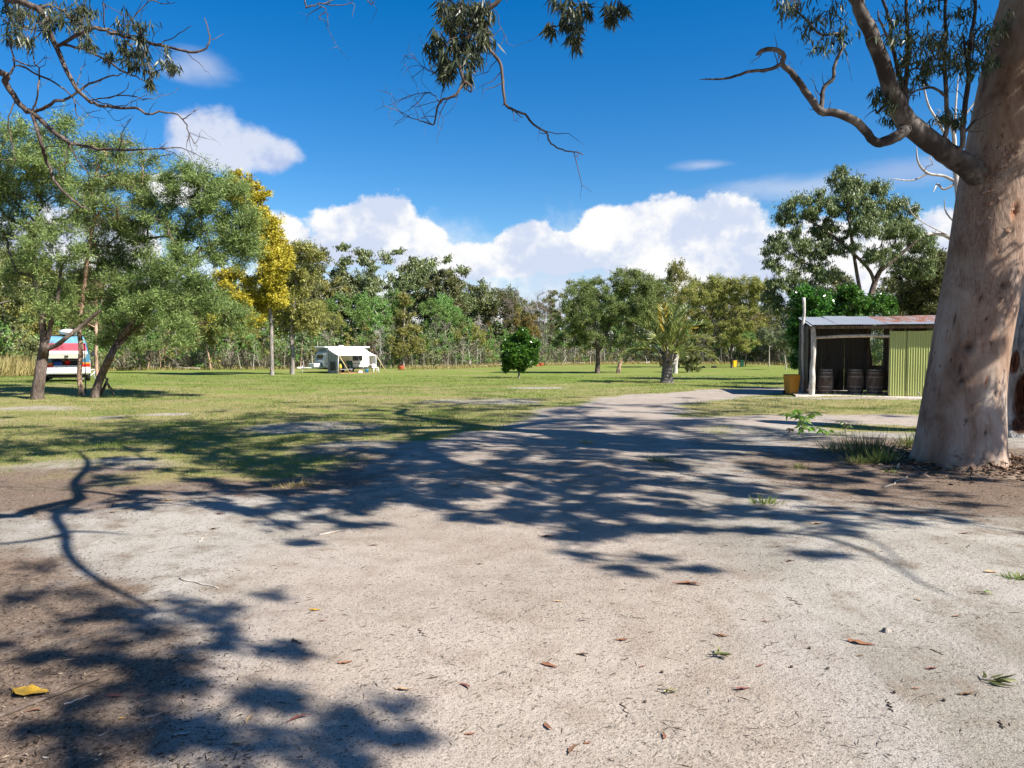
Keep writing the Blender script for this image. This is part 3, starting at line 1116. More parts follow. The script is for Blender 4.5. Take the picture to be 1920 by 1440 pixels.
def loft(rows, d0, d1, segs, per, flare, knots, base_z, lobes=5, rough=0.03, seed=3, base_pt=None):
    """trunk through outline rows (py, left px, right px) at distance d0..d1 -> verts, quads, mask"""
    rng = np.random.default_rng(seed)
    rows = np.array(rows, float)
    yy = np.concatenate([np.linspace(a, b, per, endpoint=False) for a, b in zip(rows[:-1, 0], rows[1:, 0])] + [[rows[-1, 0]]])
    n = len(yy)
    lf = np.interp(-yy, -rows[:, 0], rows[:, 1])
    rt = np.interp(-yy, -rows[:, 0], rows[:, 2])
    # smooth the outline
    for _ in range(per):
        lf[1:-1] = (lf[:-2] + 2 * lf[1:-1] + lf[2:]) / 4
        rt[1:-1] = (rt[:-2] + 2 * rt[1:-1] + rt[2:]) / 4
    dd = np.linspace(d0, d1, n)
    cen = np.array([P((a + b) / 2, y, d) for a, b, y, d in zip(lf, rt, yy, dd)])
    rad = (rt - lf) / 2 * dd / FPX
    cen[0, 2] = base_z - 0.12
    ang = np.linspace(0, 2 * np.pi, segs, endpoint=False)
    ph = rng.uniform(0, 6.28, 6)
    V, mk_ = [], []
    for k in range(n):
        z = max(0.0, cen[k, 2] - base_z)
        rr = rad[k] * (1 + flare * math.exp(-z / 0.22) * (0.35 + 0.65 * np.cos(lobes * ang + ph[0] + 0.6 * np.sin(2 * ang + ph[1])))
                       + rough * (np.sin(3 * ang + ph[2] + z * 0.9) + 0.7 * np.sin(5 * ang + ph[3] - z * 1.7) + 0.5 * np.sin(9 * ang + ph[4] + z * 2.3)))
        p = np.stack([cen[k, 0] + rr * np.cos(ang), cen[k, 1] + rr * np.sin(ang), np.full(segs, cen[k, 2])], -1)
        V.append(p)
    V = np.array(V)
    msk = np.zeros((n, segs, 4))
    msk[..., 3] = 1
    C = cen[:, None, :]
    out = unit((V - C) * np.array([1, 1, 0]))
    vx = 960 + FPX * V[..., 0] / (V[..., 1] * CP - (V[..., 2] - EYE) * SP)
    vy = 720 - FPX * (V[..., 1] * SP + (V[..., 2] - EYE) * CP) / (V[..., 1] * CP - (V[..., 2] - EYE) * SP)
    facing = (out * (np.array([0, 0, EYE]) - V)).sum(-1) > 0
    for (kpx, kw, kh, depth, lip, chan) in knots:
        e2 = (vx - kpx[0]) ** 2 + (vy - kpx[1]) ** 2 + np.where(facing, 0, 1e9)
        kp = V.reshape(-1, 3)[int(np.argmin(e2))]
        kc = kp - cen[int(np.argmin(e2)) // segs]
        dx = np.linalg.norm((V - C - kc)[..., :2], axis=-1)
        e = np.sqrt((dx / kw) ** 2 + ((V[..., 2] - kp[2]) / kh) ** 2)
        V = V - out * (depth * np.exp(-e ** 2 * 1.6))[..., None] + out * (lip * np.exp(-((e - 1.25) / 0.35) ** 2))[..., None]
        if chan >= 0:
            msk[..., chan] = np.maximum(msk[..., chan], np.exp(-e ** 2 * 1.5))
    i = np.arange(segs)
    j = (i + 1) % segs
    k = np.arange(n - 1)[:, None] * segs
    q = np.stack([k + i, k + j, k + segs + j, k + segs + i], -1).reshape(-1, 4)
    return V, q, msk, cen, rad


def surf(px, py, d, r):
    """a point on the camera side of the trunk seen at px, py"""
    return P(px, py, d)


GUM_BASE = G(1797, 866)
GD = float(GUM_BASE[1])


def big_gum():
    rng = np.random.default_rng(21)
    rows = [(876, 1714, 1882), (862, 1717, 1879), (840, 1722, 1876), (800, 1729, 1876), (740, 1740, 1876), (680, 1750, 1882), (600, 1763, 1894), (540, 1774, 1905),
            (480, 1785, 1917), (400, 1797, 1930), (330, 1808, 1942), (240, 1826, 1957), (150, 1845, 1974), (60, 1867, 1994), (0, 1883, 2008), (-150, 1920, 2040), (-330, 1950, 2064)]

    def onface(px, py):
        return (px, py)
    kn = []
    for (px, py, w, h, dp, lp, ch) in [(1816, 648, .075, .075, .055, .03, 0), (1803, 714, .035, .045, .03, .012, 0), (1852, 716, .022, .11, .03, .008, 1), (1883, 536, .06, .06, .04, .02, 0),
                                       (1824, 728, .09, .05, -.02, 0, -1), (1904, 394, .05, .13, .04, .012, 1), (1850, 600, .02, .02, .02, .005, 0), (1800, 690, .018, .10, .018, .0, 0),
                                       (1858, 640, .015, .02, .015, 0, 0), (1838, 560, .02, .05, .02, 0, 0), (1872, 470, .02, .05, .02, 0, 0), (1812, 790, .02, .04, .015, 0, 0), (1850, 812, .02, .05, .02, 0, 0),
                                       (1790, 600, .02, .12, .015, 0, 0), (1880, 330, .10, .03, -.02, 0, -1), (1848, 345, .09, .025, -.02, 0, -1)]:
        kn.append((onface(px, py), w, h, dp, lp, ch))
    V, q, msk, cen, rad = loft(rows, GD, GD + 0.25, 112, 11, 0.095, kn, GUM_BASE[2], 6, 0.008)
    # half shed bark on the upper side that faces the drive
    zz = V[..., 2] - GUM_BASE[2]
    msk[..., 2] = np.clip(sstep(1.9, 2.5, zz + 0.5 * np.sin(V[..., 0] * 5) + 0.3 * np.sin(zz * 6)) * (1 - sstep(3.9, 4.6, zz + 0.6 * (V[..., 0] - 6.6))), 0, 1) * 0.8
    msk[..., 2] = np.maximum(msk[..., 2], 0.5 * (1 - sstep(0.02, 0.22, zz + .08 * np.sin(V[..., 0] * 14))))
    t = thing('gum_tree', GUM_BASE, 'massive smooth-barked gum with a thick pink and grey trunk beside the dirt drive', 'tree')
    off = np.array(t.location)
    obj('trunk', mk('trunk', (V.reshape(-1, 3) - off), [q], [M['gum_bark']], mask=msk.reshape(-1, 4), smooth=True), t)

    VF = V.reshape(-1, 3)
    q_, w_ = VF[:, 1] * CP - (VF[:, 2] - EYE) * SP, VF[:, 1] * SP + (VF[:, 2] - EYE) * CP
    fx, fy = 960 + FPX * VF[:, 0] / q_, 720 - FPX * w_ / q_
    cz = np.repeat(cen, V.shape[1], 0)
    onrm = unit((VF - cz) * np.array([1, 1, 0]))
    fr_ok = (onrm * (np.array([0, 0, EYE]) - VF)).sum(-1) > 0
    frs = np.random.RandomState(8)
    flakes = [(1860, 313, .22), (1842, 344, .20), (1850, 332, .12), (1878, 300, .18), (1893, 285, .16), (1905, 270, .14), (1868, 322, .12), (1858, 352, .10)]
    flakes += [(frs.uniform(1725, 1880), frs.uniform(846, 864), frs.uniform(.05, .10)) for _ in range(7)] + [(frs.uniform(1790, 1900), frs.uniform(360, 560), frs.uniform(.04, .11)) for _ in range(12)]
    for (a_, b_, sz) in flakes:
        k_ = int(np.argmin((fx - a_) ** 2 + (fy - b_) ** 2 + np.where(fr_ok, 0, 1e9)))
        o_, p_ = onrm[k_], VF[k_]
        tg_ = np.array([-o_[1], o_[0], 0])
        pv_ = []
        for i_ in range(4):
            for j_ in range(3):
                uu, vv = (j_ - 1) * sz * .5 * (1 - .15 * i_), i_ * sz * .22
                pv_.append(p_ + tg_ * (uu + frs.normal() * .006) + np.array([0, 0, -vv]) + o_ * (.004 + (i_ / 3.0) ** 2 * sz * frs.uniform(.16, .3) + frs.normal() * .003) - off)
        pq_ = np.array([[i_ * 3 + j_, i_ * 3 + j_ + 1, (i_ + 1) * 3 + j_ + 1, (i_ + 1) * 3 + j_] for i_ in range(3) for j_ in range(2)])
        obj('bark_flake', mk('bark_flake', pv_, [pq_], [M['bark_flake']]), t)

    # the low limb that leaves the trunk over the shed, with its dead fork and upright shoots
    sk = Skel(rng)
    d = GD
    u = d / FPX
    sk.kink = .07
    main = sk.poly([P(1850, 345, d + .05), P(1812, 312, d - .1), P(1760, 277, d - .25), P(1700, 228, d - .4), P(1676, 180, d - .5), P(1655, 120, d - .55), P(1628, 50, d - .6), P(1600, -10, d - .65), P(1560, -110, d - .8)],
                   [24 * u, 20 * u, 18.5 * u, 18 * u, 14.5 * u, 13 * u, 12 * u, 10 * u, 8 * u], per=5)
    nn = lambda px, py: sk.nearest(P(px, py, d - .4))
    fork = sk.poly([P(1702, 240, d - .4), P(1686, 252, d - .55), P(1662, 264, d - .6), P(1640, 265, d - .65), P(1610, 232, d - .65), P(1570, 212, d - .65), P(1538, 208, d - .65), P(1516, 178, d - .7), P(1490, 142, d - .7), P(1466, 120, d - .75)],
                   [11 * u, 10 * u, 9 * u, 7.5 * u, 7.5 * u, 7 * u, 6.5 * u, 6 * u, 5.5 * u, 4.5 * u], parent=nn(1702, 235), per=4)
    f2 = sk.poly([sk.p[fork[-1]], P(1470, 105, d - .75), P(1455, 93, d - .8), P(1432, 94, d - .8), P(1418, 103, d - .8)], [4.5 * u, 4.5 * u, 4 * u, 4 * u, 3 * u], parent=fork[-1])
    sk.poly([sk.p[fork[-1]], P(1440, 130, d - .8), P(1400, 136, d - .9), P(1360, 147, d - .95), P(1312, 149, d - 1.0)], [3.6 * u, 3 * u, 2.6 * u, 2 * u, 1 * u], parent=fork[-1])
    sk.poly([sk.p[fork[-13]], P(1545, 165, d - .6), P(1562, 148, d - .6), P(1565, 120, d - .55), P(1580, 90, d - .55), P(1576, 80, d - .5)], [4.5 * u, 3.6 * u, 3.4 * u, 3 * u, 2.6 * u, 2.2 * u], parent=fork[-13])
    for pts, w in [([(1700, 205), (1699, 150), (1701, 80), (1700, 0), (1700, -60)], 4.5), ([(1700, 190), (1690, 150), (1674, 90), (1668, 40), (1655, 0), (1640, -40)], 4),
                   ([(1776, 268), (1776, 200), (1772, 130), (1773, 60), (1772, 0), (1770, -60)], 4.2), ([(1803, 290), (1806, 230), (1815, 150), (1820, 80), (1828, 30), (1826, -40)], 5),
                   ([(1815, 140), (1812, 100), (1805, 60)], 3), ([(1772, 180), (1750, 165), (1725, 168), (1702, 174)], 2.4), ([(1803, 255), (1820, 235), (1832, 222)], 3),
                   ([(1670, 80), (1650, 40), (1645, 20)], 2.2), ([(1655, 200), (1645, 212), (1642, 205)], 3)]:
        a = nn(*pts[0])
        sk.poly([P(px, py, d - .35) for px, py in pts], [w * u, w * u * .85, w * u * .5], parent=a)
    cl = [(1495, 8, 30), (1520, 45, 34), (1545, 66, 34), (1578, 62, 24), (1475, 4, 26), (1560, 20, 26), (1660, 190, 24), (1645, 170, 24), (1690, 112, 30), (1718, 92, 34), (1742, 82, 34), (1762, 102, 38), (1785, 112, 34),
          (1800, 82, 36), (1822, 72, 36), (1850, 62, 30), (1868, 40, 26), (1704, 62, 28), (1742, 120, 30), (1762, 60, 28), (1834, 120, 32), (1812, 112, 30), (1672, 62, 26), (1790, 225, 20), (1768, 215, 18), (1684, 160, 26),
          (1725, 130, 26), (1670, 215, 18), (1800, 10, 30), (1740, 10, 24), (1690, 20, 24), (1850, 110, 24)]
    cent = [P(a, b, d - .35 + rng.uniform(-.45, .35)) for a, b, r in cl]
    sk.attach_all(cent, up=0.2, wob=0.2, seg=0.3)
    sk.twiglets(46, .05, .4, .005)
    low_c, low_r = np.array(cent), np.array([r * u for a, b, r in cl])
    r = sk.radii(0.008)
    v, qq = sk.tubes(r)
    v2, q2 = twigs_arrays(rng, low_c, low_r, 5, 0.004)
    v, qq = join_vq([(v, qq), (v2, q2)])
    obj('limb', mk('limb', v - off, [qq], [M['bark_limb']], smooth=True), t)
    nl = []
    for c_, r_ in zip(low_c, low_r):
        nl.append(cluster_leaves(rng, [c_], [r_ * 1.5], 99, 0.12, 0.018, 'hang', 0.8, True))
    lv = [join_vq([(a, b) for a, b, _ in nl]), np.concatenate([c_ for _, _, c_ in nl])]
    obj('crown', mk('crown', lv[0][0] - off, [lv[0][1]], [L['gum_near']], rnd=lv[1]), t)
    return t, off, cen, rad


def shade_targets():
    """photo pixels of the leaf shadows on the ground: (px, py, size)"""
    mid = [(340, 980, 45), (515, 982, 42), (385, 940, 40), (380, 900, 40), (450, 860, 60), (500, 925, 50), (575, 940, 50), (625, 908, 60), (700, 915, 55), (760, 930, 40),
           (600, 888, 60), (750, 880, 60), (825, 890, 60), (900, 895, 60), (150, 812, 70), (50, 800, 60), (300, 812, 70), (400, 845, 60), (500, 812, 60), (600, 840, 60), (700, 800, 70), (850, 812, 60),
           (800, 855, 60), (20, 862, 40), (60, 845, 40), (990, 905, 50), (1060, 930, 50), (1010, 972, 50), (1135, 955, 40), (1175, 990, 36), (1210, 955, 40), (1110, 1000, 36),
           (1310, 905, 50), (1390, 918, 50), (1500, 912, 50), (1590, 922, 40), (1660, 960, 45), (1750, 925, 40), (1800, 945, 30), (1385, 950, 36), (1230, 868, 50), (1280, 855, 50), (1160, 865, 60), (1300, 990, 24),
           (1310, 790, 50), (1210, 795, 60), (1400, 803, 50), (1060, 850, 60), (950, 850, 60), (1000, 880, 50), (1090, 895, 50),
           (600, 762, 70), (720, 757, 70), (850, 767, 70), (960, 762, 60), (1060, 772, 60), (1150, 785, 60), (1280, 775, 60), (1400, 772, 50), (1450, 762, 50), (690, 777, 60), (560, 777, 60), (470, 792, 60),
           (900, 787, 60), (1010, 748, 60), (1110, 757, 60), (1000, 800, 60), (800, 785, 60), (900, 825, 60), (1030, 825, 60), (550, 860, 50), (660, 870, 50), (880, 930, 40), (940, 960, 36), (1250, 930, 40), (1200, 905, 50), (250, 800, 50), (350, 830, 50)]
    rr = np.random.RandomState(12)
    for _ in range(22):
        mid.append((rr.uniform(-20, 430), rr.uniform(796, 852), rr.uniform(40, 75)))
    for _ in range(26):
        mid.append((rr.uniform(400, 830), rr.uniform(850, 950), rr.uniform(24, 50)))
        mid.append((rr.uniform(940, 1260), rr.uniform(860, 1000), rr.uniform(22, 44)))
    for _ in range(16):
        mid.append((rr.uniform(1250, 1880), rr.uniform(850, 990), rr.uniform(24, 44)))
    while len(mid) < 266:
        px, py = rr.uniform(330, 1500), rr.uniform(738, 905)
        lo = np.interp(px, [330, 480, 560, 800, 1200, 1500], [800, 770, 755, 742, 742, 752])
        hi = np.interp(px, [330, 700, 1000, 1250, 1500], [850, 930, 930, 900, 800])
        if lo < py < hi:
            mid.append((px, py, rr.uniform(36, 70)))
    return mid


def crown_above(t, off, cen, rad):
    rng = np.random.default_rng(33)
    sk = Skel(rng)
    topc, topr = cen[-1], rad[-1]
    a = sk.poly([cen[-6], topc, topc + [0.4, 0.3, 1.0], topc + [0.5, 0.6, 1.9]], [rad[-6] * .9, topr * 0.97, topr * .6, topr * .3])
    # main limbs towards the drive, the camera and the shed
    for pts, r0 in [([topc, topc + [-1.6, -1.0, 1.0], topc + [-3.4, -2.0, 1.3], topc + [-5.0, -2.6, 1.5]], .24), ([topc, topc + [-0.4, -2.6, 0.9], topc + [-0.2, -5.0, 0.2], topc + [0.4, -7.0, -1.0]], .20),
                    ([topc, topc + [-1.0, 2.0, 1.3], topc + [-0.6, 4.2, 2.0]], .22), ([topc, topc + [2.0, .6, 1.0], topc + [3.8, 1.2, 1.5]], .22), ([topc + [.4, .3, 1.0], topc + [-1.6, .8, 1.9], topc + [-3.4, 1.8, 2.3]], .16)]:
        k = sk.nearest(pts[0])
        sk.poly(pts, [r0, r0 * .7, r0 * .4], parent=k)
    cents, rads = [], []
    for (px, py, s) in shade_targets():
        g = G(px, py)
        if g[0] < -2.2 and g[1] < 7.6:
            continue
        y = g[1]
        f = math.sin(SUN_PHI) / math.tan(SUN_EL)
        h = (1.6 + 0.50 * y) / (1 + 0.50 * f) * rng.uniform(1.04, 1.3)
        h = max(h, 6.0)
        c = g + TS * (h / TS[2])
        if proj(c)[1] > -60:
            c = g + TS * (h * 1.2 / TS[2])
        r = np.clip(s * y / FPX * 1.25, 0.32, 0.9)
        cents.append(c)
        rads.append(r)
        # neighbouring clumps
        for _ in range(3 if y > 9 else 2):
            c2 = c + rng.normal(size=3) * np.array([0.9, 0.8, 0.5]) * (.6 + .05 * y)
            if proj(c2)[1] < -70:
                cents.append(c2)
                rads.append(r * rng.uniform(.55, .9))
    # leaves round the ends of the main limbs
    for e_ in (topc + [-5.0, -2.6, 1.7], topc + [-0.6, 4.2, 2.2], topc + [3.8, 1.2, 1.7], topc + [-3.4, 1.8, 2.5], topc + [.5, .6, 2.1], topc + [2.0, .6, 1.4]):
        for _ in range(6):
            c2 = e_ + rng.normal(size=3) * np.array([.8, .8, .4])
            if proj(c2)[1] < -70 or proj(c2)[0] > 2000:
                cents.append(c2)
                rads.append(rng.uniform(.4, .7))
    # the bright seedling stands in the sun: nothing hangs in its beam
    sd = G(1510, 800) + np.array([0, 0, .25])
    ok = []
    for c2, r2 in zip(cents, rads):
        w_ = c2 - sd
        ok.append(np.linalg.norm(w_ - TS * np.dot(w_, TS)) > r2 + .45)
    cents = [c2 for c2, k2 in zip(cents, ok) if k2]
    rads = [r2 for r2, k2 in zip(rads, ok) if k2]
    n_shade = len(cents)
    # foliage further out that throws its shade over the trunk itself
    for px, py in [(1880, 30), (1900, 60), (1860, 90), (1920, 100), (1860, 150), (1900, 170), (1850, 200), (1890, 230), (1870, 260), (1840, 270), (1820, 330), (1815, 400), (1800, 480), (1850, 60), (1880, 130), (1835, 210),
                   (1810, 540), (1790, 600), (1775, 660), (1860, 500), (1890, 560), (1830, 780), (1860, 800), (1790, 800), (1770, 840), (1820, 840), (1840, 590)]:
        s_ = rng.uniform(3.6, 6.5)
        c = P(px, py, GD - .45) + TS * s_
        qx, qy = proj(c)
        if qy < -70 or qx > 2030:
            cents.append(c)
            rads.append(rng.uniform(.32, .55) if py > 330 else rng.uniform(.5, .75))
    cents, rads = np.array(cents), np.array(rads)
    # a long thin bough whose shadow curls over the sand
    bough = [caster(px, py, h) for px, py, h in [(1100, 985, 6.8), (1300, 992, 6.4), (1480, 1000, 6.0), (1560, 1012, 5.8), (1650, 1045, 5.5), (1700, 1078, 5.3), (1790, 1122, 5.0)]]
    k = sk.nearest(bough[0])
    ids = sk.poly([sk.p[k] * .5 + bough[0] * .5 + [0, 0, .3]] + bough, [.06, .05, .045, .035, .028, .02, .012, .008], parent=-1)
    sk.par[ids[0]] = k
    b2 = [caster(px, py, h) for px, py, h in [(1480, 1000, 6.0), (1560, 985, 6.0), (1600, 1005, 5.8), (1650, 1020, 5.6), (1720, 1085, 5.3)]]
    sk.poly(b2, [.025, .02, .015, .008], parent=sk.nearest(b2[0]))
    order = sk.attach_all(cents, up=0.5, wob=0.22, seg=0.7)
    r = sk.radii(0.011)
    v, q = sk.tubes(r)
    v2, q2 = twigs_arrays(rng, cents, rads, 5, 0.006)
    v, q = join_vq([(v, q), (v2, q2)])
    obj('upper_limb', mk('upper_limb', v - off, [q], [M['bark_limb']], smooth=True), t)
    v, q, rn = [], [], []
    parts = [cluster_leaves(rng, [c], [rr], int((150 + 330 * rr) if k_ >= n_shade else (105 + 190 * rr)), 0.15, 0.030, 'hang', 0.6) for k_, (c, rr) in enumerate(zip(cents, rads))]
    v, q = join_vq([(a, b) for a, b, _ in parts])
    obj('upper_crown', mk('upper_crown', v - off, [q], [L['gum']], rnd=np.concatenate([c for _, _, c in parts])), t)
    print('gum upper crown clusters', len(cents), 'leaves', len(q))


_g = big_gum()


def gum_debris():
    rng = np.random.default_rng(77)
    n = 1500
    a = rng.uniform(0, 2 * np.pi, n)
    r = .60 + rng.gamma(1.3, .28, n)
    x, y = GUM_BASE[0] + r * np.cos(a), GUM_BASE[1] + r * np.sin(a)
    p = np.stack([x, y, T(x, y) + .004 + np.maximum(0, .10 - .25 * (r - .62)) * rng.uniform(0, 1, n)], -1)
    b = rng.uniform(0, 2 * np.pi, n)
    ax = np.stack([np.cos(b), np.sin(b), rng.uniform(-.05, .35, n)], -1)
    ln = rng.gamma(2.0, .035, n) + .02
    v, q, rn = leaf_arrays(rng, p, ax, ln, ln * rng.uniform(.08, .35, n))
    tag(obj('bark_litter', mk('bark_litter', v, [q], [L['bark_bits']], rnd=rn)), 'shed bark strips lying round the foot of the massive gum', kind='stuff')


L['bark_bits'] = mat_leaf('leaf_bark_bits', [(.035, .02, .014), (.11, .06, .04), (.20, .125, .085), (.34, .26, .20)], 0.0, .8, .1)
gum_debris()
crown_above(*_g)


# ------------------------------------------------------------------ overhanging gum whose trunk stands outside the frame
def overhang_gum():
    rng = np.random.default_rng(44)
    base = on_ground(-6.0, 4.5)
    t = thing('gum_tree', base, 'gum whose bare dark twigs and drooping leaf sprays hang into the sky above the field', 'tree')
    off = np.array(t.location)
    sk = Skel(rng)
    sk.poly([base + [0, 0, -.2], base + [.05, 0, 1.5], base + [.2, .05, 3.0], base + [.1, .3, 4.6], base + [-.2, .4, 6.5]], [.42, .34, .30, .22, .12])
    # the long bough over the drive: its shadow lies across the sand
    l1 = [base + [.2, .05, 3.0], base + [1.6, .2, 4.15], np.array([-2.6, 5.0, 4.9]), caster(0, 968, 5.2), caster(60, 955, 5.25), caster(150, 935, 5.3)]
    ids = sk.poly(l1, [.20, .16, .12, .10, .085, .075], parent=sk.nearest(l1[0]))
    end = ids[-1]
    sk.poly([sk.p[end], caster(140, 905, 5.5), caster(165, 872, 5.8), caster(150, 850, 6.0), caster(120, 838, 6.2)], [.06, .055, .045, .03, .018], parent=end)
    dn = sk.poly([sk.p[end], caster(105, 965, 5.2), caster(122, 1000, 5.1), caster(126, 1032, 5.0), caster(150, 1062, 4.9), caster(200, 1097, 4.8), caster(250, 1122, 4.7), caster(292, 1142, 4.6)], [.058, .05, .046, .042, .036, .03, .024, .016], parent=end)
    sk.poly([caster(122, 996, 5.1), caster(190, 998, 5.2), caster(245, 1003, 5.3)], [.03, .02, .01], parent=sk.nearest(caster(122, 1000, 5.1)))
    sk.poly([caster(122, 1002, 5.1), caster(70, 1012, 5.1), caster(0, 1020, 5.2), caster(-80, 1025, 5.2)], [.035, .03, .025, .02], parent=sk.nearest(caster(122, 1000, 5.1)))
    sh = [(50, 1140, 60), (125, 1135, 50), (210, 1175, 60), (300, 1162, 55), (430, 1130, 36), (435, 1185, 34), (280, 1230, 60), (320, 1272, 60), (360, 1312, 50), (250, 1285, 50), (50, 1300, 60), (30, 1235, 50),
          (240, 1390, 70), (525, 1305, 32), (615, 1375, 50), (675, 1310, 36), (600, 1415, 60), (50, 1415, 70), (200, 1430, 70), (30, 1060, 50), (100, 1190, 50), (380, 1340, 40), (140, 1250, 40), (560, 1400, 40), (640, 1345, 36), (480, 1220, 24), (330, 1430, 50)]
    cents, rads = [], []
    for px, py, s in sh:
        h = rng.uniform(5.2, 6.6)
        c = caster(px, py, h)
        rr = np.clip(s * G(px, py)[1] / FPX * 1.35, .14, .5)
        for j in range(3):
            cents.append(c + rng.normal(size=3) * rr * .9)
            rads.append(rr * rng.uniform(.55, 1.3))
    nsh = len(cents)
    # branches that hang into view
    sk.kink = .10
    first_v = len(sk.p)
    kz = 700 / 1920.0
    D = 7.2
    Z = lambda pts, dd: [P(a * kz, b * kz, dd + rng.uniform(-.12, .12)) for a, b in pts]
    vu = D / FPX
    e1 = [base + [.2, .1, 2.9], np.array([-5.6, 5.8, 3.9]), np.array([-5.15, 6.8, 4.3])]
    root = sk.poly(e1, [.10, .075, .055], parent=sk.nearest(e1[0]))[-1]
    mainB = sk.poly([sk.p[root]] + Z([(0, 370), (30, 430), (100, 540), (165, 580)], D), [6.5 * vu, 6 * vu, 5.5 * vu, 5 * vu, 5 * vu], parent=root)
    nd = mainB[-1]
    sk.poly([sk.p[nd]] + Z([(300, 700), (340, 730), (400, 740), (560, 770), (820, 765), (960, 770), (1090, 835)], D), [4.4 * vu, 4 * vu, 3.4 * vu, 3 * vu, 2.4 * vu, 1.4 * vu, .8 * vu, .4 * vu], parent=nd)
    sk.poly([sk.p[nd]] + Z([(215, 740), (240, 830), (300, 960), (400, 1050), (470, 1080)], D), [3.6 * vu, 3.6 * vu, 3 * vu, 2.6 * vu, 2 * vu, 1 * vu], parent=nd)
    sk.poly([sk.p[nd]] + Z([(260, 535), (350, 500), (500, 420), (600, 385), (640, 370)], D), [3 * vu, 3 * vu, 2.4 * vu, 1.8 * vu, 1.2 * vu, .5 * vu], parent=nd)
    sk.poly([sk.p[nd]] + Z([(195, 470), (200, 380), (165, 260), (185, 120)], D), [2.2 * vu, 2 * vu, 1.6 * vu, 1.2 * vu, .8 * vu], parent=nd)
    e2 = [base + [.1, .3, 4.4], np.array([-5.2, 6.2, 5.4])]
    r2 = sk.poly(e2 + [P(-60, -60, D), P(20, 0, D)], [.10, .075, .055, 7 * vu], parent=sk.nearest(e2[0]))[-1]
    mA = sk.poly([sk.p[r2]] + Z([(200, 40), (250, 150), (300, 270), (390, 450), (470, 530), (560, 550), (700, 560), (760, 585), (880, 580), (940, 610), (968, 680), (960, 770)], D), [6.5 * vu, 6 * vu, 5.2 * vu, 4.6 * vu, 3.6 * vu, 3 * vu, 2.8 * vu, 2.4 * vu, 2 * vu, 1.6 * vu, 1.2 * vu, 1 * vu, .5 * vu], parent=r2)
    nb = lambda a, b: sk.nearest(P(a * kz, b * kz, D))
    for pts, w in [([(300, 235), (400, 180), (490, 145), (600, 175), (720, 210), (850, 240), (980, 270), (1060, 245), (1080, 190), (1050, 90)], 3.4), ([(320, 215), (470, 270), (620, 360), (700, 395), (780, 430)], 2.4),
                   ([(490, 145), (560, 150), (700, 185), (800, 225), (900, 190), (990, 130)], 1.6), ([(0, 330), (100, 340), (250, 410), (360, 480), (400, 590), (440, 640)], 2.2), ([(0, 200), (60, 170), (200, 140)], 2),
                   ([(0, 290), (80, 310), (180, 340), (240, 280)], 1.6), ([(470, 480), (560, 500), (650, 460), (660, 420)], 1.2), ([(560, 550), (650, 490), (760, 510), (870, 485)], 1.2), ([(940, 605), (980, 590), (1030, 550)], 1),
                   ([(965, 690), (1000, 740), (1035, 665)], .9), ([(580, 760), (640, 660), (690, 590)], 1.1), ([(350, 740), (400, 820), (450, 890), (460, 930)], 1.6), ([(330, 740), (335, 830), (345, 920)], 1.2), ([(215, 760), (240, 755), (330, 750)], 1.4),
                   ([(820, 765), (900, 790), (760, 800), (720, 780)], .8), ([(0, 540), (40, 600), (55, 700), (75, 800), (65, 870)], 1.6), ([(390, 450), (420, 350), (445, 330)], 1), ([(120, 480), (200, 450)], 1), ([(700, 0), (760, 10), (840, 20), (910, 10)], 1.2), ([(500, 0), (530, 20), (550, 50)], 1.8),
                   ([(470, 530), (540, 560), (600, 620), (680, 580)], .8), ([(380, 500), (430, 560), (470, 600), (545, 610)], .9), ([(1010, 280), (1020, 330), (1085, 390)], .8), ([(430, 470), (500, 520), (620, 545), (720, 500), (840, 480)], 1.0), ([(250, 160), (180, 200), (140, 250), (150, 350)], 1.4)]:
        a = nb(*pts[0])
        q = Z(pts, D)
        q[0] = sk.p[a]
        sk.poly(q, [w * vu, w * .8 * vu, w * .35 * vu], parent=a)
    lc = [(430, 90, 60), (400, 40, 55), (460, 60, 50), (430, 170, 60), (390, 130, 45), (350, 60, 45), (450, 210, 36), (660, 110, 50), (720, 110, 60), (640, 200, 44), (660, 280, 44), (730, 180, 44), (740, 250, 44), (760, 320, 46), (700, 330, 44), (680, 240, 40), (770, 410, 18),
          (860, 310, 44), (880, 340, 36), (90, 60, 70), (30, 40, 60), (140, 60, 60), (60, 110, 60), (120, 130, 60), (200, 60, 50), (270, 30, 50), (70, 200, 36), (150, 190, 34), (300, 100, 40), (230, 120, 36), (560, 290, 20)]
    hc = [P(a * kz, b * kz, D + rng.uniform(-.4, .4)) for a, b, r in lc]
    hr = [r * kz * vu * 1.65 for a, b, r in lc]
    # the central spray, nearer
    Dc = 5.6
    cu = Dc / FPX
    Zc = lambda pts: [P(540 + a * kz, b * kz, Dc) for a, b in pts]
    topn = sk.nearest(np.array([-0.3, 5.6, 5.2]))
    c1 = sk.poly([sk.p[topn], P(955, -190, Dc), P(945, -60, Dc)] + Zc([(1085, 0), (1000, 60), (940, 150), (890, 250), (880, 340), (905, 420)]), [.05, .035, 5.5 * cu, 4.6 * cu, 4.4 * cu, 4.2 * cu, 3.8 * cu, 3.4 * cu, 3 * cu], parent=topn)
    e = c1[-1]
    sk.poly([sk.p[e]] + Zc([(860, 490), (785, 525), (760, 600), (745, 640), (680, 620), (600, 600)]), [2.6 * cu, 2.4 * cu, 2 * cu, 1.6 * cu, 1.4 * cu, 1 * cu, .5 * cu], parent=e)
    sk.poly([sk.p[e]] + Zc([(945, 445), (940, 475)]), [2.4 * cu, 2 * cu, 1.6 * cu], parent=e)
    nc = lambda a, b: sk.nearest(P(540 + a * kz, b * kz, Dc))
    k2 = nc(960, 120)
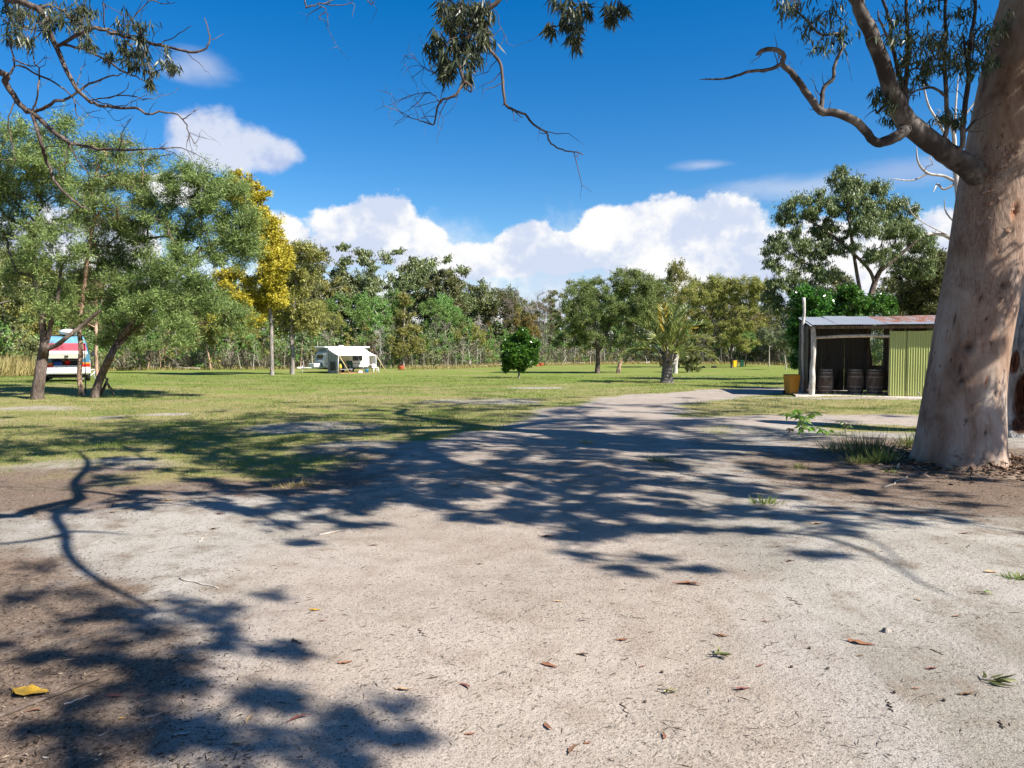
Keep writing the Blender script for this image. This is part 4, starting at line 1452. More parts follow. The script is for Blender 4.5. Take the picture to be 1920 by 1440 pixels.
    sk.poly([sk.p[k2]] + Zc([(1020, 200), (1040, 260), (1090, 320), (1105, 420), (1115, 530), (1160, 565), (1220, 590), (1260, 640), (1330, 685), (1350, 740), (1430, 775), (1500, 785), (1515, 800)]), [3 * cu, 3 * cu, 3 * cu, 3 * cu, 2.8 * cu, 2.6 * cu, 2.3 * cu, 2.2 * cu, 2 * cu, 1.8 * cu, 1.6 * cu, 1.3 * cu, 1 * cu, .8 * cu], parent=k2)
    for pts, w in [([(785, 525), (730, 475), (640, 490), (560, 520), (515, 545)], 1.0), ([(785, 525), (790, 420), (700, 350), (640, 340), (590, 390)], .8), ([(760, 370), (690, 340), (640, 290), (590, 285)], .8), ([(780, 560), (800, 620), (770, 700), (765, 750)], .6),
                   ([(1160, 565), (1190, 595), (1210, 605)], 1.2), ([(1110, 520), (1100, 545)], 1.2), ([(600, 600), (550, 640), (545, 670)], .5), ([(640, 490), (560, 530), (520, 600), (560, 620)], .5), ([(740, 640), (700, 590), (680, 540)], .6), ([(1000, 60), (1060, 50), (1090, 130), (1110, 180), (1090, 250)], .9),
                   ([(730, 475), (660, 500), (640, 540)], .5), ([(690, 350), (690, 420), (740, 480)], .5), ([(880, 480), (865, 520)], .9)]:
        a = nc(*pts[0])
        q = Zc(pts)
        q[0] = sk.p[a]
        sk.poly(q, [w * cu, w * .7 * cu, w * .4 * cu], parent=a)
    cc = [(790, 20, 40), (840, 30, 46), (900, 30, 46), (960, 30, 46), (800, 100, 50), (850, 120, 56), (900, 130, 50), (960, 110, 50), (1010, 110, 50), (1030, 170, 40), (780, 180, 44), (830, 200, 46), (900, 200, 46), (960, 210, 44), (1000, 190, 40),
          (750, 240, 34), (800, 280, 44), (850, 290, 40), (920, 290, 40), (960, 280, 36), (790, 340, 46), (820, 370, 40), (850, 350, 36), (930, 390, 22), (1020, 30, 30), (870, 60, 44), (930, 70, 44),
          (1400, 20, 46), (1440, 60, 40), (1470, 30, 50), (1500, 90, 40), (1540, 30, 36), (1460, 130, 36), (1470, 190, 34), (1490, 200, 26), (1350, 140, 18), (1650, 30, 36), (1660, 70, 28), (1720, 20, 26)]
    hc += [P(540 + a * kz, b * kz, Dc + rng.uniform(-.25, .25)) for a, b, r in cc]
    hr += [r * kz * cu * 1.7 for a, b, r in cc]
    # sparse fruiting twigs at the top edge
    Df = 6.2
    for pts in [[(80, -40), (95, 40), (150, 20), (200, 60), (210, 140)], [(150, 20), (250, 30), (340, 20), (330, 90)], [(190, 60), (160, 90), (190, 110), (205, 150)], [(400, -30), (420, 20), (450, 10)]]:
        q = [P(540 + a * kz, b * kz, Df) for a, b in pts]
        if pts[0][1] < 0:
            up = sk.nearest(q[0] + np.array([0, 0, .8]))
            sk.poly([sk.p[up], q[0] + [0, 0, .25]] + q, [.012, .008, .006, .004, .003], parent=up)
        else:
            sk.poly([sk.p[sk.nearest(q[0])]] + q[1:], [.005, .003, .002], parent=sk.nearest(q[0]))
    sk.twiglets(120, .022, .30, .003, first_v)
    sk.attach_all(hc, up=-0.2, wob=0.15, seg=0.25)
    cents = np.array(cents)
    top_c = base + np.array([-.2, .4, 7.2]) + rng.normal(size=(46, 3)) * np.array([1.3, 1.3, .8])
    top_c = top_c[[proj(c)[0] < -150 for c in top_c]]
    cents = np.concatenate([cents, top_c])
    rads = list(rads) + [.5] * len(top_c)
    sk.attach_all(cents, up=0.3, wob=0.2, seg=0.4)
    r = sk.radii(0.005)
    v, q = sk.tubes(r)
    hc, hr = np.array(hc), np.array(hr)
    v2, q2 = twigs_arrays(rng, hc, hr, 4, 0.003)
    v3, q3 = twigs_arrays(rng, cents, rads, 6, 0.005)
    v, q = join_vq([(v, q), (v2, q2), (v3, q3)])
    obj('trunk', mk('trunk', v - off, [q], [M['bark_dark']], smooth=True), t)
    a1 = cluster_leaves(rng, hc, hr, 66, 0.095, 0.0135, 'hang', 1.1, True)
    a2 = cluster_leaves(rng, cents, np.array(rads), 77, 0.13, 0.024, 'hang', 0.8)
    v, q = join_vq([a1[:2], a2[:2]])
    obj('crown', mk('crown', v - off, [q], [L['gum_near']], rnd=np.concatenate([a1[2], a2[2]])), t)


overhang_gum()


# ------------------------------------------------------------------ modelled trees of the field
def pixel_tree(name, label, bpx, bpy, trunks, lobes, leaf, bark, seed, per=12, cr=0.5, nl=150, ll=0.13, lw=0.024, mode='rand', depth=0.75, r_tip=0.012, shell=0.35, D=None, cat='tree', group=None, flat=0.8, twig=2, up=0.9, base=None):
    """trunks: [(points (px,py), widths px)], lobes: [(px, py, rx, ry)] all in the plane of the base, spread in depth"""
    rng = np.random.default_rng(seed)
    g = base if base is not None else G(bpx, bpy)
    d = float(g[1])
    u = d / FPX
    t = thing(name, g, label, cat, group)
    off = np.array(t.location)
    sk = Skel(rng)
    for k, (pts, w) in enumerate(trunks):
        q = [P(a, b, d + (rng.uniform(-.25, .25) if i > 1 else 0)) for i, (a, b) in enumerate(pts)]
        if k == 0:
            q[0] = g + np.array([0, 0, -0.12])
        ws = [x * u * 0.5 for x in w]
        if k == 0:
            ws = [ws[0] * 1.35] + ws
            q = [q[0], g + np.array([0, 0, 0.12]) + (q[1] - g) * 0.05] + q[1:]
            sk.poly(q, ws)
        else:
            a = sk.nearest(q[0])
            q[0] = sk.p[a]
            sk.poly(q, ws, parent=a)
    lb = [(P(a, b, d + rng.uniform(-1, 1) * depth * rx * u), (rx * u, rx * u * max(.8, depth), ry * u)) for a, b, rx, ry in lobes]
    area = np.array([rx * ry for _, _, rx, ry in lobes], float)
    n = np.maximum(3, (area / area.mean() * per)).astype(int)
    cents = np.concatenate([in_lobes(rng, [l_], int(k), shell) for l_, k in zip(lb, n)])
    if up is not None:
        sk.attach_all(cents, up=up, wob=0.22, seg=0.6)
    rads = cr * rng.uniform(0.7, 1.3, len(cents))
    v, q = sk.tubes(sk.radii(r_tip))
    if twig:
        v2, q2 = twigs_arrays(rng, cents, rads, twig, 0.006 if d < 30 else 0.010)
        v, q = join_vq([(v, q), (v2, q2)])
    obj('trunk', mk('trunk', v - off, [q], [M[bark]], smooth=True), t)
    if nl:
        v, q, rn = cluster_leaves(rng, cents, rads, nl, ll, lw, mode, flat)
        obj('crown', mk('crown', v - off, [q], [L[leaf]], rnd=rn), t)
    return t


# the clump of three over the parked van
pixel_tree('wattle_tree', 'forked dark trunked tree in front of the parked van, its branch crossing the rear window', 70, 748,
           [([(70, 748), (75, 705), (80, 670), (84, 648)], [22, 20, 19, 18]), ([(84, 652), (92, 625), (98, 595), (108, 560), (115, 500)], [11, 9, 8, 7, 5]), ([(85, 662), (105, 648), (128, 630), (152, 612), (190, 580)], [11, 9, 8, 8, 6]),
            ([(83, 650), (80, 610), (76, 570), (66, 535), (60, 470), (70, 400)], [13, 12, 10, 8, 7, 4])],
           [(85, 290, 62, 55), (40, 330, 60, 60), (110, 370, 60, 55), (30, 430, 70, 60), (95, 460, 60, 55), (60, 520, 60, 40), (100, 560, 40, 30), (0, 280, 55, 60), (-40, 380, 60, 70), (110, 245, 40, 28), (40, 250, 40, 26), (90, 590, 36, 20)],
           'wattle', 'bark_dark', 51, 18, .46, 270)
pixel_tree('wattle_tree', 'slim tree with flaking pinkish bark just beside the van tailgate', 153, 744,
           [([(153, 744), (149, 705), (152, 655), (149, 610), (157, 545), (165, 480), (178, 400)], [10, 9, 9, 8, 8, 7, 5])],
           [(215, 310, 62, 50), (200, 275, 45, 30), (170, 390, 60, 60), (240, 370, 55, 55), (180, 480, 65, 55), (230, 450, 55, 50), (160, 560, 50, 40), (270, 320, 40, 40)], 'wattle', 'bark_patchy', 52, 18, .46, 270)
pixel_tree('wattle_tree', 'dark tree leaning over the grass beside the van, with the widest feathery crown', 178, 746,
           [([(178, 746), (192, 700), (207, 668), (222, 640), (243, 612), (262, 585), (300, 545), (330, 500)], [15, 14, 13, 11, 10, 8, 7, 5]), ([(214, 655), (232, 640), (255, 615), (280, 605), (330, 596)], [5, 5, 4, 4, 3]),
            ([(200, 685), (196, 700), (206, 735)], [4, 3, 2])],
           [(350, 360, 55, 48), (425, 385, 50, 50), (300, 420, 65, 50), (395, 450, 70, 48), (330, 500, 65, 40), (450, 440, 42, 42), (250, 520, 60, 50), (240, 590, 60, 36), (300, 580, 60, 36), (380, 560, 60, 36), (430, 600, 40, 30), (330, 620, 50, 26), (360, 320, 32, 22), (430, 345, 32, 26), (465, 470, 26, 26), (205, 620, 36, 28)],
           'wattle', 'bark_dark', 53, 21, .46, 270)
pixel_tree('paperbark_tree', 'thin pale stemmed tree behind the leaning dark tree near the van', 186, 724,
           [([(186, 724), (181, 690), (180, 640), (181, 590), (179, 545), (185, 480)], [7, 6, 6, 6, 5, 4])], [(170, 540, 36, 30), (195, 500, 40, 36), (180, 440, 40, 40), (150, 600, 26, 24)], 'dark', 'bark_patchy', 54, 10, .5, 130)
pixel_tree('wattle_tree', 'yellow blossoming tree standing taller than its neighbours, golden from top to skirt', 510, 704,
           [([(510, 704), (509, 650), (508, 600), (500, 520), (480, 420), (460, 370)], [8, 7, 7, 6, 5, 3])],
           [(448, 352, 30, 26), (470, 390, 32, 34), (500, 450, 34, 40), (515, 470, 32, 36), (518, 500, 30, 36), (505, 535, 30, 34), (515, 555, 24, 20), (440, 525, 34, 24), (460, 560, 24, 18), (430, 600, 30, 16), (470, 600, 24, 14), (490, 570, 22, 20), (490, 420, 28, 34), (485, 360, 14, 16)],
           'yellow', 'bark_grey', 55, 17, .62, 260, .22, .08)
pixel_tree('paperbark_tree', 'olive tree with a straight pale trunk between the yellow tree and the caravan', 548, 702,
           [([(548, 702), (549, 660), (546, 620), (552, 560), (556, 500)], [9, 8, 7, 6, 4])], [(545, 600, 34, 26), (565, 570, 30, 30), (530, 560, 26, 30), (555, 520, 36, 34), (575, 480, 30, 26), (545, 470, 24, 20), (590, 610, 22, 22)], 'olive', 'bark_grey', 56, 14, .7, 200, .22, .08)
pixel_tree('lilly_pilly_tree', 'small dense glossy green tree standing alone on the lawn', 973, 709,
           [([(973, 709), (973, 695), (972, 670), (973, 640)], [4, 3.5, 3, 2])],
           [(974, 640, 22, 18), (960, 660, 18, 18), (990, 660, 18, 18), (975, 668, 26, 18), (958, 682, 14, 10), (992, 680, 14, 10), (972, 686, 18, 8), (979, 624, 11, 9), (948, 650, 9, 9), (1002, 645, 9, 8), (952, 690, 9, 6)], 'glossy', 'bark_grey', 57, 17, .22, 99, .17, .09, depth=.8)
pixel_tree('wattle_tree', 'broad round grey-green tree with a short dark trunk beside the palm', 1120, 700,
           [([(1120, 700), (1121, 670), (1118, 640), (1112, 600)], [10, 8, 7, 5]), ([(1120, 665), (1132, 640), (1148, 600)], [6, 5, 4])],
           [(1085, 560, 36, 32), (1120, 545, 40, 30), (1155, 555, 36, 32), (1065, 600, 32, 30), (1110, 600, 42, 32), (1160, 600, 40, 34), (1070, 640, 30, 20), (1120, 635, 40, 22), (1170, 635, 30, 18), (1185, 580, 30, 30), (1100, 530, 20, 12)], 'wattle', 'bark_dark', 58, 18, .5, 240, .18, .045)
pixel_tree('wattle_tree', 'tree with a leaning flaky trunk half hidden behind the palm fronds', 1159, 700,
           [([(1159, 700), (1163, 680), (1168, 655), (1178, 620), (1195, 570)], [8, 7, 7, 6, 4])],
           [(1190, 535, 36, 26), (1225, 550, 36, 26), (1165, 520, 26, 16), (1205, 580, 36, 26), (1240, 590, 30, 24), (1200, 515, 20, 12)], 'wattle', 'bark_patchy', 59, 18, .62, 240, .18, .045)
pixel_tree('shrub', 'dark leafy shrub close behind the palm trunk', 1290, 698, [([(1290, 698), (1290, 680), (1292, 660)], [4, 3, 2])],
           [(1290, 670, 22, 22), (1280, 685, 16, 12), (1302, 682, 16, 14), (1295, 655, 18, 14)], 'dark', 'bark_grey', 60, 14, .35, 130, .16, .07, cat='shrub')
pixel_tree('dead_stump', 'pale grey stump leaning against the dark shrub behind the palm', 1266, 700, [([(1266, 700), (1267, 680), (1270, 664)], [9, 8, 7])], [(1270, 665, 3, 2)], 'dark', 'bark_dead', 61, 2, .1, 0, up=None, twig=0, cat='stump')
pixel_tree('wattle_tree', 'olive yellow tree with tangled bare lower twigs between the palm and the shed', 1372, 690,
           [([(1372, 690), (1370, 660), (1376, 620), (1380, 590)], [4, 4, 3, 2]), ([(1372, 660), (1390, 620), (1430, 580)], [3, 2.5, 2]), ([(1371, 665), (1355, 630), (1325, 585)], [3, 2.5, 2])],
           [(1320, 540, 34, 22), (1355, 535, 30, 18), (1400, 545, 38, 24), (1430, 555, 28, 26), (1345, 570, 36, 24), (1300, 560, 28, 22), (1335, 600, 22, 18), (1405, 530, 26, 12), (1350, 522, 20, 9), (1360, 625, 30, 22), (1400, 600, 30, 24), (1395, 645, 22, 16)], 'olive', 'bark_dark', 62, 19, .55, 230, .2, .06, twig=6)
# big open gum behind the shed
pixel_tree('gum_tree', 'tall open gum with sky showing through its crown behind the tin shed', 1640, 712,
           [([(1640, 712), (1620, 660), (1622, 600), (1640, 530), (1655, 500)], [16, 14, 12, 10, 8]), ([(1622, 590), (1612, 540), (1600, 470), (1590, 400)], [8, 7, 6, 4]), ([(1650, 510), (1685, 480), (1720, 450)], [8, 7, 5]), ([(1640, 530), (1625, 500), (1560, 440), (1510, 410)], [7, 6, 5, 3]), ([(1620, 560), (1570, 520), (1500, 490)], [6, 5, 3])],
           [(1575, 340, 28, 24), (1600, 350, 30, 24), (1640, 350, 22, 20), (1560, 375, 36, 26), (1620, 385, 50, 26), (1500, 385, 36, 20), (1480, 400, 26, 20), (1680, 400, 40, 26), (1640, 420, 50, 26), (1540, 420, 36, 22), (1475, 445, 34, 22), (1700, 440, 40, 30), (1730, 455, 26, 22), (1460, 480, 26, 20), (1520, 470, 36, 24), (1580, 460, 30, 20), (1650, 470, 30, 22), (1700, 490, 40, 24), (1470, 520, 34, 24), (1540, 510, 36, 22), (1730, 500, 26, 22), (1460, 560, 30, 26), (1510, 550, 36, 24), (1575, 320, 12, 9)],
           'gum', 'bark_dark', 63, 16, .46, 200, .17, .042, 'hang', r_tip=.011, D=38, shell=.2, base=at(1640, 38))
pixel_tree('gum_tree', 'dark bushy tree between the tin shed and the massive smooth gum', 1740, 712,
           [([(1740, 712), (1742, 650), (1745, 580)], [10, 8, 6])], [(1715, 520, 34, 26), (1750, 500, 34, 30), (1775, 520, 30, 40), (1725, 560, 40, 26), (1765, 570, 34, 30), (1690, 570, 34, 22), (1740, 600, 40, 24), (1670, 600, 26, 14)], 'dark', 'bark_dark', 64, 18, .55, 230, .17, .05, base=at(1740, 41))
pixel_tree('lilly_pilly_shrub', 'glossy bright green shrub spilling past the open end of the shed', 1500, 715, [([(1500, 715), (1501, 680), (1505, 620)], [6, 5, 4])],
           [(1503, 590, 14, 18), (1510, 560, 22, 20), (1495, 615, 14, 20), (1500, 650, 12, 20), (1497, 680, 10, 14), (1525, 570, 26, 26), (1540, 620, 30, 40)], 'glossy', 'bark_grey', 65, 18, .3, 200, .14, .065, cat='shrub', base=at(1500, 31))
pixel_tree('lilly_pilly_shrub', 'wide glossy green shrub rising behind the rusty shed roof', 1610, 715, [([(1610, 715), (1612, 650), (1615, 590)], [7, 6, 4])],
           [(1555, 570, 26, 20), (1590, 560, 30, 22), (1625, 565, 30, 20), (1580, 600, 50, 22), (1660, 575, 24, 14), (1560, 620, 30, 26)], 'glossy', 'bark_grey', 66, 18, .38, 210, .14, .065, cat='shrub', base=at(1610, 34))
# bleached dead tree behind the big gum
pixel_tree('dead_tree', 'bleached bare dead tree reaching out from behind the massive gum', 1830, 725,
           [([(1830, 725), (1825, 600), (1815, 480), (1800, 390), (1790, 300), (1788, 250), (1770, 200)], [18, 16, 14, 11, 9, 7, 4]), ([(1798, 345), (1770, 330), (1740, 325), (1722, 305), (1718, 275)], [7, 5, 5, 4, 2]), ([(1740, 326), (1710, 338), (1672, 335)], [4, 3, 1.5]),
            ([(1800, 352), (1770, 355), (1758, 345), (1750, 360)], [5, 4, 4, 2]), ([(1797, 320), (1775, 308), (1765, 300)], [6, 5, 3]), ([(1789, 285), (1760, 230), (1740, 195), (1728, 140)], [6, 5, 4, 2]), ([(1789, 265), (1792, 200), (1797, 140)], [5, 4, 2]),
            ([(1815, 480), (1780, 445), (1750, 438), (1738, 440)], [9, 8, 6, 4]), ([(1790, 250), (1810, 215), (1840, 175)], [5, 4, 2]), ([(1808, 425), (1775, 400), (1770, 370)], [4, 3, 1]), ([(1812, 450), (1745, 425), (1710, 400), (1700, 370)], [3, 2, 2, 1])],
           [(1735, 300, 20, 30), (1760, 220, 20, 40), (1720, 400, 26, 20)], 'dark', 'bark_dead', 67, 4, .3, 0, r_tip=.012, base=at(1830, 29), twig=1)


def hollow_trunk():
    b = G(1925, 818)
    d = float(b[1])
    rows = [(826, 1866, 1995), (815, 1872, 1988), (780, 1874, 1984), (740, 1877, 1982), (680, 1883, 1985), (620, 1891, 1990), (560, 1902, 1998), (500, 1914, 2006), (420, 1930, 2014), (340, 1948, 2022)]
    kn = [((1904, 745), .17, .62, .26, .05, 0), ((1916, 735), .16, .55, .12, .0, 0), ((1902, 680), .12, .34, .10, .02, 0), ((1908, 800), .19, .34, .06, .0, 0)]
    V, q, msk, cen, rad = loft(rows, d, d + .2, 72, 7, 0.16, kn, b[2], 7, 0.03, 9)
    msk[-3:, :, 0] = 1
    V[-1] += np.array([0, 0, 1.0]) * (0.25 * np.sin(np.arange(72) * 1.7))[:, None]
    V[-1, :, :2] = V[-1, :, :2] * .6 + cen[-1][:2] * .4
    t = thing('hollow_tree', b, 'grey dead trunk with a burnt red-brown hollow, partly behind the massive gum', 'dead tree')
    off = np.array(t.location)
    obj('trunk', mk('trunk', V.reshape(-1, 3) - off, [q], [M['burnt_bark']], mask=msk.reshape(-1, 4), smooth=True), t)


hollow_trunk()


# ------------------------------------------------------------------ palm
def palm():
    rng = np.random.default_rng(70)
    b = G(1250, 718)
    d = float(b[1])
    u = d / FPX
    t = thing('palm_tree', b, 'stout palm with arching fronds and a ringed grey trunk on the lawn', 'palm')
    off = np.array(t.location)
    n, seg = 60, 28
    H = 1.62
    V = []
    ang = np.linspace(0, 2 * np.pi, seg, endpoint=False)
    for k in range(n):
        z = -0.1 + (H + .1) * k / (n - 1)
        f = z / H
        r = np.interp(f, [0, .12, .5, .8, 1], [.36, .27, .235, .27, .25]) * (1 + .05 * math.sin(z * 42)) + 0.012 * np.sin(9 * ang + z * 30)
        V.append(np.stack([r * np.cos(ang) + .05 * f, r * np.sin(ang), np.full(seg, z)], -1))
    V = np.array(V)
    i = np.arange(seg)
    k = np.arange(n - 1)[:, None] * seg
    q = np.stack([k + i, k + (i + 1) % seg, k + seg + (i + 1) % seg, k + seg + i], -1).reshape(-1, 4)
    obj('trunk', mk('trunk', V.reshape(-1, 3), [q], [M['palm_bark']], smooth=True), t)
    # old leaf bases splayed round the top of the trunk
    for a in range(14):
        aa = a * 2.4 + .3
        z0 = 0.75 + 0.065 * a
        p0 = np.array([.26 * math.cos(aa), .26 * math.sin(aa), z0])
        p1 = np.array([.40 * math.cos(aa), .40 * math.sin(aa), z0 + .30])
        p2 = np.array([.55 * math.cos(aa), .55 * math.sin(aa), z0 + .52])
        mb = MB()
        mb.tube([p0, p1, p2], [.075, .05, .025], 6)
        mb.build('leaf_base', [M['bark_dead'] if a % 3 == 0 else M['bark_grey']], t)
    # frond meshes with different arch
    fr = []
    for kk in range(4):
        ln = 2.5
        arch = [0.35, 0.7, 1.05, 1.4][kk]
        s = np.linspace(0, 1, 22)
        th = [1.45, 1.22, 0.95, 0.62][kk] - [0.75, 1.25, 1.5, 1.5][kk] * s ** 1.3
        dx = np.cumsum(np.cos(th)) * ln / 22
        dz = np.cumsum(np.sin(th)) * ln / 22
        pts = np.stack([dx, np.zeros(22), dz], -1)
        v, q = tube_arrays(pts, np.linspace(.04, .006, 22), 5)
        rn = [np.full(len(v), .9)]
        parts = [(v, q)]
        m_ = 46
        ss = np.repeat(np.linspace(.16, 1.0, m_), 2)
        side = np.tile([1, -1], m_)
        pp = np.stack([np.interp(ss, s, pts[:, 0]), np.zeros(2 * m_), np.interp(ss, s, pts[:, 2])], -1)
        tt = unit(np.stack([np.interp(ss, s, np.cos(th)), np.zeros(2 * m_), np.interp(ss, s, np.sin(th))], -1))
        up = np.stack([-tt[:, 2], np.zeros(2 * m_), tt[:, 0]], -1)
        ax = tt * .95 + np.stack([np.zeros(2 * m_), side * 0.72, np.zeros(2 * m_)], -1) + up * .42 + rng.normal(size=(2 * m_, 3)) * .05 + np.array([0, 0, -.12])
        lv, lq, lr = leaf_arrays(rng, pp, ax, .62 * np.sin(np.pi * np.clip(ss * .80 + .16, 0, 1)) ** .6, .05, True)
        parts.append((lv, lq))
        rn.append(lr)
        V_, Q_ = join_vq(parts)
        fr.append(mk('frond', V_, [Q_], [L['palm']], rnd=np.concatenate(rn)))
    for j in range(23):
        a = j * 2.39996
        f = j / 22.0
        kind = int(np.clip(3.6 * (1 - f) + rng.uniform(-.5, .5), 0, 3))
        o = obj('frond', fr[kind], t, loc=(.12 * math.cos(a), .12 * math.sin(a), H - .42 + .42 * f), rot=(rng.uniform(-.15, .15), rng.uniform(-.08, .08), a))
        o.scale = (1, 1, 1) if rng.uniform() < .6 else (.88, .9, .85)
        az = (a % 6.283)
        if j in (8, 19):
            o.material_slots[0].link = 'OBJECT'
            o.material_slots[0].material = L['palm_yellow']
            o['label'] = 'yellowing frond'


palm()


# ------------------------------------------------------------------ the forest round the field
EDGE = [(-900, 30), (-300, 44), (0, 52), (100, 60), (240, 72), (500, 74), (850, 80), (1000, 95), (1200, 104), (1450, 100), (1600, 80), (1900, 62), (2300, 46), (2800, 34)]


def edge_d(px):
    return float(np.interp(px, [e[0] for e in EDGE], [e[1] for e in EDGE]))


FG = 'trees of the forest edge'
front = [
    # px, extra distance, top, kind, var, leaf, bark, width, label
    (573, 6, 452, 'bushy', 0, 'dark', 'bark_grey', 0.75, 'dark tall tree just behind the yellow blossoming tree'),
    (615, 14, 478, 'tall', 0, 'gum', 'bark_pale', 1.0, 'open crowned gum rising over the front of the caravan'),
    (682, 16, 460, 'tall', 1, 'gum', 'bark_grey', 1.1, 'highest ragged gum on the skyline behind the caravan'),
    (745, 18, 476, 'tall', 2, 'gum', 'bark_grey', 1.1, 'ragged gum on the skyline behind the olive cone-shaped tree'),
    (800, 15, 470, 'tall', 0, 'gum', 'bark_pale', 1.25, 'broad ragged gum standing highest beside the caravan awning side of the forest'),
    (852, 12, 500, 'tall', 1, 'dark', 'bark_pale', 1.0, 'dark open gum with pale limbs over the fire drum'),
    (893, 14, 497, 'round', 0, 'gum', 'bark_pale', 0.9, 'dark gum with a rounded top midway along the forest'),
    (945, 16, 503, 'round', 1, 'gum', 'bark_grey', 0.95, 'wide dark gum behind the small glossy tree'),
    (962, 6, 535, 'dead', 0, 'rust', 'twig', 0.9, 'brownish bare tree behind the small glossy tree'),
    (1015, 2, 545, 'dead', 1, 'dead', 'twig', 1.15, 'grey bare tree filling the gap beside the broad round tree'),
    (1000, 5, 552, 'dead', 0, 'dead', 'bark_dead', 1.0, 'pale leafless tree in the gap behind the glossy tree'),
    (645, 2, 545, 'bushy', 1, 'green', 'bark_pale', 0.95, 'bright green bushy tree right behind the caravan roof'),
    (606, 0, 560, 'bushy', 2, 'olive', 'bark_pale', 0.85, 'olive bushy tree behind the front of the caravan'),
    (700, 4, 548, 'bushy', 0, 'green', 'bark_pale', 1.0, 'fresh green tree behind the end of the awning'),
    (757, -3, 546, 'cone', 0, 'olive', 'bark_pale', 1.2, 'olive cone-shaped tree beside the caravan, behind the fire drum'),
    (812, 2, 556, 'bushy', 1, 'green', 'bark_pale', 1.0, 'green bushy tree next to the olive cone-shaped tree'),
    (838, 6, 548, 'bushy', 2, 'green', 'bark_pale', 0.8, 'slanting green crown midway along the forest wall'),
    (882, -2, 582, 'round', 1, 'olive', 'bark_pale', 0.8, 'low olive tree with pale stems in the middle of the forest edge'),
    (916, 4, 600, 'cone', 1, 'rust', 'bark_grey', 0.8, 'small rusty leaved tree by the glossy green tree'),
    (986, -6, 570, 'round', 0, 'rust', 'bark_grey', 0.75, 'tree with rust coloured top right above the glossy tree'),
    (1258, 0, 484, 'bushy', 2, 'olive', 'bark_grey', 0.62, 'tall olive tree poking above the palm'),
    (1215, 2, 520, 'bushy', 0, 'wattle', 'bark_grey', 0.9, 'green tree filling in behind the palm'),
    (1300, 4, 512, 'bushy', 1, 'olive', 'bark_grey', 0.8, 'yellow green tree just past the palm'),
    (1345, 2, 516, 'bushy', 2, 'olive', 'bark_grey', 0.85, 'olive tree behind the tangled wattle'),
    (1405, -2, 520, 'bushy', 0, 'olive', 'bark_grey', 0.85, 'olive yellow tree toward the open gum behind the shed'),
    (1442, -18, 592, 'round', 1, 'greygreen', 'bark_pale', 0.8, 'grey-green small tree beyond the green wheelie bin'),
    (1474, -28, 598, 'round', 0, 'greygreen', 'bark_pale', 0.8, 'pale grey-green multi-stemmed tree beside the glossy shrub of the shed'),
    (1398, -16, 600, 'round', 1, 'green', 'bark_dark', 0.75, 'small tree whose dark stem stands between the two far bins'),
    (1420, 6, 560, 'dead', 1, 'dead', 'twig', 1.3, 'grey twiggy bare tree between the wattle and the open gum'),
    (1060, 4, 540, 'tall', 2, 'dark', 'bark_pale', 1.0, 'gum on the skyline behind the broad round tree'),
    (1110, 8, 532, 'tall', 0, 'gum', 'bark_grey', 1.0, 'gum crown showing over the broad round tree'),
    (1160, 3, 530, 'bushy', 1, 'wattle', 'bark_grey', 1.0, 'green crown between the broad round tree and the palm'),
    (18, 2, 455, 'bushy', 0, 'olive', 'bark_grey', 0.85, 'olive tree at the far end of the forest over the tall dry grass'),
    (-40, 0, 430, 'bushy', 1, 'dark', 'bark_grey', 0.9, 'dark tree at the very end of the forest by the dry grass'),
    (62, 4, 475, 'bushy', 2, 'olive', 'bark_grey', 0.8, 'olive tree behind the forked dark trunk'),
    (105, 3, 500, 'round', 0, 'green', 'bark_pale', 0.9, 'green tree behind the roof of the parked van'),
    (150, 6, 510, 'bushy', 1, 'dark', 'bark_grey', 0.9, 'dark tree straight behind the parked van'),
    (215, 4, 560, 'bushy', 0, 'green', 'bark_grey', 0.9, 'green tree behind the leaning dark tree'),
    (262, -6, 612, 'round', 1, 'wattle', 'bark_dark', 1.1, 'low spreading green tree on the lawn edge past the van'),
    (325, 2, 575, 'bushy', 2, 'green', 'bark_grey', 1.0, 'green bushy tree between the van clump and the yellow tree'),
    (395, -4, 560, 'round', 0, 'olive', 'bark_patchy', 1.0, 'olive tree with a stout pinkish trunk left of the yellow tree'.replace(' left of', ' before')),
    (440, 3, 545, 'bushy', 1, 'green', 'bark_grey', 0.95, 'green tree under the low yellow blossom'),
    (475, 2, 570, 'bushy', 0, 'olive', 'bark_grey', 0.9, 'olive tree just behind the trunk of the yellow tree'),
    (1560, 8, 500, 'bushy', 2, 'dark', 'bark_grey', 1.0, 'dark tree seen through the open gum behind the shed'),
    (1690, 6, 500, 'bushy', 0, 'dark', 'bark_grey', 1.0, 'dark dense tree beyond the rusty end of the shed roof'),
    (1760, 4, 470, 'bushy', 1, 'dark', 'bark_grey', 1.0, 'dark tree beside the massive gum, beyond the shed'),
]
for (px, dx, top, kind, var, leaf, bark, w, lab) in front:
    if leaf == 'dead':
        leaf = 'dark'
    nm = {'tall': 'gum_tree', 'bushy': 'wattle_tree', 'cone': 'paperbark_tree', 'round': 'wattle_tree', 'dead': 'dead_tree'}[kind]
    forest_tree(nm, kind, var, px, edge_d(px) + 3 + dx, top, lab, leaf, bark, w, FG)

rs = np.random.RandomState(5)


def stretch_of(px):
    return ('past the van' if px < 330 else 'by the yellow tree' if px < 560 else 'behind the caravan' if px < 730 else 'past the fire drum' if px < 860 else 'by the glossy green tree' if px < 1030 else
            'beyond the broad round tree' if px < 1210 else 'beyond the palm' if px < 1345 else 'beyond the far bins')


WORDS = {'tall': 'open crowned gum', 'bushy': 'bushy green tree', 'cone': 'narrow tree', 'dead': 'bare grey tree', 'sapling': 'thin pale stemmed sapling'}
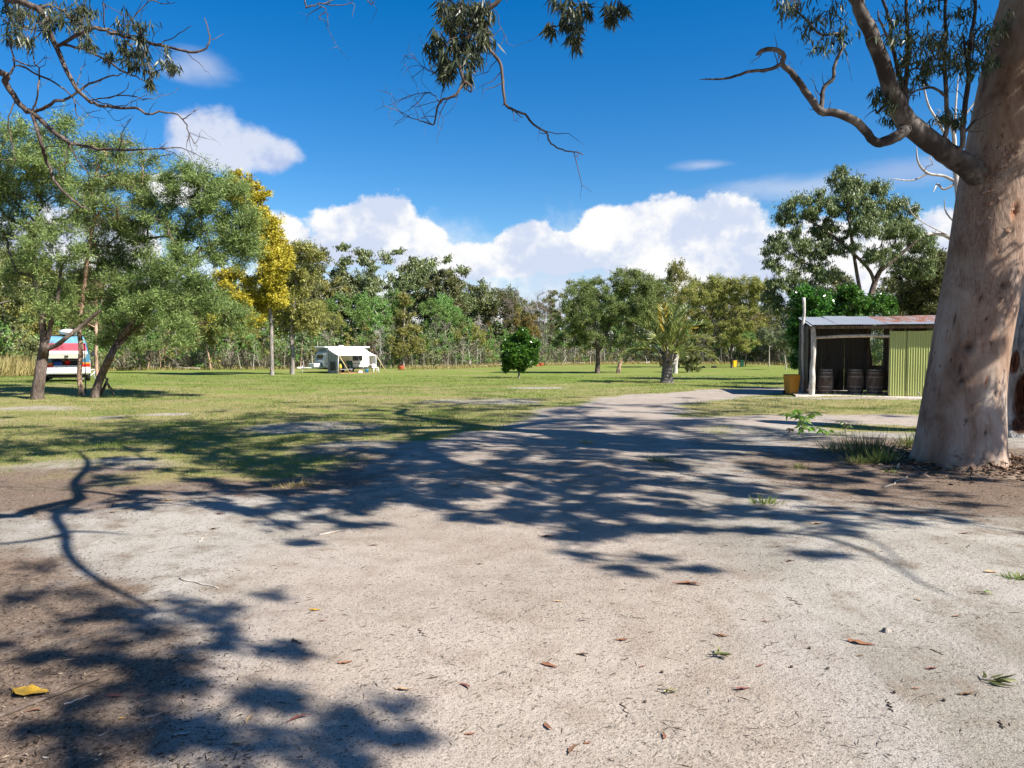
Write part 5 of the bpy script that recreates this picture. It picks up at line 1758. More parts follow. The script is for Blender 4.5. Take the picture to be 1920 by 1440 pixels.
# second row: fills the wall of trees between the ones above
px = 10.0
k = 0
while px < 1520:
    d = edge_d(px) + rs.uniform(9, 20)
    kind = rs.choice(['bushy', 'tall', 'bushy', 'cone'])
    lf_ = rs.choice(['green', 'olive', 'gum', 'green', 'dark'])
    base_top = np.interp(px, [0, 480, 560, 700, 850, 960, 1010, 1050, 1200, 1450, 1520], [480, 520, 505, 510, 525, 535, 565, 555, 540, 545, 540])
    forest_tree({'bushy': 'wattle_tree', 'tall': 'gum_tree', 'cone': 'paperbark_tree'}[kind], kind, k, px, d, base_top + rs.uniform(-12, 30),
                '%s with %s leaves in second row %s' % (WORDS[kind], {'green': 'fresh green', 'olive': 'olive', 'gum': 'dull green', 'dark': 'dark green'}[lf_], stretch_of(px)), lf_, rs.choice(['bark_pale', 'bark_grey']), rs.uniform(.9, 1.15), 'trees in the second row of the forest')
    px += rs.uniform(24, 42)
    k += 1
# thin saplings along the front of the forest, their pale stems in the sun
px = 225.0
while px < 1520:
    d = edge_d(px) + rs.uniform(-1.5, 6)
    r_ = rs.uniform()
    kind = 'sapling' if r_ < .8 else 'dead'
    lf_ = rs.choice(['olive', 'green', 'greygreen', 'dark'])
    bk_ = rs.choice(['bark_pale', 'bark_pale', 'bark_dead', 'bark_patchy', 'bark_grey'])
    forest_tree('sapling' if kind == 'sapling' else 'dead_tree', kind, k, px, d, rs.uniform(585, 640) - (10 if px < 700 else 0),
                ('thin %s stemmed sapling with %s leaves %s' % ({'bark_pale': 'pale', 'bark_dead': 'bleached', 'bark_patchy': 'pinkish', 'bark_grey': 'grey'}[bk_], {'olive': 'olive', 'green': 'green', 'greygreen': 'grey-green', 'dark': 'dark'}[lf_], stretch_of(px)))
                if kind == 'sapling' else 'low bare %s twiggy tree at the forest front %s' % ({'bark_pale': 'pale', 'bark_dead': 'bleached', 'bark_patchy': 'pinkish', 'bark_grey': 'grey'}[bk_], stretch_of(px)), lf_, bk_, rs.uniform(.8, 1.3),
                'saplings along the forest front')
    px += rs.uniform(6, 17)
    k += 1


def wood_stuff():
    """the mass of the wood behind, its undergrowth and the dry grass before it"""
    rng = np.random.default_rng(80)
    # far wood
    n = 800
    pxs = rng.uniform(-1100, 3000, n)
    dd = np.array([edge_d(p) for p in pxs]) + rng.uniform(12, 34, n)
    X = (pxs - 960) / FPX * dd
    z0 = T(X, dd)
    c = []
    for x, y, z in zip(X, dd, z0):
        h = rng.uniform(4.5, 9.5)
        for _ in range(6):
            c.append((x + rng.normal() * 1.2, y + rng.normal() * 1.2, z + rng.uniform(.6, h)))
    c = np.array(c)
    v, q, rn = cluster_leaves(rng, c, rng.uniform(.8, 1.5, len(c)), 34, .42, .19, 'rand')
    tr = [tube_arrays(np.array([[x, y, z - .1], [x + rng.normal() * .3, y, z + 3], [x + rng.normal() * .6, y, z + 6.5]]), np.array([.12, .09, .04]), 4) for x, y, z in zip(X, dd, z0)]
    tv, tq = join_vq(tr)
    tag(obj('woodland', mk('woodland', np.concatenate([v, tv]), [np.concatenate([q, tq + len(v)])], [L['dark'], M['bark_grey']], rnd=np.concatenate([rn, np.full(len(tv), .5)]),
                           midx=np.concatenate([np.zeros(len(q), int), np.ones(len(tq), int)]))), 'deep mass of wood behind the rows of trees', kind='stuff')
    # undergrowth: dry twigs, fallen sticks and low scrub among the trunks
    n = 15000
    pxs = np.concatenate([rng.uniform(180, 1560, n // 3), np.repeat(rng.uniform(180, 1560, 330), 32) + rng.normal(size=330 * 32) * 4, rng.uniform(-700, 200, 4000), rng.uniform(1560, 2700, 4000)])
    n = len(pxs)
    dd = np.interp(pxs, [e[0] for e in EDGE], [e[1] for e in EDGE]) + rng.gamma(1.6, 3.2, n) - .5
    X = (pxs - 960) / FPX * dd
    p = np.stack([X, dd, T(X, dd)], -1)
    ax = rng.normal(size=(n, 3)) * .55 + np.array([0, 0, 1.0])
    ax[:, 2] = np.abs(ax[:, 2])
    up = rng.uniform(0, 1, n) ** 2 * 1.9 * (.3 + vnoise(pxs * .05, pxs * 0, 1.0, 4))
    ax[:, :2] *= rng.uniform(.5, 2.6, (n, 1))
    p[:, 2] += up
    v, q, rn = leaf_arrays(rng, p, ax, rng.gamma(3.0, .30, n) + .25, rng.uniform(.03, .075, n))
    tag(obj('undergrowth', mk('undergrowth', v, [q], [L['dry']], rnd=rn)), 'dry grey twigs and low scrub among the trunks', kind='stuff')
    # low green bushes
    m_ = 1500
    bp = rng.uniform(-600, 2500, m_)
    bd = np.array([edge_d(a) for a in bp]) + rng.uniform(-.5, 8, m_)
    bx = (bp - 960) / FPX * bd
    c = np.stack([bx, bd, T(bx, bd) + rng.uniform(.3, 3.4, m_)], -1)
    c = np.concatenate([c, c + rng.normal(size=c.shape) * .6])
    v, q, rn = cluster_leaves(rng, c, rng.uniform(.5, .9, len(c)), 66, .22, .085)
    tag(obj('scrub', mk('scrub', v, [q], [L['green'], L['olive'], L['greygreen']], rnd=rn, midx=np.repeat(rng.choice([0, 0, 1, 2], len(c)), len(q) // len(c)))), 'low green scrub between the stems', kind='stuff')
    # tall straw coloured grass along the edge
    n = 36000
    pxs = np.concatenate([rng.uniform(760, 1560, 12000), rng.uniform(-700, 110, 22000), rng.uniform(110, 760, 2000)])
    e = np.interp(pxs, [e[0] for e in EDGE], [e[1] for e in EDGE])
    dd = e + np.where(pxs < 110, rng.uniform(-7, 3, n), np.where(pxs > 760, rng.uniform(-5, 2.5, n), rng.uniform(-1.5, 1.5, n)))
    X = (pxs - 960) / FPX * dd
    p = np.stack([X, dd, T(X, dd) - .02], -1)
    ax = rng.normal(size=(n, 3)) * .28 + np.array([0, 0, 1.0])
    hh = np.where(pxs < 110, rng.uniform(.6, 1.5, n), rng.uniform(.18, .5, n))
    v, q, rn = leaf_arrays(rng, p, ax, hh, np.where(pxs < 110, .05, .06))
    tag(obj('tall_grass', mk('tall_grass', v, [q], [L['straw']], rnd=rn)), 'tall straw coloured grass along the forest edge', kind='stuff')


wood_stuff()

# fallen pale logs at the forest edge
for i, (px, dx, ln, a) in enumerate([(655, 2, 3, .2), (880, 1, 4, 2.8), (930, 0, 3, .5), (1040, -1, 4, .1), (1210, -2, 3, 1.0), (1075, 1, 3.5, 2.5), (800, 1, 2.5, .3), (350, 0, 3, 2.9), (1150, 0, 3, .3)]):
    g = at(px, edge_d(px) + dx)
    t = thing('fallen_log', g, 'pale fallen log lying %s' % ['behind the caravan awning', 'under the leaning olive trees', 'behind the glossy tree', 'in the gap below the grey bare tree', 'behind the palm trunk', 'below the broad round tree', 'beside the fire drum by the caravan', 'on the lawn edge past the van', 'in dry grass behind the leaning flaky trunk'][i], 'log')
    mb = MB()
    r0 = rs.uniform(.10, .17)
    pts = [(-ln / 2, 0, r0), (-ln / 5, .1, r0 * 1.2), (ln / 4, -.05, r0 * 1.6), (ln / 2, .05, r0 * 2.5)]
    mb.tube(smooth_path(pts, 3), np.linspace(r0, r0 * .5, 10), 7)
    mb.tube([(ln / 5, 0, r0), (ln / 3, .3, .6), (ln / 2.6, .5, 1.0)], [r0 * .5, r0 * .35, .02], 5)
    mb.build('trunk', [M['bark_dead']], t, rot=(0, 0, a))


# ------------------------------------------------------------------ grass blades and litter
def ground_cover():
    rng = np.random.default_rng(90)
    n = 760000
    px_ = rng.uniform(-150, 2070, n)
    d = 9.5 * (58 / 9.5) ** (rng.uniform(0, 1, n) ** .95)
    x = (px_ - 960) / FPX * d
    g, br, pl = masks(x, d)
    keep = rng.uniform(0, 1, n) < (1 - sstep(30, 57, d)) * np.clip((g - .28) * 1.25, 0, 1) * (.35 + .65 * (fbm(x, d, .9, 21) > .44 + .06 * sstep(14, 30, d)))
    x, d, g = x[keep], d[keep], g[keep]
    n = len(x)
    p = np.stack([x, d, T(x, d) - .006], -1)
    ax = rng.normal(size=(n, 3)) * .45 + np.array([0, 0, 1.0])
    hh = rng.uniform(.018, .05, n) * (.7 + .6 * fbm(x, d, .5, 5)) * (1 + .012 * np.maximum(0, d - 14)) * np.where(fbm(x, d, 1.6, 51) > .62, 2.0, 1.0)
    v, q, rn = leaf_arrays(rng, p, ax, hh, .0042 + .00045 * np.maximum(0, d - 10))
    rn = np.clip(np.repeat(rng.beta(1.6, 2.4, n) + .5 * (fbm(x, d, .35, 31) - .5), 4), 0, 1)
    tag(obj('grass', mk('grass', v, [q], [L['grass']], rnd=rn)), 'short mown grass of the lawn', kind='stuff')
    print('grass', n)
    # litter: bark flakes, needles, gumnut bits on the sand
    n = 190000
    px_ = rng.uniform(-150, 2070, n)
    d = 2.35 * (15.5 / 2.35) ** rng.uniform(0, 1, n)
    x = (px_ - 960) / FPX * d
    g, br, pl = masks(x, d)
    dens = .30 + 1.2 * br + .6 * (fbm(x, d, 1.3, 41) - .5)
    keep = rng.uniform(0, 1, n) < np.clip(dens, 0.12, 1) * (1 - .6 * g)
    x, d, br = x[keep], d[keep], br[keep]
    n = len(x)
    p = np.stack([x, d, T(x, d) + .003], -1)
    a = rng.uniform(0, 6.28, n)
    ax = np.stack([np.cos(a), np.sin(a), rng.normal(size=n) * .10 + .06], -1)
    big = rng.uniform(0, 1, n)
    ln = np.where(big < .66, rng.uniform(.002, .006, n), np.where(big < .95, rng.uniform(.008, .030, n), rng.uniform(.03, .085, n)))
    wd = np.where(big < .66, ln * rng.uniform(.35, .8, n), np.where(big < .95, rng.uniform(.0013, .0034, n), rng.uniform(.0018, .0055, n)))
    flake = (rng.uniform(0, 1, n) < .10 + .25 * br) & (br > .25)
    ln = np.where(flake, rng.uniform(.006, .030, n), ln)
    wd = np.where(flake, ln * rng.uniform(.12, .4, n), wd)
    v, q, rn = leaf_arrays(rng, p, ax, ln, wd)
    v = v.reshape(n, 4, 3)
    v[:, :, 2] = np.maximum(v[:, :, 2], T(v[:, :, 0], v[:, :, 1]) + .0015)
    v[:, [1, 3], 2] += .0012
    rn = np.repeat(np.clip(rng.beta(1.0, 2.4, n) + np.where(flake, rng.uniform(.05, .45, n), .12 * br), 0, 1), 4)
    tag(obj('leaf_litter', mk('leaf_litter', v.reshape(-1, 3), [q], [L['litter']], rnd=rn)), 'fine bark flakes and twigs strewn over the sand', kind='stuff')
    print('litter', n)


ground_cover()


# ------------------------------------------------------------------ shed
def corrugated(w, h, pitch=0.076, amp=0.009, thick=0.002, seed=0, sag=0.0):
    """upright sheet w wide (x) and h high (z), ribs vertical, both faces"""
    rng = np.random.default_rng(seed)
    n = int(w / pitch * 6) + 1
    x = np.linspace(0, w, n)
    y = amp * np.sin(2 * np.pi * x / pitch)
    m_ = 5
    z = np.linspace(0, h, m_)
    b = rng.normal(size=m_) * .004
    V = []
    for s in (0, 1):
        for j in range(m_):
            V.append(np.stack([x, y + b[j] + s * thick, np.full(n, z[j]) + (0.004 * np.sin(x * 9 + seed) if j in (0, m_ - 1) else 0)], -1))
    V = np.array(V).reshape(-1, 3)
    i = np.arange(n - 1)
    k = np.arange(m_ - 1)[:, None] * n
    q = np.stack([k + i, k + i + 1, k + n + i + 1, k + n + i], -1).reshape(-1, 4)
    q2 = q[:, ::-1] + m_ * n
    return V, np.concatenate([q, q2])


def tin_mats():
    def tin(name, base, rust, amount, metal, sc=3.0, streak=True):
        m, nt, b = new_mat(name)
        tc = nt.new('ShaderNodeTexCoord').outputs['Object']
        oi = nt.new('ShaderNodeObjectInfo').outputs['Random']
        v = nt.vm('ADD', nt.mapping(tc, (1, 1, .35) if streak else (1, 1, 1)), nt.vm('MULTIPLY', (1, 1, 1), oi)) if False else nt.mapping(tc, (1, 1, .35) if streak else (1, 1, 1))
        f = nt.noise(v, sc, 6.0, .65)
        f2 = nt.noise(v, sc * 9, 4.0, .6)
        c = nt.mix(f2, tuple(x * .82 for x in base), tuple(min(1, x * 1.12) for x in base))
        rr = nt.mix(f2, tuple(x * .6 for x in rust), tuple(x * 1.3 for x in rust))
        k = nt.ss(nt.m('ADD', f, nt.m('MULTIPLY', f2, .25)), amount, amount + .14)
        c = nt.mix(k, c, rr)
        nt.put(b.inputs['Base Color'], c)
        nt.put(b.inputs['Roughness'], nt.m('MULTIPLY_ADD', k, .35, .42))
        nt.put(b.inputs['Metallic'], nt.m('MULTIPLY_ADD', k, -metal, metal))
        nt.put(b.inputs['Normal'], nt.bump(f2, .15, .01))
        M[name] = m
    tin('tin_silver', (.52, .54, .56), (.32, .13, .06), .80, .35)
    tin('tin_rusty', (.50, .50, .50), (.34, .13, .06), .52, .2)
    tin('tin_yellow', (.41, .44, .145), (.24, .20, .07), .76, .0)
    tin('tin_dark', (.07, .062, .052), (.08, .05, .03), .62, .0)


tin_mats()
M['post'] = mat_bark('post', (.22, .19, .16), (.46, .42, .37), (.66, .62, .56), 6, .3, .6)
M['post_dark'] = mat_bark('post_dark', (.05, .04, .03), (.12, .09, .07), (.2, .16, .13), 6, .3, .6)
M['beam'] = mat_bark('beam', (.26, .20, .15), (.50, .42, .33), (.62, .54, .45), 5, 1, .4)
M['oak'] = mat_bark('oak', (.035, .026, .02), (.085, .065, .052), (.15, .12, .10), 5, .2, .4)
M['hoop'] = mat_plain('hoop', (.20, .19, .185), .5, .6, .25, 12, 0, .5, (.16, .08, .05))
M['slab'] = mat_plain('slab', (.56, .47, .40), .9, 0, .18, 5, .4, .1, (.42, .34, .28))

SH = G(1522, 742)
SH_RZ = -R(14.0)


def shed():
    t = thing('shed', SH, 'open fronted tin shed with a rusty corrugated roof and a yellow-green corrugated wall', 'shed', rz=SH_RZ)
    W, Dp = 4.7, 2.9
    zf, zb = 2.40, 2.80

    def roofz(y):
        return zf + (zb - zf) * (y + .25) / (Dp + .45)
    # floor slab, its edge shows below the front
    mb = MB()
    vs, fs = [], []
    rr = np.random.RandomState(3)
    xs = np.linspace(-.55, W + .3, 26)
    for i, x in enumerate(xs):
        w = .10 * math.sin(x * 2.3) + .06 * rr.normal()
        vs += [(x, -.45 + w - .18, -.14), (x, -.30 + w, .025), (x, Dp + .1, .03)]
    for i in range(25):
        a = i * 3
        fs += [(a, a + 3, a + 4, a + 1), (a + 1, a + 4, a + 5, a + 2)]
    mb.add(vs, fs, 0, False)
    mb.build('floor_slab', [M['slab']], t)
    # posts
    rp = np.random.RandomState(4)

    def post(x, y, h, r, mat, wob=.03, nm='post'):
        pts = [(x + wob * rp.normal() * (0 if k in (0,) else 1), y + wob * rp.normal(), z) for k, z in enumerate(np.linspace(-.15, h, 8))]
        rad = [r * (1 + .16 * rp.normal()) for _ in range(8)]
        mb = MB()
        mb.tube(smooth_path(pts, 3), np.interp(np.linspace(0, 7, 22), range(8), rad), 9)
        return mb.build(nm, [M[mat]], t)
    post(.02, .02, 2.36, .088, 'post', .022)
    o = post(-.19, 1.0, 3.42, .05, 'post', .012)
    o['label'] = 'thin bleached pole standing up past the roof edge'
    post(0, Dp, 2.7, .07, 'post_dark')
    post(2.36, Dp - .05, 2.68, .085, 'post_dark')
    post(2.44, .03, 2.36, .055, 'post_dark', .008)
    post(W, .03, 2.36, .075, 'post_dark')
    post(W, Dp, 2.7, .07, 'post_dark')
    # header pole and plates
    mb = MB()
    mb.tube([(.09, -.02, 1.985), (.9, -.03, 2.03), (1.7, -.02, 2.045), (2.40, -.02, 2.025)], [.045, .055, .058, .05], 8)
    mb.build('header_pole', [M['beam']], t)
    mb = MB()
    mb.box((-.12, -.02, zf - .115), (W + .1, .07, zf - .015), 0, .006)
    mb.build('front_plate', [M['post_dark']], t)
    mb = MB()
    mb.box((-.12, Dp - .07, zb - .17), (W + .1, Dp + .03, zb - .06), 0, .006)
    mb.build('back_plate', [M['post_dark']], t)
    for i in range(5):
        x = .1 + i * (W - .2) / 4
        mb = MB()
        mb.quad((x - .03, .08, roofz(.08) - .10), (x + .03, .08, roofz(.08) - .10), (x + .03, Dp - .08, roofz(Dp) - .13), (x - .03, Dp - .08, roofz(Dp) - .13), 0, .085)
        mb.build('rafter', [M['post_dark']], t)
    # roof sheets, each one separate and lapped over its neighbour
    n = 7
    sw = (W + .75) / n
    ln = math.hypot(Dp + .45, zb - zf)
    tilt = math.atan2(zb - zf, Dp + .45)
    for i in range(n):
        V, q = corrugated(sw + .05, ln + (.03 if i % 2 else 0), seed=i)
        V = V[:, [0, 2, 1]] * np.array([1, 1, 1.0])
        me = mk('roof_sheet', V, [q[:, ::-1]], [M['tin_silver' if i < 3 else 'tin_rusty']], smooth=True)
        o = obj('roof_sheet', me, t, loc=(-.05 + i * sw, -.27 - (.02 if i % 2 else 0) - .012 * math.sin(i * 2.2), zf + .014 + .005 * (i % 2)), rot=(tilt + R(.25) * math.sin(i * 1.7), R(.35) * math.sin(i * 2.9), 0))
        if i == 3 or i == 5:
            o['label'] = 'rusty roof sheet'
    # second lap nearer the eave: pale sheets below the rusty ones
    V, q = corrugated(2.6, .62, seed=12)
    V = V[:, [0, 2, 1]]
    o = obj('roof_sheet', mk('roof_sheet', V, [q[:, ::-1]], [M['tin_silver']], smooth=True), t, loc=(-.05 + 3 * sw, -.31, zf + .022), rot=(tilt, 0, 0))
    o['label'] = 'pale sheet lapped along the eave'
    mb = MB()
    mb.quad((-.12, -.30, zf - .012), (-.12, Dp + .2, zb - .0), (-.055, Dp + .2, zb + .0), (-.055, -.30, zf - .012), 0, .02)
    mb.build('barge_strip', [M['tin_silver']], t)
    # yellow front wall sheets
    x0 = 2.40
    for i, wd in enumerate([.53, .84, .80]):
        V, q = corrugated(wd - .018, 2.16 - .01 * i, amp=.014, seed=20 + i)
        obj('wall_sheet', mk('wall_sheet', V, [q], [M['tin_yellow']], smooth=True), t, loc=(x0, -.06 - .006 * (i % 2), .035 + .012 * (i % 2)), rot=(R(.4) * (i - 1), 0, 0))
        x0 += wd + .004
    # small light fitting low on the yellow wall
    mb = MB()
    mb.lathe([(.0, 0), (.026, 0), (.03, .012), (.02, .03)], 10, 0, (3.32, -.08, .13), 'y')
    mb.build('tap_fitting', [M['hoop']], t)
    # back wall (stops short of the last bay), side walls
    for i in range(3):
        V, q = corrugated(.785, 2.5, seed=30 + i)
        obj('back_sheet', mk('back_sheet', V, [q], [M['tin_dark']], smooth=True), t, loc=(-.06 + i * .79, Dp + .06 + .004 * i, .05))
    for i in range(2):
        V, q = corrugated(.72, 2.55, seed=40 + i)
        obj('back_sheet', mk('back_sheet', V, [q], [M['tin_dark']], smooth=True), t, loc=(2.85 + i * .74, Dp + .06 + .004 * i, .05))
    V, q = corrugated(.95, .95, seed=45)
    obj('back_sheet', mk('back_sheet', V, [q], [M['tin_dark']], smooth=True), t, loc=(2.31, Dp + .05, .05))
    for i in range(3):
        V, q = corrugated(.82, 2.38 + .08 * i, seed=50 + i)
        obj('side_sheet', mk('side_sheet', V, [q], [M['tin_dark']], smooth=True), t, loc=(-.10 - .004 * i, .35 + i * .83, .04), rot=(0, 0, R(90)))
    for i in range(3):
        V, q = corrugated(.90, 2.35 + .08 * i, seed=60 + i)
        obj('side_sheet', mk('side_sheet', V, [q], [M['tin_yellow']], smooth=True), t, loc=(W + .08 + .004 * i, .12 + i * .91, .04), rot=(0, 0, R(90)))
    return t


shed_t = shed()


def local(t_loc, rz, p):
    c, s = math.cos(rz), math.sin(rz)
    return np.array([t_loc[0] + c * p[0] - s * p[1], t_loc[1] + s * p[0] + c * p[1], t_loc[2] + p[2]])


def barrel(x, y, label, rz, s=0.97):
    t = thing('wine_barrel', local(SH, SH_RZ, (x, y, .03)), label, 'barrel', 'barrels in the tin shed', rz)
    H = .90 * s
    prof = [(.225, 0)] + [(.225 + .055 * math.sin(math.pi * k / 10), H * k / 10) for k in range(11)] + [(.225, H)]
    mb = MB()
    mb.lathe([(r, z) for r, z in prof[1:-1]] + [(.205, H), (.205, H - .03)], 26, 0)
    mb.build('body', [M['oak']], t)
    for f in (.03, .14, .30, .70, .86, .97):
        z = H * f
        r = .225 + .055 * math.sin(math.pi * f) + .004
        mb = MB()
        mb.lathe([(r - .003, z - .02), (r, z - .018), (r, z + .018), (r - .003, z + .02)], 26, 0, cap=False)
        mb.build('hoop', [M['hoop']], t)
    mb = MB()
    mb.lathe([(.0, H - .032), (.204, H - .032), (.204, H - .02), (.0, H - .02)], 26, 0, cap=False)
    mb.build('lid', [M['oak']], t)


def shed_x(px, y):
    lo, hi = -1.0, 6.0
    for _ in range(40):
        mid = (lo + hi) / 2
        if proj(local(SH, SH_RZ, (mid, y, .4)))[0] < px:
            lo = mid
        else:
            hi = mid
    return lo


barrel(shed_x(1547, .8), .8, 'old wine barrel just inside the knobbly post of the shed', .3)
barrel(shed_x(1604, .95), .95, 'old wine barrel standing in the middle of the dark shed', 1.1)
barrel(shed_x(1640, .75), .75, 'old wine barrel next to the yellow wall, with daylight behind it', 2.0)


def wheelie_bin(pos, rz, s, mat, lid, label, cat='bin', group=None):
    t = thing('wheelie_bin', pos, label, cat, group, rz)
    w, d, h = .46 * s, .52 * s, .86 * s
    mb = MB()
    a = .80
    vs = []
    for z, f, g in ((.06 * s, a, a), (h * .86, 1, 1), (h * .86, 1.06, 1.06), (h * .93, 1.06, 1.06)):
        vs += [(-w / 2 * f, -d / 2 * g, z), (w / 2 * f, -d / 2 * g, z), (w / 2 * f, d / 2, z), (-w / 2 * f, d / 2, z)]
    fs = [(3, 2, 1, 0)]
    for k in range(3):
        for i in range(4):
            j = (i + 1) % 4
            fs.append((k * 4 + i, k * 4 + j, k * 4 + 4 + j, k * 4 + 4 + i))
    mb.add(vs, fs)
    mb.build('body', [M[mat]], t)
    mb = MB()
    mb.box((-w * .56, -d * .58, h * .93), (w * .56, d * .54, h), 0, .03 * s)
    mb.tube([(-w * .4, d * .6, h * .95), (w * .4, d * .6, h * .95)], .016 * s, 6)
    mb.build('lid', [M[lid]], t)
    for sx in (-1, 1):
        mb = MB()
        mb.lathe([(.03 * s, -.025 * s), (.095 * s, -.025 * s), (.10 * s, 0), (.095 * s, .025 * s), (.03 * s, .025 * s)], 14, 0, (sx * w * .42, d * .48, .10 * s), 'x')
        mb.build('wheel', [M['rubber']], t)
    mb = MB()
    mb.tube([(-w * .42, d * .48, .10 * s), (w * .42, d * .48, .10 * s)], .012 * s, 6)
    mb.build('axle', [M['rubber']], t)
    return t


M['rubber'] = mat_plain('rubber', (.02, .02, .021), .8, 0, .2, 8)
M['bin_orange'] = mat_plain('bin_orange', (.46, .20, .012), .45, 0, .08, 5, 0, .4)
M['bin_green'] = mat_plain('bin_green', (.02, .10, .06), .5, 0, .12, 5)
M['bin_dark'] = mat_plain('bin_dark', (.03, .03, .03), .5, 0, .12, 5)
M['yellow_paint'] = mat_plain('yellow_paint', (.75, .42, .01), .5, 0, .08, 5)
g = G(1484, 740)
wheelie_bin(g, R(8), .84, 'bin_orange', 'bin_orange', 'orange yellow wheelie bin standing at the open end of the tin shed', group=None)
g = G(1391, 688.5)
wheelie_bin(g, R(-10), .86, 'bin_green', 'bin_green', 'dark green wheelie bin far across the lawn', group=None)
g = G(1376, 688.5)
wheelie_bin(g, R(20), .92, 'yellow_paint', 'bin_dark', 'yellow bin with a dark lid far across the lawn beside the green one', group=None)

# ------------------------------------------------------------------ paint and cloth
M['white'] = mat_plain('white_paint', (.78, .78, .76), .35, 0, .05, 2, 0, .5)
M['cream'] = mat_plain('cream_paint', (.72, .68, .56), .5, 0, .06, 2)
M['teal'] = mat_plain('teal_paint', (.055, .17, .26), .3, 0, .10, 2, 0, .5)
M['teal_light'] = mat_plain('teal_light', (.15, .34, .44), .35, 0, .4, 7, 0, .5)
M['red_cloth'] = mat_plain('red_cloth', (.36, .065, .085), .6, 0, .25, 6, 0, .2)
M['red'] = mat_plain('red_plastic', (.60, .02, .015), .35, 0, .08, 5)
M['red_lens'] = mat_plain('red_lens', (.55, .02, .015), .15, 0, .08, 5, 0, .6)
M['amber_lens'] = mat_plain('amber_lens', (.70, .20, .01), .15, 0, .08, 5, 0, .6)
M['blue'] = mat_plain('blue_plastic', (.02, .09, .42), .35, 0, .08, 5)
M['cyan'] = mat_plain('cyan_plastic', (.03, .30, .60), .35, 0, .08, 5)
M['black'] = mat_plain('black_trim', (.018, .018, .02), .6, 0, .2, 5)
M['dark_in'] = mat_plain('dark_inside', (.025, .024, .024), .8, 0, .3, 4)
M['glass_dark'] = mat_plain('glass_dark', (.02, .024, .028), .08, 0, .1, 3, 0, .8)
M['awning'] = mat_plain('awning_cloth', (.76, .76, .76), .8, 0, .06, 3, 0, .2, None, .06)
M['grey_cloth'] = mat_plain('grey_cloth', (.34, .35, .38), .8, 0, .3, 4, 0, .2, None, .1)
M['blue_grey'] = mat_plain('blue_grey', (.20, .25, .33), .5, 0, .3, 4)
M['green_cloth'] = mat_plain('green_cloth', (.03, .09, .07), .8, 0, .3, 6)
M['steel'] = mat_plain('steel', (.55, .55, .55), .3, .8, .1, 6)
M['pole_yellow'] = mat_plain('pole_yellow', (.52, .43, .20), .6, 0, .15, 6)
M['terracotta'] = mat_plain('rusty_red', (.40, .085, .035), .8, 0, .3, 8, .2, .2, (.22, .07, .035))
M['mat_orange'] = mat_plain('mat_orange', (.50, .27, .13), .9, 0, .2, 6)
M['bottle'] = mat_plain('cloth_yellow', (.60, .42, .03), .6, 0, .1, 6)


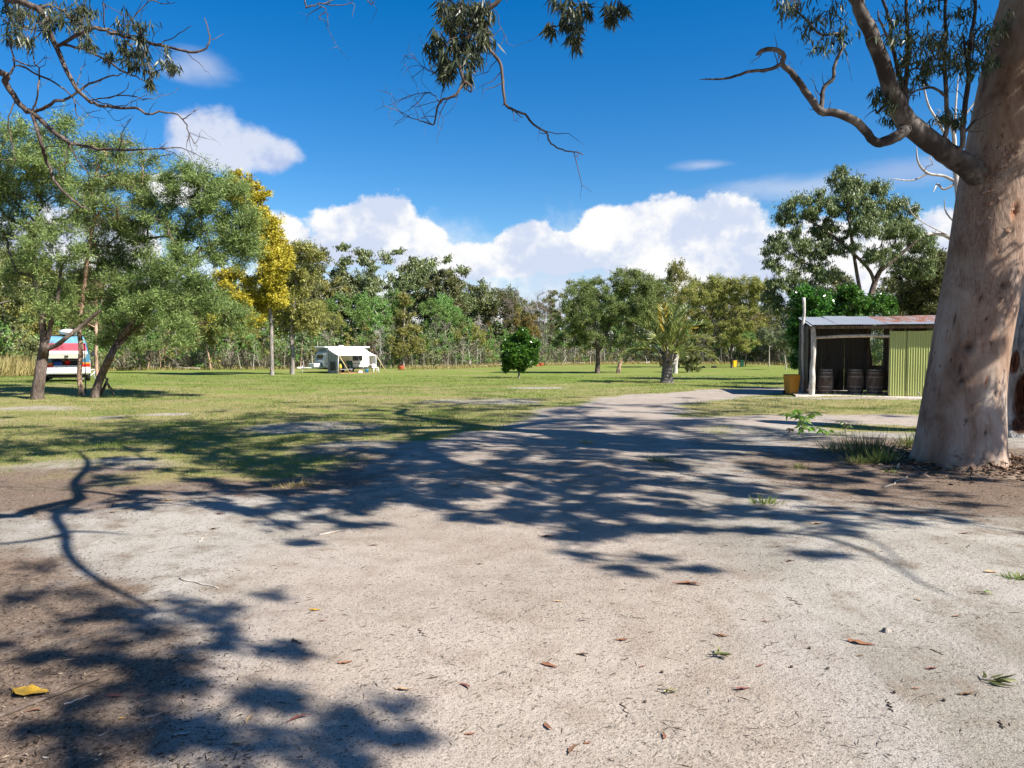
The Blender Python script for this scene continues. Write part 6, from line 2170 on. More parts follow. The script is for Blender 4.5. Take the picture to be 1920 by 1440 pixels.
# ------------------------------------------------------------------ parked van, tailgate up
def van():
    g = G(124, 716)
    d = float(g[1])
    k = 80.0 * d / FPX / 1.72          # rear is 80 px wide
    g = g + np.array([0, .1, 0])
    t = thing('van', g, 'white and blue van with its tailgate raised, seen from behind through the trees', 'van', rz=R(29))
    t.scale = (k, k, k)
    W, Ln, H = 1.66, 4.3, 1.80
    h = W / 2
    # body as a loft of cross sections along y (rear at 0)
    sec = [(0.0, .86, .98, 1.0), (.10, .98, 1.0, 1.0), (1.2, 1.0, 1.0, 1.0), (2.6, 1.0, 1.0, .985), (3.3, .98, .95, .80), (3.9, .95, .9, .55), (4.25, .86, .8, .48), (4.3, .7, .7, .45)]

    def ring(y, fw, ft, fz):
        z1 = .28
        pts = [(-h * .90, z1), (-h * 1.0, .50), (-h * 1.0, .86), (-h * .97, 1.02), (-h * .84, 1.02 + (H - 1.02) * .86), (-h * .70, 1.02 + (H - 1.02) * 1.0), (0, 1.02 + (H - 1.02) * 1.03)]
        pts = pts + [(-x, z) for x, z in pts[-2::-1]]
        return [(x * fw, y, z1 + (z - z1) * fz) for x, z in pts]
    rings = [ring(*s) for s in sec]
    n = len(rings[0])
    mb = MB()
    vs = [p for r in rings for p in r]
    for a in range(len(rings) - 1):
        for i in range(n - 1):
            mat = 0 if i in (0, 1, n - 3, n - 2) else 1
            fs = (a * n + i, a * n + i + 1, (a + 1) * n + i + 1, (a + 1) * n + i)
            mb.f.append(list(fs))
            mb.mi.append(mat)
            mb.sm.append(True)
        mb.f.append([a * n + n - 1, a * n, (a + 1) * n, (a + 1) * n + n - 1])
        mb.mi.append(2)
        mb.sm.append(False)
    mb.v = [tuple(p) for p in vs]
    b = (len(rings) - 1) * n
    mb.f.append([b + i for i in range(n)])
    mb.mi.append(0)
    mb.sm.append(False)
    mb.build('body', [M['white'], M['teal'], M['dark_in']], t)
    # rear surround: corner pillars and sill round the opening
    for s in (-1, 1):
        mb = MB()
        mb.add([(s * h * .62, -.03, .62), (s * h * .985, -.01, .62), (s * h * .97, -.0, 1.02), (s * h * .84, .0, 1.60), (s * h * .70, .0, 1.62), (s * h * .64, -.03, 1.05),
                (s * h * .62, .06, .62), (s * h * .985, .12, .62), (s * h * .97, .12, 1.02), (s * h * .84, .12, 1.60), (s * h * .70, .06, 1.62), (s * h * .64, .06, 1.05)],
               [(0, 1, 2, 3, 4, 5), (11, 10, 9, 8, 7, 6)] + [(i, (i + 1) % 6, 6 + (i + 1) % 6, 6 + i) for i in range(6)])
        mb.build('rear_pillar', [M['teal']], t)
        mb = MB()
        mb.box((min(s * h * .60, s * h * .99), -.065, .70), (max(s * h * .60, s * h * .99), .0, .775), 1, .012)
        mb.box((min(s * h * .60, s * h * .99), -.065, .60), (max(s * h * .60, s * h * .99), .0, .695), 0, .012)
        mb.build('tail_light', [M['red_lens'], M['amber_lens']], t)
        for y in (.75, 3.45):
            w = obj('wheel', None, t, loc=(s * (h - .10), y, .30))
            w.empty_display_size = .1
            mb = MB()
            mb.lathe([(.19, -.085), (.28, -.085), (.305, -.05), (.305, .05), (.28, .085), (.19, .085)], 22, 0, (0, 0, 0), 'x', cap=False)
            mb.build('tyre', [M['rubber']], w)
            mb = MB()
            mb.lathe([(.02, .06), (.17, .05), (.195, .078), (.195, -.078), (.02, -.06)], 22, 0, (0, 0, 0), 'x')
            mb.build('rim', [M['steel']], w)
        mb = MB()
        mb.box((min(s * (h + .02), s * (h + .17)), 2.9, 1.0), (max(s * (h + .02), s * (h + .17)), 3.0, 1.2), 0, .02)
        mb.build('mirror', [M['black']], t)
        for y0, y1 in ((.35, 1.5), (1.6, 2.7)):
            x0, x1 = s * (h * .955 + .012), s * (h * .865 + .012)
            mb = MB()
            mb.quad((x0, y0, 1.10), (x0, y1, 1.10), (x1, y1, 1.55), (x1, y0, 1.55), 0, -.008 * s)
            mb.build('side_window', [M['glass_dark']], t)
    mb = MB()
    mb.box((-h * .985, -.10, .30), (h * .985, .06, .59), 0, .05)
    mb.build('rear_bumper', [M['white']], t)
    mb = MB()
    mb.box((-h * .60, -.035, .585), (h * .60, .02, .66), 0, .01)
    mb.build('sill_panel', [M['white']], t)
    mb = MB()
    mb.box((-h * .8, .05, .16), (h * .8, .3, .29), 0, .03)
    mb.tube([(.35, -.12, .26), (.35, .5, .26)], .025, 8)
    mb.build('underside', [M['black']], t)
    # raised tailgate, its outer (window) side slopes up and back towards the viewer
    tg = obj('tailgate', None, t, loc=(0, .0, 1.53))
    tg.empty_display_size = .1
    hw = h * .80
    a0, a1 = (0, .0), (-.55, -.42)

    def tgp(x, f, off=0):
        # f: 0 hinge .. 1 lower edge; the gate hangs out behind the van, half lifted
        y = -.50 * f
        z = -.40 * f
        return (x, y, z + off)
    mb = MB()
    mb.add([tgp(-hw, 0), tgp(hw, 0), tgp(hw * 1.08, .84), tgp(-hw * 1.08, .84), tgp(-hw, 0, .05), tgp(hw, 0, .05), tgp(hw * 1.08, .84, .05), tgp(-hw * 1.08, .84, .05)],
           [(3, 2, 1, 0), (4, 5, 6, 7), (0, 1, 5, 4), (1, 2, 6, 5), (2, 3, 7, 6), (3, 0, 4, 7)])
    o = mb.build('rear_window', [M['red_cloth']], tg)
    mb = MB()
    mb.add([tgp(-hw * 1.08, .845), tgp(hw * 1.08, .845), tgp(hw * 1.1, .98, -.02), tgp(-hw * 1.1, .98, -.02), tgp(-hw * 1.08, .845, .055), tgp(hw * 1.08, .845, .055), tgp(hw * 1.1, .98, .04), tgp(-hw * 1.1, .98, .04)],
           [(3, 2, 1, 0), (4, 5, 6, 7), (0, 1, 5, 4), (1, 2, 6, 5), (2, 3, 7, 6), (3, 0, 4, 7)])
    mb.build('gate_panel', [M['white']], tg)
    mb = MB()
    mb.add([tgp(-hw * 1.05, .96, -.03), tgp(hw * 1.05, .96, -.03), (hw * 1.0, -.42, -.58), (-hw * 1.0, -.42, -.58), (-hw * 1.05, -.43, -.42), (hw * 1.05, -.43, -.42), (hw, -.36, -.58), (-hw, -.36, -.58)],
           [(0, 1, 2, 3), (7, 6, 5, 4), (0, 4, 5, 1), (3, 2, 6, 7), (1, 5, 6, 2), (0, 3, 7, 4)])
    mb.build('lower_flap', [M['cream']], tg)
    mb = MB()
    mb.box((-.07, -.475, -.53), (.07, -.44, -.46), 0, .01)
    mb.build('latch', [M['black']], tg)
    # inside: seat back
    mb = MB()
    mb.box((-h * .72, .85, .66), (h * .72, 1.0, 1.16), 0, .05)
    mb.build('seat_back', [M['cream']], t)
    mb = MB()
    mb.box((-h * .8, .0, .60), (h * .8, 1.2, .64), 0)
    mb.build('load_floor', [M['dark_in']], t)
    # roof band above the gate
    mb = MB()
    mb.add([(-h * .84, -.03, 1.49), (h * .84, -.03, 1.49), (h * .74, -.01, 1.80), (-h * .74, -.01, 1.80), (-h * .84, .2, 1.50), (h * .84, .2, 1.50), (h * .70, .2, 1.84), (-h * .70, .2, 1.84)],
           [(0, 1, 2, 3), (7, 6, 5, 4), (0, 4, 5, 1), (3, 2, 6, 7), (1, 5, 6, 2), (0, 3, 7, 4)])
    mb.build('roof_band', [M['teal_light']], t)
    return t, k


van_t, VK = van()


def on_van(name, p, label, cat):
    q = local(van_t.location, R(29), (p[0] * VK, p[1] * VK, p[2] * VK))
    t = thing(name, q, label, cat, rz=R(29))
    t.scale = (VK,) * 3
    return t


t = on_van('roof_pod', (0.05, .8, 1.85), 'white roof pod lying on top of the parked van', 'roof box')
mb = MB()
mb.lathe([(.02, -.85), (.26, -.7), (.33, -.2), (.33, .4), (.24, .8), (.02, .95)], 16, 0, (0, 0, .17), 'y')
mb.v = [(x, y, .16 + (z - .17) * .42) for x, y, z in mb.v]
mb.build('shell', [M['white']], t)
for y in (-.4, .5):
    mb = MB()
    mb.box((-.62, y - .02, 0), (.62, y + .02, .035), 0)
    mb.build('roof_bar', [M['black']], t)
t = on_van('crate', (-.33, .16, .645), 'blue crate in the open back of the van', 'crate')
mb = MB()
for lo, hi in (((-.14, -.1, 0), (.14, .1, .15)), ((-.15, -.11, .15), (.15, .11, .175))):
    mb.box(lo, hi, 0, .012)
mb.build('body', [M['blue']], t)
mb = MB()
mb.tube([(-.13, 0, .17), (-.12, 0, .25), (.12, 0, .25), (.13, 0, .17)], .012, 6)
mb.build('handle', [M['blue']], t)
mb = MB()
mb.box((-.09, -.08, .175), (.09, .08, .23), 0, .01)
mb.build('content', [M['black']], t)
t = on_van('bucket', (.02, .12, .645), 'red tub in the open back of the van', 'tub')
mb = MB()
mb.lathe([(.08, 0), (.10, .16), (.11, .16), (.11, .18), (.085, .18)], 16, 0)
mb.build('body', [M['red']], t)
mb = MB()
mb.lathe([(.11, .181), (.112, .20), (.03, .215)], 16, 0)
mb.build('lid', [M['red']], t)
t = on_van('box', (.33, .25, .645), 'dark box in the open back of the van beside the red tub', 'box')
mb = MB()
mb.box((-.2, -.14, 0), (.2, .14, .2), 0, .02)
mb.build('body', [M['black']], t)
mb = MB()
mb.box((-.21, -.15, .202), (.21, .15, .24), 0, .02)
mb.build('lid', [M['blue_grey']], t)


def small_bike():
    g = G(172, 712)
    t = thing('bicycle', g, 'small white and blue bicycle propped beside the parked van', 'bicycle', rz=R(62))
    r = .22
    for x in (-.36, .36):
        w = obj('wheel', None, t, loc=(x, 0, r))
        mb = MB()
        n = 24
        pts = [(r * math.cos(a), 0, r * math.sin(a)) for a in np.linspace(0, 2 * math.pi, n)]
        mb.tube(pts, .024, 6, cap=False)
        mb.build('tyre', [M['grey_cloth']], w)
        mb = MB()
        for a in np.linspace(0, math.pi, 7)[:-1]:
            mb.tube([(-r * math.cos(a), 0, -r * math.sin(a)), (r * math.cos(a), 0, r * math.sin(a))], .004, 3)
        mb.build('spoke', [M['steel']], w)
    mb = MB()
    for a, b in [((-.36, r), (0, .24)), ((-.36, r), (-.10, .52)), ((0, .24), (-.12, .58)), ((0, .24), (.24, .50)), ((-.10, .52), (.24, .54))]:
        mb.tube([(a[0], 0, a[1]), (b[0], 0, b[1])], .022, 8)
    mb.build('frame', [M['white']], t)
    mb = MB()
    mb.tube([(.36, 0, r), (.26, 0, .48), (.22, 0, .66)], .02, 8)
    mb.build('fork', [M['blue']], t)
    mb = MB()
    mb.tube([(.16, -.2, .70), (.23, -.08, .67), (.23, .08, .67), (.16, .2, .70)], .014, 6)
    mb.build('handlebar', [M['black']], t)
    mb = MB()
    mb.box((-.24, -.06, .585), (-.02, .06, .63), 0, .02)
    mb.build('saddle', [M['black']], t)


small_bike()
# slim dark pole between the trunks
g = G(160.5, 738)
t = thing('marker_pole', g, 'very thin dark pole standing upright beside the flaking trunk and the van', 'pole')
mb = MB()
mb.tube([(0, 0, -.1), (.01, 0, .6), (0, .01, 1.2), (.01, 0, 1.75)], [.022, .02, .018, .016], 7)
mb.build('pole', [M['bark_dark']], t)
mb = MB()
mb.lathe([(.02, 1.74), (.028, 1.75), (.024, 1.79), (.0, 1.80)], 8, 0)
mb.build('cap', [M['black']], t)
# sticks propped against each other by the leaning trunk
g = G(184, 744)
for i, (a, b, r, lab) in enumerate([((186, 741), (202, 709), .055, 'thick dark broken branch propped up at the foot of the leaning tree'), ((199, 716), (215, 742), .035, 'thinner dark branch leaning on the thick broken one by the leaning tree'), ((186, 742), (190, 722), .03, 'short dark stub of branch beside the foot of the leaning tree')]):
    d = float(g[1]) - .15 + .1 * i
    p0, p1 = P(*a, d), P(*b, d + .05)
    if b[1] > a[1]:
        p1 = on_ground(p1[0], p1[1])
    else:
        p0 = on_ground(p0[0], p0[1])
    t = thing('broken_branch', p0, lab, 'branch')
    mb = MB()
    v = p1 - p0
    mb.tube([(0, 0, 0), v * .5 + [.03, 0, .02], v], [r, r * .9, r * .6], 8)
    mb.tube([v * .55, v * .6 + [r * 2.2, 0, r]], [r * .4, r * .2], 5)
    mb.build('branch', [M['bark_dark']], t)


# ------------------------------------------------------------------ caravan with its awning
CV = at(609, 62.5)
CV_RZ = R(36)


def caravan():
    t = thing('caravan', CV, 'white pop-top caravan with a white awning rolled out on the far side of the lawn', 'caravan', rz=CV_RZ)
    Ln, Wd = 4.0, 2.15
    # body profile in x-z, extruded over the width
    prof = [(0.18, .42), (0.0, .55), (-.06, 1.0), (.10, 1.62), (.30, 1.78), (Ln - .25, 1.78), (Ln, 1.6), (Ln + .02, .6), (Ln - .15, .42)]
    n = len(prof)
    mb = MB()
    for y, sx in ((.06, 0), (0, .0)):
        pass
    rings = []
    for y, ins in ((0.0, .05), (.05, 0), (Wd - .05, 0), (Wd, .05)):
        cx, cz = Ln / 2, 1.1
        rings.append([(cx + (x - cx) * (1 - ins / 2.2), y, cz + (z - cz) * (1 - ins / .7)) for x, z in prof])
    vs = [p for r in rings for p in r]
    fs = []
    for a in range(3):
        for i in range(n):
            j = (i + 1) % n
            fs.append((a * n + i, a * n + j, (a + 1) * n + j, (a + 1) * n + i))
    fs += [tuple(range(n)), tuple(range(4 * n - 1, 3 * n - 1, -1))]
    mb.add(vs, fs)
    mb.build('body', [M['white']], t)
    # raised roof and its fabric skirt
    mb = MB()
    mb.box((.25, .12, 1.781), (Ln - .2, Wd - .12, 2.06), 0)
    mb.build('roof_skirt', [M['blue_grey']], t)
    mb = MB()
    mb.box((-.02, -.06, 2.062), (Ln + .05, Wd + .06, 2.20), 0, .05)
    rf = mb.build('pop_top_roof', [M['white']], t)
    mb = MB()
    mb.box((1.7, .9, 2.201), (2.1, 1.3, 2.30), 0, .04)
    mb.build('roof_hatch', [M['cream']], rf)
    # front: window, visor, dark stone guard
    def front(y0, y1, z0, z1, mat, nm, off):
        def xa(z):
            return np.interp(z, [.55, 1.0, 1.62], [0.0, -.06, .10]) - off
        mb = MB()
        mb.add([(xa(z0), y0, z0), (xa(z0), y1, z0), (xa(z1), y1, z1), (xa(z1), y0, z1), (xa(z0) + .03, y0, z0), (xa(z0) + .03, y1, z0), (xa(z1) + .03, y1, z1), (xa(z1) + .03, y0, z1)],
               [(3, 2, 1, 0), (4, 5, 6, 7), (0, 1, 5, 4), (1, 2, 6, 5), (2, 3, 7, 6), (3, 0, 4, 7)])
        return mb.build(nm, [M[mat]], t)
    w_ = front(.40, 1.70, 1.20, 1.50, 'glass_dark', 'front_window', .03)
    front(.30, 1.80, 1.53, 1.60, 'white', 'window_visor', .09)
    front(.45, 1.85, .58, 1.17, 'blue_grey', 'stone_guard', .03)
    # side facing the field
    for x0, x1, z0, z1, mat, nm in ((.55, 1.25, 1.05, 1.45, 'glass_dark', 'side_window'), (1.55, 2.15, .48, 1.68, 'cream', 'door'), (2.45, 3.35, 1.0, 1.50, 'glass_dark', 'side_window')):
        mb = MB()
        mb.box((x0, -.022, z0), (x1, .03, z1), 0, .01)
        o = mb.build(nm, [M[mat]], t)
        mb = MB()
        f = .045
        mb.box((x0 - f, -.030, z1 + .002), (x1 + f, -.001, z1 + f), 0)
        mb.box((x0 - f, -.030, z0 - f), (x1 + f, -.001, z0 - .002), 0)
        mb.box((x0 - f, -.030, z0 - .001), (x0 - .002, -.001, z1 + .001), 0)
        mb.box((x1 + .002, -.030, z0 - .001), (x1 + f, -.001, z1 + .001), 0)
        mb.build('frame', [M['white']], o)
    # chassis, wheels, drawbar
    mb = MB()
    mb.box((.1, .15, .30), (Ln - .1, Wd - .15, .42), 0)
    mb.build('chassis', [M['black']], t)
    for y in (.12, Wd - .12):
        w = obj('wheel', None, t, loc=(2.35, y, .30))
        mb = MB()
        mb.lathe([(.17, -.09), (.27, -.09), (.30, -.05), (.30, .05), (.27, .09), (.17, .09)], 20, 0, (0, 0, 0), 'y', cap=False)
        mb.build('tyre', [M['rubber']], w)
        mb = MB()
        mb.lathe([(.02, -.06), (.18, -.07), (.18, .07), (.02, .06)], 20, 0, (0, 0, 0), 'y')
        mb.build('rim', [M['steel']], w)
    mb = MB()
    mb.tube([(.3, .35, .42), (-1.6, Wd / 2 - .05, .42)], .05, 6)
    mb.tube([(.3, Wd - .35, .42), (-1.6, Wd / 2 + .05, .42)], .05, 6)
    mb.tube([(-1.5, Wd / 2, .0), (-1.5, Wd / 2, .62)], .03, 6)
    mb.box((-1.95, Wd / 2 - .05, .38), (-1.55, Wd / 2 + .05, .50), 0, .02)
    mb.build('drawbar', [M['white']], t)
    mb = MB()
    mb.box((-.75, .45, .47), (-.15, Wd - .45, .80), 0, .04)
    mb.build('gas_locker', [M['white']], t)
    # awning roof with a slight sag, its walls and poles
    ext, zt, zb = 2.15, 2.02, 1.46
    x0, x1 = .25, 3.55
    V, n1, n2 = [], 12, 8
    for i in range(n1):
        for j in range(n2):
            f, s = i / (n1 - 1), j / (n2 - 1)
            V.append((x0 + (x1 - x0) * f, -.05 - ext * s, zt + (zb - zt) * s - .05 * math.sin(math.pi * s) - .02 * math.sin(math.pi * f * 3) * s))
    q = np.array([[i * n2 + j, (i + 1) * n2 + j, (i + 1) * n2 + j + 1, i * n2 + j + 1] for i in range(n1 - 1) for j in range(n2 - 1)])
    v = np.array(V)
    v = np.concatenate([v, v - [0, 0, .008]])
    obj('awning_roof', mk('awning_roof', v, [q[:, ::-1], q + len(V)], [M['awning']], smooth=True), t)
    mb = MB()
    mb.tube([(x0, -.05 - ext, zb), (x1, -.05 - ext, zb)], .028, 8)
    mb.build('front_rail', [M['white']], t)
    for nm, xx in (('awning_wall', x0 - .03),):
        V = []
        for i in range(14):
            for j in range(6):
                s, f = i / 13, j / 5
                top = zt + (zb - zt) * s - .06
                V.append((xx + .05 * math.sin(s * 17) * (1 - f * .4), -.08 - (ext - .05) * s, .02 + (top - .02) * f))
        q = np.array([[i * 6 + j, (i + 1) * 6 + j, (i + 1) * 6 + j + 1, i * 6 + j + 1] for i in range(13) for j in range(5)])
        obj(nm, mk(nm, V, [q], [M['grey_cloth']], smooth=True), t)
        mb = MB()
        mb.box((xx - .10, -1.75, .25), (xx - .085, -.75, .95), 0, .0)
        o = mb.build('mesh_window', [M['black']], t)
    V = []
    for i in range(8):
        for j in range(5):
            s, f = i / 7, j / 4
            top = zt + (zb - zt) * (.45 + .55 * s) - .06
            V.append((x1 + .03 + .05 * math.sin(s * 15), -1.0 - 1.2 * s, .55 + (top - .55) * f))
    q = np.array([[i * 5 + j, (i + 1) * 5 + j, (i + 1) * 5 + j + 1, i * 5 + j + 1] for i in range(7) for j in range(4)])
    o = obj('awning_wall', mk('awning_wall', V, [q], [M['awning']], smooth=True), t)
    o['label'] = 'short white end wall of the awning'
    for xx, dx in ((x0, -.55), (x1, .95), ((x0 + x1) / 2, .1)):
        mb = MB()
        mb.tube([(xx, -.06 - ext, zb + .02), (xx + dx, -.05 - ext - .95, .0)], .007, 4)
        mb.build('guy_rope', [M['grey_cloth']], t)
    mb = MB()
    mb.box((.12, -.006, .74), (Ln - .15, .01, .80), 0)
    mb.build('trim_stripe', [M['blue_grey']], t)
    mb = MB()
    mb.box((.35, -.05, 1.70), (Ln - .3, -.002, 1.76), 0, .01)
    mb.build('awning_rail', [M['steel']], t)
    for xx, a in ((x0, .0), (x1, .0)):
        mb = MB()
        mb.tube([(xx, -.05 - ext, zb), (xx, -.05 - ext, .0)], .02, 6)
        mb.build('awning_pole', [M['white']], t)
    for xx, dx in ((x0 + .08, .75), (x1 + .05, .75)):
        mb = MB()
        mb.tube([(xx, -.06 - ext, zb - .02), (xx + dx, -.05 - ext - .35, .0)], .03, 6)
        o = mb.build('brace_pole', [M['pole_yellow']], t)
    return t


caravan()
CG = 'things set out under the caravan awning'


def cv(x, y, z=0.0):
    p = local(CV, CV_RZ, (x, y, 0))
    return np.array([p[0], p[1], float(T(p[0], p[1])) + z])


def camp_chair(x, y, rz, label):
    t = thing('camp_chair', cv(x, y, .02), label, 'chair', CG, CV_RZ + rz)
    mb = MB()
    mb.box((-.27, -.25, .38), (.27, .25, .42), 0, .01)
    mb.build('seat', [M['green_cloth']], t)
    mb = MB()
    mb.quad((-.27, .24, .42), (.27, .24, .42), (.27, .36, .98), (-.27, .36, .98), 0, .03)
    mb.build('backrest', [M['green_cloth']], t)
    for sx in (-1, 1):
        mb = MB()
        mb.box((sx * .30 - .03, -.25, .60), (sx * .30 + .03, .28, .625), 0, .005)
        mb.build('armrest', [M['white']], t)
        for sy in (-.24, .27):
            mb = MB()
            mb.tube([(sx * .28, sy, 0), (sx * .29, sy * .95, .60)], .016, 6)
            mb.build('leg', [M['steel']], t)


camp_chair(1.15, -.75, R(-10), 'green camp chair under the awning, the one toward the caravan front')
camp_chair(2.05, -.70, R(8), 'green camp chair under the awning, the one toward the folding table')
t = thing('folding_table', cv(2.95, -1.6), 'small white folding table at the end of the awning', 'table', CG, CV_RZ)
mb = MB()
mb.box((-.40, -.28, .66), (.40, .28, .69), 0, .008)
mb.build('tabletop', [M['white']], t)
for sx in (-1, 1):
    for sy in (-1, 1):
        mb = MB()
        mb.tube([(sx * .35, sy * .24, 0), (sx * .35, sy * .24, .66)], .016, 6)
        mb.build('leg', [M['steel']], t)
t = thing('step_stool', cv(3.45, -2.25), 'white plastic stool standing on the grass at the corner of the awning', 'stool', CG, CV_RZ)
mb = MB()
mb.box((-.24, -.2, .40), (.24, .2, .45), 0, .015)
mb.box((-.21, .16, .452), (.21, .2, .75), 0, .015)
mb.build('seat', [M['white']], t)
for sx in (-1, 1):
    for sy in (-1, 1):
        mb = MB()
        mb.tube([(sx * .25, sy * .2, 0), (sx * .19, sy * .15, .40)], .03, 6)
        mb.build('leg', [M['white']], t)
t = thing('bucket', cv(2.75, -2.1), 'bright blue bucket on the ground before the awning', 'bucket', CG)
mb = MB()
mb.lathe([(.13, 0), (.17, .30), (.18, .31), (.16, .31), (.13, .05)], 16, 0)
mb.build('body', [M['cyan']], t)
mb = MB()
mb.tube([(-.17, 0, .30), (-.1, 0, .42), (.1, 0, .42), (.17, 0, .30)], .01, 5)
mb.build('handle', [M['steel']], t)
t = thing('low_bench', cv(1.1, -1.65), 'low grey bench in front of the camp chairs', 'bench', CG, CV_RZ)
mb = MB()
mb.box((-.55, -.16, .30), (.55, .16, .34), 0, .01)
mb.build('seat', [M['grey_cloth']], t)
for sx in (-1, 1):
    mb = MB()
    mb.tube([(sx * .48, -.13, 0), (sx * .48, -.13, .3), (sx * .48, .13, .3), (sx * .48, .13, 0)], .016, 6)
    mb.build('leg', [M['steel']], t)
t = thing('hanging_bag', cv(.42, -2.18, .38), 'yellow bag hanging at the corner pole of the awning', 'bag', CG)
mb = MB()
mb.lathe([(.02, .40), (.06, .36), (.11, .22), (.12, .10), (.08, .0)], 12, 0)
mb.build('bag', [M['bottle']], t)
mb = MB()
mb.tube([(0, 0, .48), (-.1, .0, .75), (-.17, -.02, 1.06)], .012, 5)
mb.build('strap', [M['black']], t)
t = thing('ground_mat', cv(1.95, -1.45, .012), 'orange brown ground mat under the awning', 'mat', CG, CV_RZ)
mb = MB()
mb.box((-1.6, -.95, 0), (1.6, .95, .02), 0)
mb.build('mat', [M['mat_orange']], t)
t = thing('storage_tub', cv(2.25, -1.9), 'small white tub beside the blue bucket', 'tub', CG, CV_RZ)
mb = MB()
mb.box((-.16, -.12, 0), (.16, .12, .22), 0, .02)
mb.build('body', [M['white']], t)
mb = MB()
mb.box((-.17, -.13, .222), (.17, .13, .26), 0, .01)
mb.build('lid', [M['terracotta']], t)


def fire_drum(px, py, w, h, label):
    g = G(px, py)
    t = thing('fire_pit', g, label, 'fire pit', 'rusty fire pits')
    r, hh = w / 2, h
    mb = MB()
    mb.lathe([(r * .92, .08), (r * .96, .1), (r, hh * .35), (r * 1.02, hh * .36), (r, hh * .38), (r, hh * .68), (r * 1.02, hh * .69), (r, hh * .71), (r, hh), (r * 1.03, hh + .015), (r * .94, hh + .01), (r * .9, .15)], 24, 0)
    mb.build('drum', [M['terracotta']], t)
    for k in range(4):
        a = k * 1.5708 + .5
        mb = MB()
        mb.tube([(r * .8 * math.cos(a), r * .8 * math.sin(a), -.03), (r * .8 * math.cos(a), r * .8 * math.sin(a), .12)], .03, 6)
        mb.build('leg', [M['terracotta']], t)
    mb = MB()
    for k in range(7):
        x = -r * .8 + k * r * 1.6 / 6
        y = math.sqrt(max(0, (r * .92) ** 2 - x * x))
        mb.tube([(x, -y, hh + .03), (x, y, hh + .03)], .012, 5)
    mb.build('grate', [M['black']], t)


fire_drum(752, 694, .56, .42, 'rust red fire drum on the lawn just past the caravan awning')
fire_drum(1015, 686.5, .45, .34, 'smaller rust red fire drum beyond the glossy green tree')
g = G(1009, 686.5)
t = thing('brick_block', g, 'low reddish block lying beside the smaller fire drum', 'block', rz=.2)
mb = MB()
mb.box((-.22, -.15, -.02), (.22, .15, .17), 0, .02)
mb.box((-.1, -.1, .172), (.16, .12, .26), 0, .02)
mb.build('block', [M['terracotta']], t)
# dark mower ramp like low things: two small dark logs on the far lawn
for px, py, lab in ((1317, 690, 'short dark log on the lawn beyond the palm, further from the bins'), (1339, 689, 'short dark log on the lawn nearer the far bins')):
    g = G(px, py)
    t = thing('dark_log', g, lab, 'log', rz=.2)
    mb = MB()
    mb.tube([(-.3, 0, .08), (0, .03, .1), (.3, 0, .09)], [.09, .11, .08], 8)
    mb.tube([(.1, 0, .15), (.16, .04, .26)], [.035, .02], 5)
    mb.build('log', [M['bark_dark']], t)


# ------------------------------------------------------------------ seedling, grass tufts by the gum
def seedling(px, py, stems, label, mat, size, seed, dark=False):
    rng = np.random.default_rng(seed)
    g = G(px, py)
    d = float(g[1])
    t = thing('seedling', g, label, 'plant')
    off = np.array(t.location)
    V = []
    lp, la = [], []
    for pts in stems:
        q = smooth_path([g if (abs(a - px) < 4 and abs(b - py) < 4) else P(a, b, d + rng.uniform(-.15, .15)) for a, b in pts], 4)
        V.append(tube_arrays(q, np.linspace(.008, .003, len(q)), 5))
        for k in range(3, len(q)):
            f = k / len(q)
            for s in (-1, 1):
                lp.append(q[k])
                la.append(np.array([s * rng.uniform(.3, .9), rng.uniform(-.5, .3), rng.uniform(-.8, -.1)]))
    v, q = join_vq(V)
    obj('stem', mk('stem', v - off, [q], [M['twig']], smooth=True), t)
    v, q, rn = leaf_arrays(rng, np.array(lp), np.array(la), size, size * .36, True)
    n = len(lp)
    # each leaf is a part of its own
    v = v.reshape(n, 8, 3)
    for i in range(n):
        o = obj('leaf', mk('leaf', v[i] - lp[i], [np.array([[0, 1, 3, 2], [2, 3, 5, 4], [4, 5, 7, 6]])], [L[mat]], rnd=np.full(8, .25 if dark else rng.uniform(.5, 1))), t, loc=lp[i] - off)


L['sprout'] = mat_leaf('leaf_sprout', [(.10, .22, .015), (.15, .32, .02), (.22, .42, .03), (.30, .48, .05)], .4, .35, .45)
seedling(1504, 818, [[(1504, 818), (1503, 800), (1500, 785), (1490, 778), (1472, 775)], [(1503, 806), (1515, 800), (1535, 803), (1555, 807)], [(1503, 796), (1510, 785), (1520, 778), (1530, 772)], [(1501, 788), (1497, 776), (1495, 768)]],
         'bright green leafy seedling catching the sun beside the massive gum', 'sprout', .135, 3)
seedling(1586, 812, [[(1586, 812), (1586, 800), (1582, 793), (1572, 788)], [(1586, 803), (1594, 796)]], 'tiny dark leaved seedling between the bright one and the grass tuft', 'gum', .09, 4, True)
seedling(1480, 812, [[(1480, 812), (1482, 806), (1488, 803)], [(1481, 808), (1477, 803)]], 'low brownish yellow weed at the foot of the bright green seedling', 'rust', .07, 5)


def tuft(px, py, rx, n, hgt, mat, label, seed, lean=.5, bend=True):
    rng = np.random.default_rng(seed)
    g = G(px, py)
    t = thing('grass_tuft', g, label, 'grass tuft')
    r = rng.normal(size=(n, 2)) * rx * .5
    p = np.stack([r[:, 0], r[:, 1] * .7, np.zeros(n)], -1)
    p[:, 2] = T(p[:, 0] + g[0], p[:, 1] + g[1]) - g[2] - .01
    ax = np.stack([r[:, 0] / rx * lean + rng.normal(size=n) * .35, r[:, 1] / rx * lean + rng.normal(size=n) * .35, np.full(n, 1.0)], -1)
    v, q, rn = leaf_arrays(rng, p, ax, hgt * rng.uniform(.5, 1.1, n), .009, True)
    obj('blades', mk('blades', v, [q], [L[mat]], rnd=rn), t)['kind'] = 'stuff'


